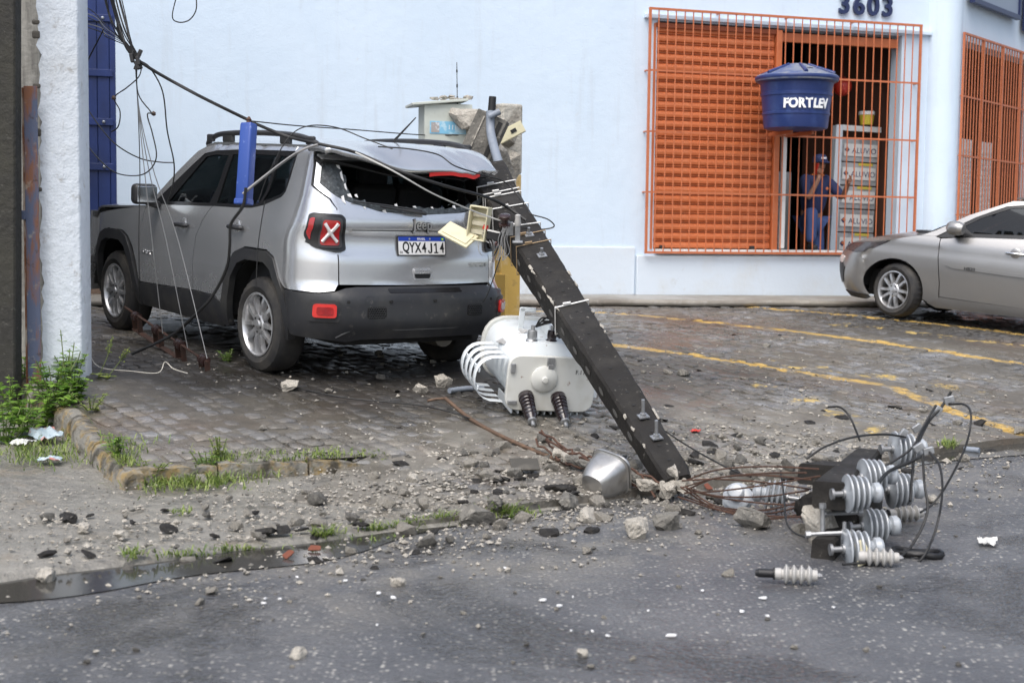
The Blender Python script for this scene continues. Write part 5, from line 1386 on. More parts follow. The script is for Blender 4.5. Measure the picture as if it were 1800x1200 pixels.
# rusty strands tearing out of the broken end towards the pole top
strands = thing('steel_strands', 'bundle of long rusty steel strands trailing from the broken pole end to the insulators', 'rebar', T(at(1200, 860, 7.45)))
so = at(1200, 860, 7.45); rs = random.Random(21)
for k in range(11):
    y0 = 845 + rs.uniform(-6, 28); y1 = 822 + k * 8.5 + rs.uniform(-5, 5); Ya, Yb = 7.45 + rs.uniform(-.1, .1), 6.75 + rs.uniform(-.25, .3)
    sag = rs.uniform(8, 34) if k > 4 else rs.uniform(-18, 6)
    P = [at(1195 + rs.uniform(-8, 14), y0, Ya), at(1260, y0 + (y1 - y0) * .3 + sag, Ya * .7 + Yb * .3), at(1345, y0 + (y1 - y0) * .65 + sag * .9, Ya * .35 + Yb * .65), at(1425 + rs.uniform(-10, 20), y1, Yb)]
    for q in P: q.z = max(q.z, G(q.x, q.y) + .012)
    mb = MB(); mb.tube([q - so for q in spline(P, 5)], .0046, 5); mb.build('strand', M_REBAR, strands, smooth=60)

# ------------------------------------------------------------------ reinforced strut and rods lying on the ground
strut = thing('broken_strut', 'slender broken concrete strut with bare rusty bars lying left of the pole end', 'concrete', T(gnd(1060, 870)))
so = gnd(1060, 870)
cl = [at(948, 768, 8.35), at(985, 812, 8.15), at(1015, 838, 7.95), at(1060, 852, 7.8), at(1110, 872, 7.62), at(1165, 884, 7.5)]
for q in cl: q.z = max(q.z, G(q.x, q.y) + .055)
for k, (dx, dy) in enumerate(((0, .028), (.03, -.02), (-.03, -.02), (.01, .04))):
    mb = MB(); mb.tube([q + V((dx + .012 * math.sin(i * 2 + k), .01 * math.cos(i + k), dy + .01 * math.sin(i * 3 + k))) - so for i, q in enumerate(spline(cl, 4))], .007, 5); mb.build('bar', M_REBAR, strut, smooth=60)
for i in range(7):
    c = spline(cl, 6)[int(9 + i * 3.0)]
    link('core', chunk('core', 500 + i, (.16, .085, .07), M_CONCM if i % 3 else M_CONC, 16, dis=.005), M_CONC, strut, M=T(c - so) @ RZ(R(-35)) @ RY(R(12)))
link('core', chunk('core', 510, (.10, .06, .06), M_CONC, 14, dis=.004), M_CONC, strut, M=T(cl[1] - so))
mb = MB(); P = [at(783, 700, 9.35), at(830, 738, 9.0), at(900, 790, 8.55), at(1000, 850, 8.05)]
for q in P: q.z = max(q.z, G(q.x, q.y) + .012)
mb.tube(spline(P, 4), .013, 8); mb.tube([P[0], P[0] + V((-.06, .05, -.01)), P[0] + V((-.12, .02, -.02))], .009, 6)
tag(mb.build('rusty_rod', mat('brown_pipe', (.10, .062, .04), .7, layers=[((.2, .12, .07), 16, .5, .65, .7)], co='World'), smooth=60), 'long straight rusty rod lying on the cobbles before the transformer', 'rod')
mb = MB(); P = [gnd(790, 692), gnd(820, 688), gnd(850, 688)]
mb.tube([q + V((0, 0, .022)) for q in P], .02, 10); tag(mb.build('conduit_stub', M_PVC, smooth=60), 'short grey conduit length on the ground left of the transformer', 'pipe')

# ------------------------------------------------------------------ street-lamp pan
lpos = gnd(1062, 880)
lp_ = thing('lamp_pan', 'brushed aluminium street-lamp pan lying beside the broken strut', 'lamp', T(lpos + V((0, .10, .105))) @ RZ(R(48)) @ RY(R(-20)) @ RX(R(12)) @ Matrix.Scale(.88, 4))
def rrect(w, h, r, k=5):
    return rounded(rect(-w / 2, w / 2, -h / 2, h / 2), r, k)
mb = MB(); rings = []
for x, w, h, r in ((.095, .26, .25, .09), (.09, .275, .265, .09), (.075, .275, .265, .09), (.07, .258, .248, .09), (-.02, .235, .225, .09), (-.09, .19, .18, .08), (-.115, .15, .14, .06), (-.12, .08, .08, .03)):
    rings.append([(x, a, b) for a, b in rrect(w, h, r)])
M_ALU = mat('brushed_aluminium', (.46, .455, .44), .36, .85, layers=[((.28, .26, .23), 7, .48, .66, .7)], bumps=[(30, .12, .004)])
mb.rings(rings); mb.build('pan', M_ALU, lp_, smooth=40)
MB().rings([[(x, a, b) for a, b in rrect(w, h, .09)] for x, w, h in ((.080, .285, .275), (.0875, .29, .28), (.095, .285, .275))], False).build('rim', M_ALU, lp_, smooth=60)

# ------------------------------------------------------------------ transformer on its side
TP0, TP1 = at(968, 674, 9.30), at(916, 622, 10.10)
td_ = (TP1 - TP0).normalized(); tx = V((0, 0, 1)).cross(-td_).normalized(); tx = tx if tx.x > 0 else -tx
ty = td_                                  # local y runs from the lid plate to the back
tz = tx.cross(ty).normalized()
M_T = frame(TP0, tx, ty, tz) @ RY(R(3))
tra = thing('transformer', 'white distribution transformer fallen on its side under the pole', 'transformer', M_T)
TW, TH, TL = .56, .33, .84
def sect(w, h, r, y, k=6): return [(a, y, b) for a, b in rounded(rect(-w / 2, w / 2, -h / 2, h / 2), r, k)]
up_ = lambda L: [(x, y, z + .045) for x, y, z in L]
MB().rings([sect(TW - .02, TH - .02, .13, .02), up_(sect(TW, TH + .09, .20, .07)), up_(sect(TW, TH + .09, .20, TL - .04)), up_(sect(TW - .03, TH + .08, .19, TL - .03))]).build('tank', M_TWHITE, tra, smooth=30)
MB().rings([sect(TW + .03, TH + .03, .09, -.016), sect(TW + .04, TH + .04, .09, -.010), sect(TW + .04, TH + .04, .09, .016), sect(TW + .03, TH + .03, .09, .022)]).build('lid_plate', M_TCREAM, tra, smooth=30)
MB().rings([up_(sect(TW + .03, TH + .12, .21, TL - .03)), up_(sect(TW + .04, TH + .13, .21, TL - .02)), up_(sect(TW + .03, TH + .12, .21, TL + .03))]).build('base_ring', M_TCREAM, tra, smooth=30)
MB().lathe([(.088, 0), (.088, .014), (.078, .022), (.03, .030), (.022, .034), (.018, .046), (.004, .048)], 28, T(-.055, -.017, .035) @ RX(R(90))).build('hatch', M_TCREAM, tra, smooth=35)
def bushing(x, z, tiltx, tilty, L=.24):
    b = bpy.data.objects.new('bushing', None); COL.objects.link(b); b.parent = tra; b.empty_display_size = .05
    b.matrix_local = T(x, -.018, z) @ RX(R(90 + tiltx)) @ RZ(tilty)
    pr = [(.052, 0), (.052, .03), (.042, .04)]; n = 6
    for k in range(n):
        z0 = .045 + k * .030; r0 = .050 - k * .0018
        pr += [(.030, z0), (r0, z0 + .006), (r0 - .002, z0 + .013), (.030, z0 + .024)]
    MB().lathe(pr + [(.028, .235)], 20).build('porcelain', M_BUSH, b, smooth=35)
    MB().lathe([(.030, .235), (.030, .252), (.014, .254), (.014, .285), (.008, .29)], 14).build('terminal', M_GALV, b, smooth=35)
    return b
bushing(-.165, -.085, 26, .0); bushing(.055, -.085, 26, .0)
for k, x in enumerate((-.12, .02, .16)):
    b = bpy.data.objects.new('low_voltage_bushing', None); COL.objects.link(b); b.parent = tra; b.empty_display_size = .05; b.matrix_local = T(x, .14 + .02 * k, TH / 2 + .07)
    MB().lathe([(.040, 0), (.040, .02), (.030, .03), (.034, .05), (.030, .085), (.022, .09)], 16).build('porcelain', M_BUSH if k else M_GALV, b, smooth=35); MB().lathe([(.014, .09), (.014, .12)], 8).build('terminal', M_GALV, b)
lug = MB(); lug.box((-.11, .50, TH / 2 + .135), (.04, .012, .20)).box((-.07, .50, TH / 2 + .225), (.11, .012, .03)); lug.build('lifting_lug', M_TWHITE, tra, bevel=.004)
lug = MB(); lug.box((.05, .42, TH / 2 + .10), (.03, .20, .12)); lug.build('lifting_lug', M_TWHITE, tra, bevel=.02)
MB().box((0, 0, 0), (.20, .13, .004)).build('name_plate', mat('aluminium_plate', (.55, .55, .54), .4, .4, layers=[((.35, .33, .31), 25, .5, .6, .6)]), tra, M=T(-.19, .40, TH / 2 + .055) @ RY(R(-28)) @ RZ(R(12)))
for x, t_ in ((.16, 'F.11'),): text('lettering', t_, .04, M_INK, tra, T(x + .03, -.0175, .085) @ RX(R(90)), .0006)
MB().box((-.02, -.026, .155), (.05, .02, .05)).box((-.02, -.03, .12), (.035, .022, .03)).build('clamp', M_GALV, tra, bevel=.003)
MB().box((-.27, -.026, .10), (.03, .02, .06)).build('clamp', M_GALV, tra, bevel=.003)
MB().box((-.255, -.02, -.13), (.06, .03, .025)).build('clamp', M_GALV, tra, bevel=.003)
# cooling tubes: flat looped fins on the left flank and beneath
for k in range(4):
    y = .08 + k * .135; mb = MB(); P = []
    for u in range(13):
        a = -math.pi / 2 + math.pi * u / 12
        P.append(V((-TW / 2 - .02 - .20 * math.cos(a) ** .6 if math.cos(a) > 1e-6 else -TW / 2 - .02, y, .0 + .15 * math.sin(a))))
    rings = []
    for q in P:
        rings.append([q + V((0, -.034, 0)), q + V((-.005, -.026, .004)), q + V((-.005, .026, .004)), q + V((0, .034, 0)), q + V((.006, .02, -.002)), q + V((.006, -.02, -.002))])
    mb.rings(rings, True); mb.build('cooling_fin', M_TWHITE, tra, smooth=40)
for z in (-.06, .06): MB().box((-TW / 2 - .195, .28, z), (.012, .46, .03)).build('tie_bar', M_TWHITE, tra, bevel=.004)
for k in range(11):
    x = -.24 + k * .045; MB().box((x, .22, -TH / 2 - .018), (.012, .40, .07)).build('cooling_rib', M_TWHITE, tra, bevel=.005)
for k in range(6):
    y = .14 + k * .085; MB().box((TW / 2 + .04, y, 0), (.10, .016, TH * .75)).build('cooling_fin', M_TWHITE, tra, bevel=.008)
for k in range(5):
    a = k * 1.3; mb = MB(); mb.tube(spline([(-.10, .15, TH / 2 + .18), (-.02 + .05 * math.sin(a), .12, TH / 2 + .24 + .02 * math.cos(a)), (.09 + .02 * math.sin(a * 2), .16, TH / 2 + .20), (.03, .10 - .02 * k, TH / 2 + .14), (.16, .18, TH / 2 + .17)], 5), .0065, 5); mb.build('lead', M_WIRE, tra, smooth=60)
mb = MB(); mb.tube(spline([(.28, .1, .14), (.40, .2, .18), (.47, .25, .10), (.42, .3, .02)], 5), .008, 5); mb.build('lead', M_WIRE, tra, smooth=60)

# ------------------------------------------------------------------ pole head with cross-arms and insulators
def beam(name, label, A, B, w, h, roll=0):
    A, B = V(A), V(B); d = (B - A).normalized(); x = d.cross(V((0, 0, 1))).normalized(); z = x.cross(d)
    o = thing(name, label, 'concrete', frame(A, x, d, z) @ RY(roll)); L = (B - A).length
    mb = MB(); n = 10; r = random.Random(name + label); rings = []
    for i in range(n + 1):
        y = L * i / n; q = 1 - .10 * i / n; j = lambda: r.uniform(-.003, .003); b = .012
        a, c = w / 2 * q, h / 2 * q
        rings.append([(-a + b, y, -c), (a - b, y, -c), (a + j(), y, -c + b), (a + j(), y, c - b), (a - b, y, c + j()), (-a + b, y, c + j()), (-a + j(), y, c - b), (-a + j(), y, -c + b)])
    mb.rings(rings); mb.f = [f[::-1] for f in mb.f]; mb.build('arm', M_CONCD, o, smooth=30)
    return o
b1 = beam('cross_arm', 'long black concrete cross-arm of the fallen pole head, uppermost of the heap', at(1457, 871, 6.35), at(1527, 806, 7.45), .150, .125)
b2 = beam('cross_arm', 'short black concrete cross-arm end lowest in the heap on the road', at(1447, 966, 6.22), at(1492, 925, 6.75), .105, .100)
b3 = beam('cross_arm', 'black concrete cross-arm stub in the middle of the heap', at(1480, 918, 6.5), at(1530, 880, 7.1), .13, .13)
b4 = beam('pole_head', 'broken black pole top block at the left end of the heap', at(1436, 835, 6.85), at(1470, 826, 7.2), .19, .10)
put('concrete_lump', 305, 1440, 925, 6.55, (.16, .2, .2), M_CONC, 'crumbled concrete core between the cross-arms of the pole head', (0, 0, .3))
put('concrete_lump', 306, 1442, 895, 6.8, (.22, .2, .22), M_CONCD, 'dark concrete core behind the galvanised strip of the pole head', (.2, 0, .5))
for i, (x0, y0, x1, y1, Y) in enumerate(((1446, 888, 1446, 945, 6.32), (1420, 939, 1484, 936, 6.28), (1448, 903, 1512, 900, 6.4))):
    a, b = at(x0, y0, Y), at(x1, y1, Y); mb = MB(); mb.tube([a, b], .010, 6)
    for q in (a, b): mb.lathe([(.017, -.01), (.017, .012)], 6, T(q) @ rot_to(b - a))
    mb.tube([b, b + V((0, 0, .05))], .009, 6)
    tag(mb.build('threaded_rod', M_GALV, smooth=40), ['upright galvanised threaded rod joining the stacked cross-arms', 'lower level galvanised rod across the stacked cross-arms', 'upper level galvanised rod across the stacked cross-arms'][i], 'rod')
def insulator(label, px, py, Y, d, L=.172, R0=.088, sheds=4, m=None, pin=.065, name='pin_insulator', head=True, scale=1.0):
    d = V(d).normalized(); p = at(px, py, Y)
    o = thing(name, label, 'insulator', T(p) @ rot_to(d) @ T(0, 0, -L / 2) @ Matrix.Scale(scale, 4)); m = m or M_PORC
    pr = [(.028, 0)]
    step = (L * .62) / sheds
    for k in range(sheds):
        r0 = R0 * (1 - .05 * k); z0 = .004 + k * step
        pr += [(.034, z0), (r0 * .97, z0 + .004), (r0, z0 + .010), (r0 * .9, z0 + .016), (.036, z0 + step * .72)]
    pr += [(.034, L * .66), (.030, L * .72), (.044, L * .76), (.046, L * .9), (.036, L * .97), (.012, L)] if head else [(.03, L * .7), (.03, L * .85), (.012, L * .86)]
    MB().lathe(pr, 28).build('sheds', m, o, smooth=38)
    if pin: MB().lathe([(.026, -pin), (.026, -pin + .012), (.013, -pin + .016), (.013, -.012), (.022, -.010), (.022, .004)], 12).build('pin', M_GALV, o, smooth=38)
    return o
rgt = (.98, .10, .03)
insulator('grey porcelain insulator in front on the uppermost cross-arm, nearest the camera', 1518, 866, 6.32, rgt)
insulator('grey porcelain insulator half hidden behind the front one on the uppermost arm', 1545, 836, 6.68, (.98, .15, .08), scale=1.02)
insulator('grey porcelain insulator highest of all at the far end of the cross-arm', 1597, 788, 7.38, (.98, .12, .02), scale=1.06)
insulator('grey porcelain insulator at the right of the heap beneath the wire clamps', 1592, 860, 6.9, (.98, .1, .02), scale=1.05)
insulator('grey porcelain insulator on the middle stub of the heap', 1548, 924, 6.48, (.98, .12, .02), scale=1.03)
insulator('grey porcelain insulator on the lowest cross-arm end', 1518, 963, 6.18, (.98, .06, .04), scale=1.02)
insulator('grey porcelain insulator lying face-on left of the rusty strands', 1296, 872, 7.35, (-.25, -.75, .5), pin=.05)
insulator('grey porcelain insulator lying sideways between strands and pole head', 1352, 869, 7.2, (-.9, .2, .1), pin=.08)
def arrester(label, px, py, Y, d, scale=1.0, black=True):
    d = V(d).normalized(); p = gnd(px, py); p.z = G(p.x, p.y) + .042 * scale
    o = thing('surge_arrester', label, 'arrester', T(p) @ rot_to(d) @ T(0, 0, -.13) @ Matrix.Scale(scale * .70, 4))
    pr = [(.034, .0), (.036, .035), (.030, .038)]
    for k in range(4): pr += [(.030, .05 + k * .044), (.058 - .001 * k, .062 + k * .044), (.058 - .001 * k, .068 + k * .044), (.032, .086 + k * .044)]
    pr += [(.034, .232), (.030, .246)]
    MB().lathe(pr, 26).build('sheds', M_POLY, o, smooth=35)
    MB().lathe([(.016, .246), (.016, .262), (.008, .264), (.008, .272)], 10).build('terminal', M_GALV, o, smooth=35)
    if black: MB().lathe([(.010, -.115), (.020, -.112), (.022, -.10), (.026, -.095), (.026, -.012), (.037, -.010), (.037, .0)], 16).build('disconnector', M_INK, o, smooth=35)
    return o
arrester('pale polymer arrester with black end lying alone on the asphalt', 1418, 1028, 0, (.98, -.16, 0))
arrester('pale polymer arrester lying right of the lowest cross-arm', 1562, 996, 0, (.96, -.12, 0), 1.0, False)
arrester('pale polymer arrester standing askew at the back of the heap', 1606, 916, 0, (.97, .12, .05), 1.02)
br_ = MB(); br_.prism([(0, 0), (.07, .01), (.055, .12), (.01, .10)], 0, .006, T(at(1508, 996, 6.1)) @ RX(R(70)) @ RZ(.2)); tag(br_.build('mounting_bracket', M_CREAM, bevel=.002), 'small cream bracket plate leaning under the lowest insulator', 'bracket')
clp = [(1588, 762, 7.3), (1612, 752, 7.0), (1668, 702, 7.0), (1648, 722, 7.0), (1615, 786, 6.6), (1632, 792, 6.6)]
for k, (x, y, Y) in enumerate(clp):
    o = MB().box((0, 0, 0), (.035, .02, .05)).build('wire_clamp', M_GALV, bevel=.004, M=T(at(x, y, Y)) @ RY(R(35 + 20 * (k % 3)))); tag(o, ['aluminium wire clamp over the topmost insulator', 'aluminium wire clamp just right of the topmost insulator', 'aluminium wire clamp at the tip of the upright wires', 'aluminium wire clamp below the tip of the upright wires', 'aluminium wire clamp at the head of the right-hand insulator', 'outermost aluminium wire clamp at the right-hand insulator'][k], 'clamp')

# ------------------------------------------------------------------ cables
def cable(label, pts, r=.005, m=None, k=6, name='cable', cat='cable', ground=False):
    P = spline([at(*q) for q in pts], k)
    if ground:
        for q in P: q.z = max(q.z, G(q.x, q.y) + r + .012)
    o0 = P[0].copy(); mb = MB(); mb.tube([q - o0 for q in P], r, 6)
    return tag(mb.build(name, m or M_WIRE, smooth=60, M=T(o0)), label, cat)
cable('thick black cable slanting from the wire knot down to the blue splice case', [(188, -30, 9.9), (212, 55, 9.85), (238, 102, 9.8), (330, 158, 9.8), (440, 213, 9.8)], .011)
cable('black cable from the blue splice case over the roof and broken rear window', [(440, 214, 9.8), (505, 240, 9.85), (560, 253, 9.62), (625, 268, 9.55), (700, 300, 9.45), (780, 326, 9.55), (850, 345, 9.8), (888, 362, 10.05), (925, 388, 10.0)], .011)
rw = random.Random(33)
for k in range(7):
    x = 182 + k * 5
    cable(['leftmost strand of the wire bundle above the knot', 'second strand of the wire bundle above the knot', 'third strand of the wire bundle above the knot', 'fourth strand of the wire bundle above the knot', 'fifth strand of the wire bundle above the knot', 'sixth strand of the wire bundle above the knot', 'rightmost strand of the wire bundle above the knot'][k],
          [(x - 5, -30, 9.9), (x + 8 + rw.uniform(-6, 6), 25, 9.88), (x + 22 + rw.uniform(-7, 7), 62, 9.84), (236 + rw.uniform(-6, 8), 100, 9.8)], .0042 + .002 * (k % 3))
kn = thing('wire_knot', 'dark clump of clamps where the hanging wires meet', 'clamp', T(at(236, 102, 9.8)))
for k in range(6): MB().box((rw.uniform(-.03, .04), rw.uniform(-.02, .02), rw.uniform(-.07, .06)), (.025, .03, .06), RY(rw.uniform(-.5, .5))).build('connector', mat('dark_clamp', (.035, .034, .034), .5, .4), kn, bevel=.005)
for k, (xe, ye, Ye) in enumerate(((246, 552, 10.25), (286, 586, 10.1), (330, 612, 9.95), (364, 630, 9.85))):
    xm = 243 + (xe - 243) * .35
    cable(['thin grey wire falling straight to the first spool of the rusty rack', 'thin grey wire falling to the second spool of the rusty rack', 'thin grey wire falling to the third spool of the rusty rack', 'thin grey wire falling to the last spool of the rusty rack'][k],
          [(238, 118, 9.8), (243 + k, 200, 9.85), (246 + k * 9, 310, 9.9), (xm + k * 9, 420, 9.95), (xe, ye, Ye)], .0036, M_WIREG if k else M_WIRE)
cable('black wire dropping from the knot to the door mirror of the SUV', [(248, 108, 9.8), (264, 120, 9.8), (286, 162, 9.8), (294, 230, 9.85), (306, 288, 9.9), (303, 330, 9.95), (294, 358, 10.0)], .0055)
cable('thin wire with a bent end hanging below the knot', [(240, 115, 9.8), (243, 165, 9.8), (266, 198, 9.8)], .0045)
cable('thin wire curling from its bead down past the gate edge', [(270, 200, 9.8), (259, 202, 9.8), (268, 235, 9.8), (275, 275, 9.8), (262, 300, 9.85), (238, 309, 9.9), (200, 302, 10), (165, 270, 10.2), (144, 238, 10.4)], .0045)
cable('thin wire sagging from the gate across the wall to the SUV window', [(143, 175, 10.4), (175, 222, 10.2), (205, 255, 10.1), (245, 278, 10.0), (280, 285, 10.0), (306, 286, 10.0)], .0045)
cable('thin wire looping from the knot to a bead before the gate', [(250, 112, 9.8), (244, 135, 9.8), (222, 155, 9.85), (201, 172, 9.9), (211, 196, 9.9), (208, 222, 9.95), (196, 232, 10)], .0045)
for k in range(5):
    y = 8 + k * 9
    cable(['highest loose wire running from the gate to the bundle', 'second loose wire running from the gate to the bundle', 'third loose wire running from the gate to the bundle', 'fourth loose wire running from the gate to the bundle', 'lowest loose wire running from the gate to the bundle'][k], [(142, y + 4 * (k % 2), 10.2), (165 + 4 * k, y + 14, 10.1), (185, 44 + k * 5, 10.0), (205 + k * 3, 62 + k * 4, 9.9), (230, 84, 9.85)], .0035, M_WIREG if k % 2 else M_WIRE)
cable('black wire slanting down across the blue gate', [(146, 124, 10.2), (160, 95, 10.1), (174, 68, 10.0), (182, 52, 9.98)], .005)
cable('black loop of wire hanging from above against the white wall', [(316, -25, 10.5), (303, 26, 10.5), (312, 39, 10.5), (332, 36, 10.5), (345, 16, 10.5), (343, -20, 10.5)], .0045)
for k, (x, y) in enumerate(((270, 200), (200, 172))):
    o = MB().lathe([(.003, -.016), (.016, -.006), (.016, .008), (.003, .016)], 8, RY(R(60))).build('wire_bead', mat('brown_bead', (.07, .045, .035), .6), M=T(at(x, y, 9.82)), smooth=60); tag(o, ['small brown splice bead right of the hanging wires', 'small brown splice bead at the edge of the blue gate'][k], 'connector')
# blue splice case
sc0, sc1 = at(437, 218, 9.78), at(428, 360, 9.72)
case = thing('splice_case', 'bright blue ribbed cable splice case hanging before the SUV side windows', 'splice case', T(sc1) @ rot_to(sc0 - sc1) @ RZ(R(0)))
Lc = (sc0 - sc1).length
M_CASE = mat('case_blue', (.03, .075, .31), .4, layers=[((.03, .07, .32), 5, .5, .7, .6), ((.25, .33, .6), 22, .62, .72, .5)])
cs = MB(); sec = lambda q: rounded([(-.052 * q, -.04 * q), (.052 * q, -.04 * q), (.046 * q, .04 * q), (-.046 * q, .04 * q)], .014)
cs.rings([[(a, b, z) for a, b in sec(q)] for z, q in ((0, .9), (.01, 1), (Lc - .01, .98), (Lc, .9))]); cs.build('case_body', M_CASE, case, smooth=30)
MB().box((0, -.042, Lc / 2), (.014, .012, Lc * .9)).build('seam', mat('seam_dark', (.012, .014, .03), .6), case)
for k in range(11):
    for sx_ in (-1, 1): MB().box((sx_ * .026, -.041, .04 + k * (Lc - .08) / 10), (.036, .008, .006)).build('rib', mat('seam_blue', (.02, .045, .2), .5), case)
MB().box((0, 0, .02), (.108, .086, .04)).box((0, 0, Lc - .005), (.085, .07, .022)).build('end_collar', M_CASE, case, bevel=.008)
MB().lathe([(.02, 0), (.014, .02), (.02, .03), (.006, .05)], 8, T(0, 0, Lc)).build('hook', M_REBAR, case, smooth=40)
cable('stiff grey cable rising from the splice case to the SUV roof corner', [(427, 341, 9.66), (455, 318, 9.66), (505, 280, 9.64), (535, 262, 9.62), (560, 254, 9.62)], .010, M_WIREG)
cable('black cable trailing from the splice case down past the rear wheel to the rack', [(432, 330, 9.64), (427, 362, 9.66), (406, 394, 9.72), (404, 430, 9.75), (398, 472, 9.8), (372, 522, 9.9), (336, 560, 10.0), (300, 590, 10.2), (232, 622, 10.4)], .011)
cable('thin wire from the splice case hook along the upper wall to the meter box', [(442, 213, 9.8), (520, 221, 10.2), (620, 228, 11.0), (735, 237, 12.0), (806, 238, 12.1)], .0045)
cable('thin wire looping over the roof aerial to the conduit', [(455, 352, 9.7), (470, 310, 9.7), (505, 245, 9.7), (540, 222, 9.8), (590, 224, 9.9), (640, 243, 9.9), (690, 262, 9.85)], .0042)
cable('thin black wire snaking over the spoiler to the pole straps', [(665, 258, 9.95), (720, 262, 9.8), (770, 272, 9.7), (800, 292, 9.65), (850, 308, 9.9), (890, 322, 10.2), (925, 364, 10.05), (932, 376, 10.0), (962, 385, 10.0), (974, 398, 10.0), (950, 403, 10.0), (905, 397, 9.95)], .005)
cable('pale grey cable stretched across the rear window to the red spool', [(625, 268, 9.5), (690, 300, 9.4), (760, 340, 9.5), (830, 370, 9.75), (880, 388, 9.85), (896, 390, 9.85)], .006, mat('pale_cable', (.42, .42, .40), .5))
cable('thin wire hanging in front of the rear door to the wheel arch', [(466, 352, 9.72), (458, 400, 9.72), (453, 440, 9.74), (450, 505, 9.75)], .0036)
cable('black wire lying across the cobbles behind the weeds', [(520, 690, 9.6), (600, 700, 9.4), (680, 706, 9.35), (760, 716, 9.2), (830, 736, 9.0)], .005, ground=True)
cable('thin wire slanting across the cobbles right of the pole', [(1165, 755, 8.6), (1220, 790, 8.3), (1285, 825, 7.9), (1320, 838, 7.7)], .005, ground=True)
cable('wire arching from the pole head over to the topmost insulator', [(1418, 806, 6.9), (1450, 785, 6.95), (1500, 768, 7.05), (1555, 763, 7.2), (1592, 768, 7.3)], .006)
cable('bent black wire sticking up behind the pole head', [(1455, 715, 7.6), (1478, 716, 7.6), (1495, 735, 7.55), (1512, 775, 7.5)], .006)
cable('upright wire rising from the heap to the highest clamp', [(1600, 880, 6.6), (1608, 800, 6.8), (1630, 745, 6.95), (1655, 715, 7.0), (1672, 688, 7.0)], .007)
cable('second upright wire crossing to the clamp tip', [(1545, 825, 6.7), (1600, 790, 6.8), (1620, 755, 6.9), (1645, 712, 7.0)], .006)
cable('large thin loop of wire standing right of the insulators', [(1668, 710, 7.0), (1698, 712, 6.9), (1707, 735, 6.8), (1697, 785, 6.7), (1665, 850, 6.6), (1640, 885, 6.55), (1618, 900, 6.5)], .0055)
cable('long wire looping down to the road past the black ring', [(1632, 792, 6.6), (1652, 820, 6.5), (1656, 870, 6.4), (1645, 930, 6.3), (1625, 975, 6.2), (1605, 994, 6.2), (1590, 992, 6.2)], .006)
cable('inner wire looping down beside the right-hand insulator', [(1622, 800, 6.6), (1625, 850, 6.5), (1630, 900, 6.4), (1605, 955, 6.3), (1575, 985, 6.2), (1530, 1004, 6.1), (1480, 1016, 6.05)], .006, ground=True)
cable('wire wrapped in black tape between the front insulators', [(1530, 870, 6.35), (1560, 830, 6.6), (1600, 812, 6.7), (1640, 790, 6.8)], .009)
cable('thin wire dangling before the pole head', [(1372, 828, 7.0), (1378, 870, 6.8), (1382, 915, 6.5), (1395, 935, 6.4), (1420, 945, 6.3)], .0045, ground=True)

# ------------------------------------------------------------------ cream junction box and spool on the pole
jb = at(838, 392, 9.95)
jbox = thing('junction_box', 'open cream plastic junction box dangling at the right tail lamp', 'junction box', T(jb) @ RZ(R(-20)) @ RY(R(8)))
mb = MB(); mb.box((.02, .03, .0), (.14, .012, .24)); mb.box((-.045, -.01, 0), (.012, .08, .24)); mb.box((.085, -.01, 0), (.012, .08, .24)); mb.box((.02, -.01, .114), (.14, .08, .012)); mb.box((.02, -.01, -.114), (.14, .08, .012)); mb.build('box_shell', M_CREAM, jbox, bevel=.006)
for k in range(3): MB().box((.02, .012, -.06 + .06 * k), (.11, .03, .03)).build('terminal_block', mat('ivory_block', (.5, .47, .36), .5), jbox)
ld = MB(); ld.box((0, 0, 0), (.25, .018, .15)); ld.box((0, -.012, 0), (.21, .012, .11)); ld.build('lid', M_CREAM, jbox, bevel=.012, M=T(-.11, -.04, -.10) @ RX(R(-52)) @ RZ(R(10)) @ RY(R(14)))
for k in range(5):
    mb = MB(); mb.tube(spline([(.06, -.01, -.08 + .02 * k), (.12 + .01 * k, -.03, -.12), (.16, .0, -.09 - .04 * k), (.22, .03, -.02 + .02 * k)], 4), .004, 5); mb.build('lead', M_WIRE if k % 2 else M_WIREG, jbox)
sb_ = at(866, 414, 9.9)
blk = thing('connector_block', 'black terminal connector with a red cap beside the cream junction box', 'connector', T(sb_) @ RY(R(12)))
MB().box((.01, 0, 0), (.10, .05, .07)).build('block', M_INK, blk, bevel=.008); MB().lathe([(.022, 0), (.018, .03)], 10, T(-.06, 0, .03)).build('cap', M_RED, blk); MB().box((.0, -.028, .03), (.09, .006, .012)).build('strip', M_STRAP, blk)
sp_ = at(887, 388, 9.82)
sl = thing('spool_insulator', 'dark red spool insulator bolted on the fallen pole', 'insulator', T(sp_) @ RX(R(25)))
M_MAROON = mat('maroon_porcelain', (.03, .014, .012), .25, coat=.4)
MB().lathe([(.03, -.045), (.04, -.04), (.042, -.02), (.026, -.012), (.024, .012), (.042, .02), (.04, .04), (.03, .045)], 18).build('spool', M_MAROON, sl, smooth=40)
MB().box((.035, 0, -.06), (.05, .012, .10)).build('clevis', M_GALV, sl, bevel=.003)
sl2 = thing('spool_insulator', 'grey metal spool fitting with a tan knob on the fallen pole', 'insulator', T(at(910, 405, 9.75)) @ RX(R(10)))
MB().box((0, 0, -.02), (.035, .012, .12)).box((0, -.02, -.075), (.07, .05, .012)).build('clevis', M_GALV, sl2, bevel=.003); MB().lathe([(.018, -.03), (.024, -.01), (.018, .02), (.02, .045), (.01, .05)], 12, T(0, 0, .06)).build('knob', M_POLY, sl2, smooth=40)
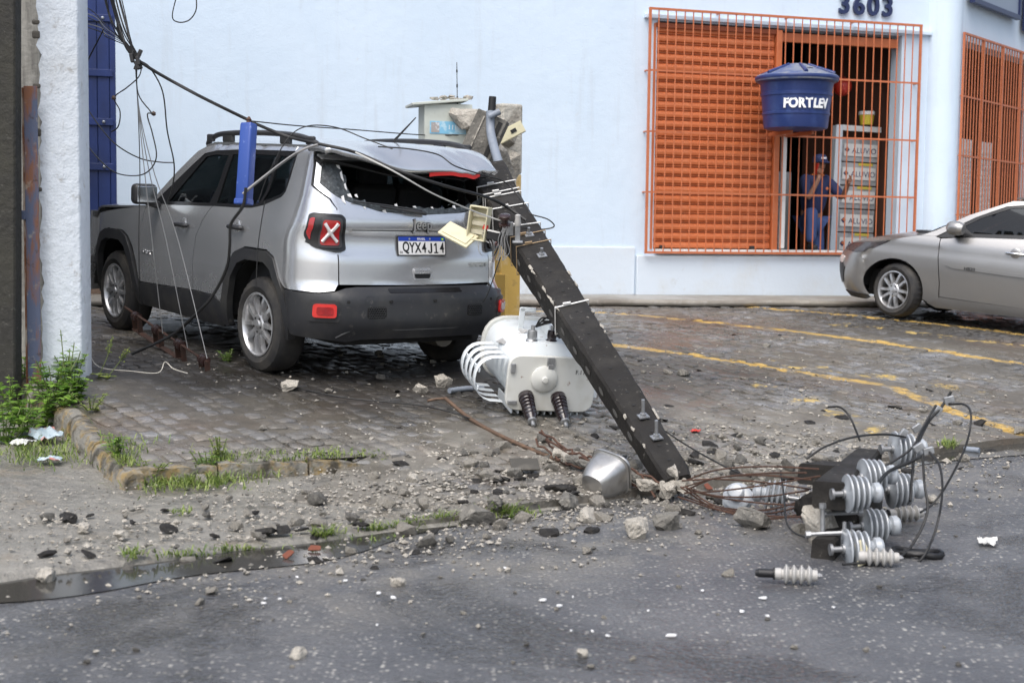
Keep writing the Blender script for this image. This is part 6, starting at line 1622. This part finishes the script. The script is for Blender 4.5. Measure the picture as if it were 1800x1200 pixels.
for k in range(6):
    x = 884 + k * 2.5
    cable(['frayed strand nearest the junction box under the red spool', 'second frayed strand under the red spool', 'third frayed strand under the red spool', 'fourth frayed strand under the red spool', 'fifth frayed strand under the red spool', 'frayed strand farthest from the junction box under the red spool'][k], [(x, 398, 9.8), (x - 6 + rw.uniform(-6, 6), 420, 9.8), (x - 4 + rw.uniform(-6, 6), 442, 9.8), (x - 10 + rw.uniform(-6, 6), 458, 9.8)], .003, M_WIREG)
cable('thin black wire hanging from the junction box to the bumper corner', [(880, 452, 9.8), (872, 475, 9.8), (858, 515, 9.85), (850, 530, 9.9)], .004)

# ------------------------------------------------------------------ rusty spool rack
rk0, rk1 = gnd(236, 602), gnd(362, 652)
rk0.z += .22; rk1.z += .07
rd_ = (rk1 - rk0); rl = rd_.length; rd_.normalize(); rx = rd_; rz_ = (V((.1, -.45, 1)) - rx * V((.1, -.45, 1)).dot(rx)).normalized(); ry_ = rz_.cross(rx)
rack2 = thing('spool_rack', 'rusty four-spool wire rack lying on the ground by the front wheel', 'wire rack', frame(rk0, rx, ry_, rz_))
M_RACK = mat('rack_rust', (.05, .022, .014), .8, layers=[((.03, .018, .014), 14, .45, .6, .8)], bumps=[(60, .5, .004)])
MB().tube([(-.22, .0, .02), (rl + .03, 0, .0)], .009, 6).build('rod', M_RACK, rack2)
MB().box((rl * .5, 0, -.12), (rl + .06, .045, .008)).build('channel', M_RACK, rack2)
for k in range(4):
    x = .06 + k * (rl - .10) / 3
    MB().lathe([(.024, -.04), (.038, -.036), (.038, -.018), (.022, -.012), (.022, .012), (.038, .018), (.038, .036), (.024, .04)], 16, T(x, 0, 0) @ RY(R(90))).build('spool', M_MAROON, rack2, smooth=40)
    mb = MB(); mb.tube([(x - .018 + .01 * j, .031 * math.cos(j * .8), .031 * math.sin(j * .8)) for j in range(5)], .006, 5); mb.build('winding', M_WIRE, rack2)
    for dx in (-.06, .06): MB().box((x + dx, 0, -.06), (.007, .04, .14)).build('bracket', M_RACK, rack2)
cable('tangled bare tie wire on the ground in front of the rusty rack', [(155, 620, 9.9), (175, 645, 9.7), (230, 652, 9.6), (278, 655, 9.55), (290, 636, 9.6), (305, 648, 9.5), (330, 656, 9.5)], .0035, mat('bare_tie_wire', (.45, .43, .38), .5), ground=True)

# ------------------------------------------------------------------ small litter
def crumple(label, px, py, size, m, seed, name='litter', cat='litter', flat=.5):
    r = random.Random(seed); p = gnd(px, py); mb = MB(); n = 7
    q = [[(size * (i / n - .5) + r.uniform(-.2, .2) * size / n * 2, size * .8 * (j / n - .5) + r.uniform(-.2, .2) * size / n * 2, size * flat * r.uniform(0, .45) * (1 - abs(i / n - .5) * 1.2)) for i in range(n + 1)] for j in range(n + 1)]
    mb.add([v for row in q for v in row], [(j * (n + 1) + i, j * (n + 1) + i + 1, (j + 1) * (n + 1) + i + 1, (j + 1) * (n + 1) + i) for j in range(n) for i in range(n)])
    return tag(mb.build(name, m, solid=.003, M=T(p.x, p.y, p.z + .012) @ RZ(r.uniform(0, 6))), label, cat)
M_LIT = mat('white_plastic_film', (.62, .62, .60), .4); M_LITB = mat('blue_grey_film', (.38, .46, .50), .45, layers=[((.5, .12, .06), 7, .55, .62, .8)])
crumple('crumpled white plastic on the asphalt at the far right', 1735, 958, .10, M_LIT, 1, flat=.9)
crumple('crumpled pale wrapper with red print among the weeds', 75, 772, .22, M_LITB, 2, flat=.8)
crumple('torn white plastic film below the weeds at the left', 40, 782, .13, M_LIT, 3)
crumple('small crumpled white bag on the grass by the kerb', 158, 783, .09, M_LIT, 4, flat=1.2)
crumple('white plastic scrap standing in the weeds beside the kerb', 124, 757, .09, M_LIT, 5, flat=1.2)
crumple('grey flattened wrapper at the edge of the left pavement grass', 88, 812, .12, M_LITB, 6)
crumple('bright red scrap of ribbon on the cobbles right of the pole', 1223, 760, .07, M_RED, 7, flat=.5)
p = gnd(1612, 978); mb = MB(); mb.tube([(.105 * math.cos(a), .045 * math.sin(a), .018 + .006 * math.sin(3 * a)) for a in [2 * math.pi * k / 24 for k in range(25)]], .016, 6); mb.tube([(-.06, 0, .02), (.05, .01, .02)], .012, 6)
tag(mb.build('plastic_ring', M_INK, smooth=60, M=T(p) @ RZ(R(-18))), 'flat black plastic ring on the road right of the heap', 'ring')
p = gnd(1708, 796); tag(MB().cyl((-.04, .03, .022), (.04, -.03, .022), .020, n=14).build('pipe_offcut', M_PVC, smooth=40, M=T(p)), 'short grey pipe offcut lying at the right kerb', 'pipe')
o = MB().box((0, 0, 0), (.16, .012, .12), RX(R(-68))).build('metal_plate', mat('old_brown_plate', (.06, .055, .045), .6, layers=[((.12, .11, .09), 8, .5, .65, .7)]), bevel=.004, M=T(gnd(922, 833) + V((0, 0, .055))) @ RZ(R(8))); tag(o, 'dark square metal plate propped on the cobbles left of the lamp pan', 'plate')

# ------------------------------------------------------------------ man at the window
M_SKIN = mat('skin', (.30, .15, .095), .5)
M_SHIRT = mat('navy_shirt', (.02, .03, .095), .8, bumps=[(30, .4, .01)])
M_JEANS = mat('blue_jeans', (.04, .075, .20), .8, layers=[((.05, .085, .2), 6, .5, .7, .6)], bumps=[(25, .4, .01)])
M_SHOE = mat('dark_shoe', (.02, .02, .022), .5)
man = thing('person', 'person in navy polo and cap, phone at the ear, one foot on the window sill', 'person', M_W @ T(.64, .45, .78))
mo = V((.64, .45, .78))
def skin(name, verts, edges, radii, m, root=0, par=man, sub=2):
    me = bpy.data.meshes.new(name); me.from_pydata([tuple(V(v) - mo) for v in verts], edges, [])
    o = link(name, me, m, par)
    sk = o.modifiers.new('k', 'SKIN'); sk.use_smooth_shade = True
    for i, r_ in enumerate(radii):
        d = me.skin_vertices[0].data[i]; d.radius = (r_, r_) if not isinstance(r_, tuple) else r_; d.use_root = (i == root)
    s_ = o.modifiers.new('s', 'SUBSURF'); s_.levels = sub; s_.render_levels = sub
    return o
J = dict(pel=(.64, .45, 1.62), spi=(.645, .42, 1.88), che=(.65, .40, 2.03), nkb=(.66, .38, 2.15), nk=(.67, .365, 2.20), chin=(.675, .35, 2.24), hd=(.68, .345, 2.31), ht=(.68, .35, 2.39),
         rs=(.49, .38, 2.10), re=(.44, .20, 1.86), rw=(.555, .16, 2.11), rh=(.585, .19, 2.17), ls=(.83, .38, 2.10), le=(.93, .18, 1.88), lw=(.888, -.02, 2.07), lh=(.882, -.075, 2.12),
         rhip=(.56, .44, 1.56), rk=(.455, .12, 1.72), ra=(.43, .085, 1.29), lhip=(.72, .45, 1.56), lk=(.725, .41, 1.18), la=(.72, .46, .86))
def sk(name, names, edges, radii, m, **kw):
    return skin(name, [J[n] for n in names], [(names.index(a), names.index(b)) for a, b in edges], radii, m, **kw)
sk('body', ['pel', 'spi', 'che', 'nkb', 'nk', 'chin', 'hd', 'ht', 'rs', 're', 'rw', 'rh', 'ls', 'le', 'lw', 'lh', 'rhip', 'rk', 'ra', 'lhip', 'lk', 'la'],
   [('pel', 'spi'), ('spi', 'che'), ('che', 'nkb'), ('nkb', 'nk'), ('nk', 'chin'), ('chin', 'hd'), ('hd', 'ht'), ('che', 'rs'), ('rs', 're'), ('re', 'rw'), ('rw', 'rh'), ('che', 'ls'), ('ls', 'le'), ('le', 'lw'), ('lw', 'lh'), ('pel', 'rhip'), ('rhip', 'rk'), ('rk', 'ra'), ('pel', 'lhip'), ('lhip', 'lk'), ('lk', 'la')],
   [.13, .13, .13, .07, .055, .065, .083, .06, .06, .042, .030, .036, .06, .042, .030, .036, .085, .06, .045, .085, .06, .045], M_SKIN)
sk('shirt', ['pel', 'spi', 'che', 'nkb', 'rs', 're', 'ls', 'le'], [('pel', 'spi'), ('spi', 'che'), ('che', 'nkb'), ('che', 'rs'), ('rs', 're'), ('che', 'ls'), ('ls', 'le')], [.165, .165, .165, .085, .092, .062, .092, .062], M_SHIRT)
sk('trousers', ['pel', 'rhip', 'rk', 'ra', 'lhip', 'lk', 'la'], [('pel', 'rhip'), ('rhip', 'rk'), ('rk', 'ra'), ('pel', 'lhip'), ('lhip', 'lk'), ('lk', 'la')], [.15, .10, .088, .068, .10, .088, .068], M_JEANS)
skin('shoe', [(.43, .13, 1.255), (.43, .03, 1.25), (.43, -.06, 1.24)], [(0, 1), (1, 2)], [.042, .045, .036], M_SHOE)
skin('shoe', [(.72, .50, .83), (.725, .40, .825), (.73, .31, .815)], [(0, 1), (1, 2)], [.042, .045, .036], M_SHOE)
cap = MB(); cap.lathe([(.098, -.01), (.099, .02), (.090, .06), (.060, .09), (.01, .10)], 20, T(V((.68, .345, 2.345)) - mo)); cap = cap.build('cap', M_SHIRT, man, smooth=50)
MB().prism([(-.075, 0), (.075, 0), (.06, -.085), (0, -.10), (-.06, -.085)], 0, .012, T(V((.68, .27, 2.34)) - mo) @ RX(R(10))).build('brim', M_SHIRT, cap)
MB().box(tuple(V((.68, .252, 2.39)) - mo), (.07, .006, .022)).build('cap_print', M_LETTER, cap)
MB().lathe([(.083, -.018), (.095, .0), (.072, .02)], 16, T(V((.663, .375, 2.165)) - mo) @ RX(R(-12)), False).build('collar', mat('orange_collar', (.6, .16, .03), .7), man, smooth=50, solid=.006)
MB().box((0, 0, 0), (.012, .075, .145)).build('phone', M_RED, man, bevel=.006, M=T(V((.588, .27, 2.245)) - mo) @ RY(R(10)))
MB().lathe([(.02, 0), (.02, .003)], 12, T(V((.73, .232, 2.0)) - mo) @ RX(R(90))).build('shirt_crest', M_ORANGE, man)
for hand, base, dirs in (('rh', V((.585, .20, 2.175)), [(-.002, .055, .05), (-.002, .04, .065), (-.002, .02, .072), (-.002, .0, .066)]), ('lh', V((.882, -.085, 2.115)), [(-.03, -.06, .035), (-.03, -.06, .012), (-.03, -.055, -.010), (-.028, -.05, -.03)])):
    for k, d in enumerate(dirs):
        d = V(d); b0 = base + V((0, .0, .012 - .012 * k)) if hand == 'lh' else base + V((0, .02 - .014 * k, .01))
        skin('finger', [b0, b0 + d * .55, b0 + d + (V((-.03, .02, 0)) if hand == 'lh' else V((.012, 0, 0)))], [(0, 1), (1, 2)], [.011, .0095, .007], M_SKIN, sub=1)
    skin('thumb', [base, base + (V((-.03, -.02, .035)) if hand == 'lh' else V((.02, -.03, .03))), base + (V((-.045, -.045, .045)) if hand == 'lh' else V((.025, -.03, .065)))], [(0, 1), (1, 2)], [.013, .011, .008], M_SKIN, sub=1)
for dx in (-.03, .03): MB().lathe([(.002, -.012), (.011, 0), (.002, .012)], 8, T(V((.68 + dx, .262, 2.318)) - mo) @ RX(R(90))).build('eye', M_INK, man)
skin('nose', [(.68, .265, 2.31), (.68, .245, 2.285), (.68, .262, 2.275)], [(0, 1), (1, 2)], [.010, .014, .010], M_SKIN, sub=1)
MB().box(tuple(V((.68, .272, 2.252)) - mo), (.045, .01, .007)).build('mouth', mat('lips', (.12, .04, .03), .5), man)

# ------------------------------------------------------------------ rubble
ru = random.Random(77)
CH = {}
for key, m in (('pale', M_CONC), ('grey', M_CONCM), ('dark', M_CONCD)):
    CH[key] = [chunk('fragment', 700 + k, (1, ru.uniform(.6, .95), ru.uniform(.35, .7) if key != 'dark' else ru.uniform(.18, .35)), m, 15 + k) for k in range(9)]
def lay(name, key, x, y, size, label, group, cat, z=None, k=None):
    me = CH[key][ru.randrange(9) if k is None else k]
    h = size * (.2 if key != 'dark' else .10)
    o = bpy.data.objects.new(name, me); COL.objects.link(o)
    n = fit_plane(x, y)
    o.matrix_world = T(x, y, (G(x, y) if z is None else z) + h) @ n.to_track_quat('Z', 'Y').to_matrix().to_4x4() @ RZ(ru.uniform(0, 6.3)) @ RX(ru.uniform(-.35, .35)) @ RY(ru.uniform(-.35, .35)) @ Matrix.Scale(size, 4)
    return tag(o, label, cat, group)
big = [  # px, py, width px, kind, label
    (835, 925, 72, 'grey', 'big grey concrete boulder at the kerb below the metal plate'), (1120, 945, 62, 'pale', 'large pale concrete block on the road in front of the pole end'),
    (1325, 930, 68, 'grey', 'grey concrete block under the trailing steel strands'), (508, 688, 36, 'pale', 'pale flat concrete piece on the cobbles behind the SUV rear wheel'),
    (738, 690, 30, 'pale', 'slanting pale concrete piece left of the grey conduit stub'), (776, 680, 40, 'pale', 'pale concrete lump beside the grey conduit stub'),
    (725, 848, 28, 'pale', 'pale rounded concrete lump alone on the middle cobbles'), (699, 1030, 28, 'pale', 'pale stone alone on the asphalt below the kerb'),
    (522, 1158, 36, 'pale', 'pale stone nearest the bottom edge, left of centre'), (1025, 1156, 28, 'pale', 'pale brick-shaped piece near the bottom edge, centre'),
    (77, 1027, 52, 'pale', 'long pale concrete piece in the gutter water at the far left'), (112, 914, 46, 'dark', 'dark flat slab piece on the left pavement'),
    (80, 978, 36, 'dark', 'black flake at the edge of the left gutter'), (632, 940, 36, 'dark', 'black asphalt flake leaning in the gutter grass'),
    (1000, 895, 52, 'grey', 'grey concrete lump left of the lamp pan'), (985, 865, 60, 'dark', 'black-faced concrete slab behind the lamp pan'),
    (1575, 718, 26, 'dark', 'pointed dark stone upright on the right-hand cobbles'), (1200, 662, 26, 'grey', 'dark grey stone on the cobbles right of the pole middle'),
    (1333, 850, 36, 'grey', 'upright concrete stump between strands and pole head'), (1035, 918, 48, 'pale', 'pale concrete lump in the kerb rubble below the lamp pan'),
    (905, 838, 30, 'grey', 'grey lump beside the propped metal plate'), (1175, 932, 56, 'grey', 'grey concrete wedge right of the pale road block'),
    (870, 905, 40, 'grey', 'grey concrete chunk right of the kerb boulder'), (1205, 905, 46, 'dark', 'black concrete flake just below the broken pole end'),
    (445, 905, 30, 'dark', 'dark flake on the pavement below the front kerb'), (1410, 940, 36, 'grey', 'grey lump left of the pole head on the road'),
    (1640, 885, 28, 'pale', 'pale stone on the asphalt right of the insulators'), (210, 948, 28, 'pale', 'pale rough stone on the left pavement'), (145, 935, 32, 'pale', 'pale split stone beside the dark pavement slab')]
for px, py, w, key, lab in big:
    p = gnd(px, py); s_ = w * p.y / F_PX; me = chunk('concrete_chunk', int(px + py), (s_, s_ * .7, s_ * (.62 if key != 'dark' else .22)), {'pale': M_CONC, 'grey': M_CONCM, 'dark': M_CONCD}[key], 22, dis=s_ * .022)
    o = link('concrete_chunk', me, None, M=T(p.x, p.y + s_ * .25, G(p.x, p.y) + s_ * (.22 if key != 'dark' else .09)) @ RZ(ru.uniform(0, 6)) @ RX(ru.uniform(-.2, .2))); tag(o, lab, 'concrete', 'named concrete pieces of the fallen pole')
def zone(x, y):
    t, s = ts(x, y)
    return 'the asphalt in front of the kerb' if s < -.02 else ('the left pavement below the kerb stones' if t < 2.2 else ('the kerb edge left of the broken pole' if t < 3.6 else 'the kerb edge right of the broken pole'))
def band(): # where the rubble gathered: along the kerb, thickest before the pole
    while True:
        t = ru.gauss(3.4, 1.7); s = ru.gauss(.15, .62)
        if -1.5 < t < 8 and -1.6 < s < 2.2 and (s > -.5 or ru.random() < .45): return xy(t, s)
for k in range(270):
    x, y = band(); key = 'pale' if ru.random() < .72 else 'grey'; lay('concrete_fragment', key, x, y, ru.choice((.025, .03, .035, .04, .05, .06, .075, .10)) * (1 if ts(x, y)[1] > -.4 else .6), 'small broken %s concrete fragment on %s' % (key, zone(x, y)), '%s concrete fragments on %s' % (key, zone(x, y)), 'concrete')
for k in range(90):
    x, y = band(); lay('dark_flake', 'dark', x, y, ru.choice((.04, .05, .07, .09, .11)), 'thin black flake of concrete skin on ' + zone(x, y), 'black flakes on ' + zone(x, y), 'concrete')
spots = [(xy(ru.gauss(5.4, .5), ru.gauss(3.0, .7))) for _ in range(34)] + [(xy(ru.gauss(4.3, .5), ru.gauss(3.3, .5))) for _ in range(26)] + [xy(ru.uniform(2.5, 9), ru.uniform(.5, 4.5)) for _ in range(30)]
for x, y in spots: lay('stone_fragment', ru.choice(('pale', 'grey', 'dark')), x, y, ru.choice((.03, .04, .05, .06, .08)), 'small concrete fragment scattered on the cobbles of the yard', 'concrete fragments on the cobbles', 'concrete')
for k in range(34):
    px, py = ru.uniform(60, 1750), ru.uniform(960, 1180); p = gnd(px, py)
    if ts(p.x, p.y)[1] < -.1: lay('road_pebble', 'pale' if k % 3 else 'grey', p.x, p.y, ru.choice((.014, .018, .022, .028)), 'small pebble lying on the asphalt of the road', 'pebbles on the road', 'stone')
for k in range(22):
    px, py = ru.uniform(420, 1600), ru.uniform(975, 1130); p = gnd(px, py); s_ = ru.choice((.007, .009, .011, .014, .02)); q_ = lambda: ru.uniform(.6, 1.3)
    o = MB().prism([(-s_ * q_(), -s_ * .4 * q_()), (s_ * .8 * q_(), -s_ * .5 * q_()), (s_ * q_(), s_ * .3 * q_()), (s_ * .1, s_ * .6 * q_()), (-s_ * .6 * q_(), s_ * .45)], 0, .005).build('ceramic_shard', M_FRAY, M=T(p.x, p.y, .006) @ RZ(ru.uniform(0, 6)) @ RX(ru.uniform(-.1, .1))); tag(o, 'tiny white ceramic shard lying on the asphalt of the road', 'shard', 'white shards on the road')
for k, (px, py) in enumerate(((553, 972), (507, 983), (1245, 862))):
    p = gnd(px, py); o = MB().prism(rounded([(-.03, -.014), (.03, -.012), (.026, .016), (-.02, .02)], .008, 2), 0, .006).build('brown_shard', mat('brown_glaze', (.16, .05, .025), .3), M=T(p.x, p.y, p.z + .02) @ RX(.5) @ RZ(k)); tag(o, ['brown glazed shard standing in the gutter water', 'brown glazed shard lying left of the other in the gutter', 'brown glazed shard by the broken pole end'][k], 'shard')
# grit: too fine to count
grit = MB(); gritd = MB()
oc = [(1, 0, 0), (-1, 0, 0), (0, 1, 0), (0, -1, 0), (0, 0, 1), (0, 0, -1)]; of = [(0, 2, 4), (2, 1, 4), (1, 3, 4), (3, 0, 4), (2, 0, 5), (1, 2, 5), (3, 1, 5), (0, 3, 5)]
def speck(mb, x, y, s):
    M = T(x, y, G(x, y) + s * .4) @ RZ(ru.uniform(0, 6)) @ RX(ru.uniform(-.6, .6)) @ Matrix.Diagonal((s, s * ru.uniform(.5, .9), s * ru.uniform(.35, .7), 1)); mb.add(oc, of, M)
for k in range(9500):
    x, y = band()
    if k % 6 == 0: x, y = xy(ru.uniform(-2.5, 2.2), ru.uniform(.02, 1.4))
    if k % 9 == 0: x, y = xy(ru.uniform(2.4, 9), ru.uniform(.2, 4.5))
    speck(gritd if k % 5 == 1 else grit, x, y, abs(ru.gauss(0, .0075)) + .004)
tag(grit.build('grit', M_CONC), 'fine pale concrete grit spread along the kerb', kind='stuff')
tag(gritd.build('grit', M_CONCM), 'fine grey grit spread along the kerb', kind='stuff')

# ------------------------------------------------------------------ weeds and grass
def leaf_material(name, a, b):
    t = NT(name); g = t.n('NewGeometry'); c = t.mix(g.outputs['Random Per Island'], a, b)
    t.set(c, .45, 0, .4)
    tr = t.n('BsdfTranslucent'); t.l(c, tr.inputs[0]); mx = t.n('MixShader'); mx.inputs[0].default_value = .3
    t.l(t.b.outputs[0], mx.inputs[1]); t.l(tr.outputs[0], mx.inputs[2]); t.l(mx.outputs[0], t.out.inputs['Surface'])
    return t.m
M_LEAF = leaf_material('weed_leaf', (.085, .19, .025), (.25, .40, .065))
M_LEAF2 = leaf_material('weed_leaf_yellow', (.16, .24, .04), (.33, .38, .09))
M_GRASS = leaf_material('grass_blade', (.09, .16, .03), (.30, .36, .10))
M_STEM = mat('weed_stem', (.10, .13, .035), .6)
wd = random.Random(55)
def add_leaf(mb, p, d, L, W):
    d = V(d).normalized(); s = d.cross(V((0, 0, 1)));
    if s.length < .01: s = V((1, 0, 0))
    s.normalize(); n = s.cross(d); p = V(p)
    q = [p, p + d * L * .35 + s * W * .5 + n * W * .12, p + d * L * .75 + s * W * .34 + n * W * .08 - V((0, 0, L * .06)), p + d * L - V((0, 0, L * .16)), p + d * L * .75 - s * W * .34 + n * W * .08 - V((0, 0, L * .06)), p + d * L * .35 - s * W * .5 + n * W * .12, p + d * L * .4]
    mb.add(q, [(0, 1, 6), (1, 2, 6), (2, 3, 6), (3, 4, 6), (4, 5, 6), (5, 0, 6)])
def weed(label, p, h, nst, per, leaf, group=None, spread=.5, m=None, name='leafy_weed'):
    p = V(p); o = thing(name, label, 'weed', T(p), group); fo = MB(); stm = MB()
    for k in range(nst):
        a = wd.uniform(0, 6.28); rr_ = wd.uniform(.1, spread) * h; hh = h * wd.uniform(.55, 1.0)
        b = V((math.cos(a) * rr_ * .3, math.sin(a) * rr_ * .3, 0)); top = V((math.cos(a) * rr_, math.sin(a) * rr_, hh)); mid = b.lerp(top, .5) + V((0, 0, hh * .08))
        P = spline([b, mid, top], 4); stm.tube(P, .0035, 4)
        for j in range(per):
            u = (j + .6) / per; q = P[min(len(P) - 1, int(u * (len(P) - 1)))]; an = wd.uniform(0, 6.28)
            sz = leaf * wd.uniform(.65, 1.15) * (1.1 - .35 * u)
            for sg_ in (0, math.pi): add_leaf(fo, q, (math.cos(an + sg_), math.sin(an + sg_), wd.uniform(.0, .5)), sz, sz * .62)
    stm.build('stem', M_STEM, o); tag(fo.build('foliage', m or M_LEAF, o, smooth=60), kind='stuff')
    return o
patch = [(10, 775, .30), (45, 760, .30), (80, 745, .28), (25, 730, .34), (65, 720, .32), (110, 730, .26), (8, 700, .34), (95, 695, .30), (40, 690, .34), (130, 700, .22), (125, 670, .26), (12, 650, .36), (30, 610, .40)]
for px, py, h in patch:
    p = gnd(px, py); weed('bushy green leafy weed in the patch at the foot of the left posts', p, h * .78, 9, 5, .085, 'leafy weeds at the left posts', .9)
weed('tall weed with heart-shaped leaves climbing the front of the white pillar', gnd(118, 690) + V((0, 0, .02)), .42, 3, 6, .06, None, .25)
for k, (px, py, tx_, ty_) in enumerate(((172, 665, 198, 590), (185, 668, 228, 610))):
    p = gnd(px, py); e = at(tx_, ty_, p.y); o = thing('flower_stalk', ['left thin flowering weed stalk beside the pillar foot', 'right thin flowering weed stalk beside the pillar foot'][k], 'weed', T(p)); mb = MB(); P = spline([V((0, 0, 0)), (e - p) * .5 + V((.02, 0, .02)), e - p], 5); mb.tube(P, .003, 4)
    fo = MB()
    for j in range(14):
        q = P[len(P) // 2 + (j % (len(P) // 2))] + V((wd.uniform(-.03, .03), wd.uniform(-.03, .03), wd.uniform(-.01, .04))); mb.tube([P[len(P) // 2], q], .0012, 3); fo.lathe([(.001, -.005), (.005, 0), (.001, .005)], 5, T(q))
    for j in range(4): add_leaf(fo, P[1] * .6, (math.cos(j * 1.6), math.sin(j * 1.6), .3), .07, .04)
    mb.build('stem', M_STEM, o); tag(fo.build('blossom', M_LEAF2, o), kind='stuff')
weed('small round green weed between the rack and the rear wheel', gnd(400, 636), .10, 9, 4, .035, None, .9)
weed('pale green weed tuft on top of the front kerb', gnd(386, 806), .13, 8, 5, .035, None, .6, M_LEAF2)
weed('white flowering weed draped over the kerb stones', gnd(160, 720), .10, 9, 5, .034, None, 1.6, M_LEAF2)
weed('dense green weed growing against the front kerb', gnd(368, 838), .15, 10, 5, .042, None, .7)
weed('low red-green weed at the kerb corner', gnd(268, 836), .09, 9, 4, .04, None, 1.2, M_LEAF2)
weed('broad leafed weed sprouting at the foot of the kerb', gnd(205, 800), .12, 7, 4, .05, None, .8)
g_mb = MB()
def blades(px, py, n, h, sx_, sy):
    for k in range(n):
        p = gnd(px + wd.gauss(0, sx_), py + wd.gauss(0, sy)); a = wd.uniform(0, 6.28); L = h * wd.uniform(.25, 1.0); d = V((math.cos(a), math.sin(a), 0)) * L * wd.uniform(.4, 1.6); s = V((-math.sin(a), math.cos(a), 0)) * .0028
        m_ = p + d * .45 + V((0, 0, L * .62)); e = p + d + V((0, 0, L * wd.uniform(.45, .9)))
        if k % 3 == 0: add_leaf(g_mb, p + V((0, 0, .008)), (math.cos(a), math.sin(a), .35), .022, .014)
        g_mb.add([p - s, p + s, m_ + s * .8, m_ - s * .8, e], [(0, 1, 2, 3), (3, 2, 4)])
for px, py, n, h, sx_, sy in ((130, 790, 420, .075, 70, 14), (60, 800, 260, .06, 50, 8), (215, 815, 160, .09, 14, 14), (300, 850, 420, .07, 36, 9), (370, 845, 360, .085, 40, 9), (430, 832, 160, .07, 30, 6), (500, 815, 110, .06, 40, 5), (570, 800, 110, .055, 18, 4), (470, 800, 90, .05, 40, 4), (575, 945, 130, .075, 14, 4), (612, 950, 60, .05, 40, 3), (660, 935, 80, .07, 10, 3), (700, 930, 60, .06, 14, 3), (735, 925, 80, .07, 10, 3), (785, 918, 110, .08, 12, 4), (880, 905, 110, .085, 16, 5), (925, 905, 50, .06, 14, 4), (1668, 783, 110, .07, 8, 3), (230, 975, 60, .05, 9, 4), (320, 978, 80, .05, 40, 3), (420, 968, 90, .05, 40, 3), (320, 902, 40, .05, 9, 3), (650, 800, 60, .035, 20, 5), (390, 805, 120, .05, 14, 5)):
    blades(px, py, n, h, sx_, sy)
tag(g_mb.build('grass', M_GRASS), 'short grass growing along the kerbs and gutter', kind='stuff')
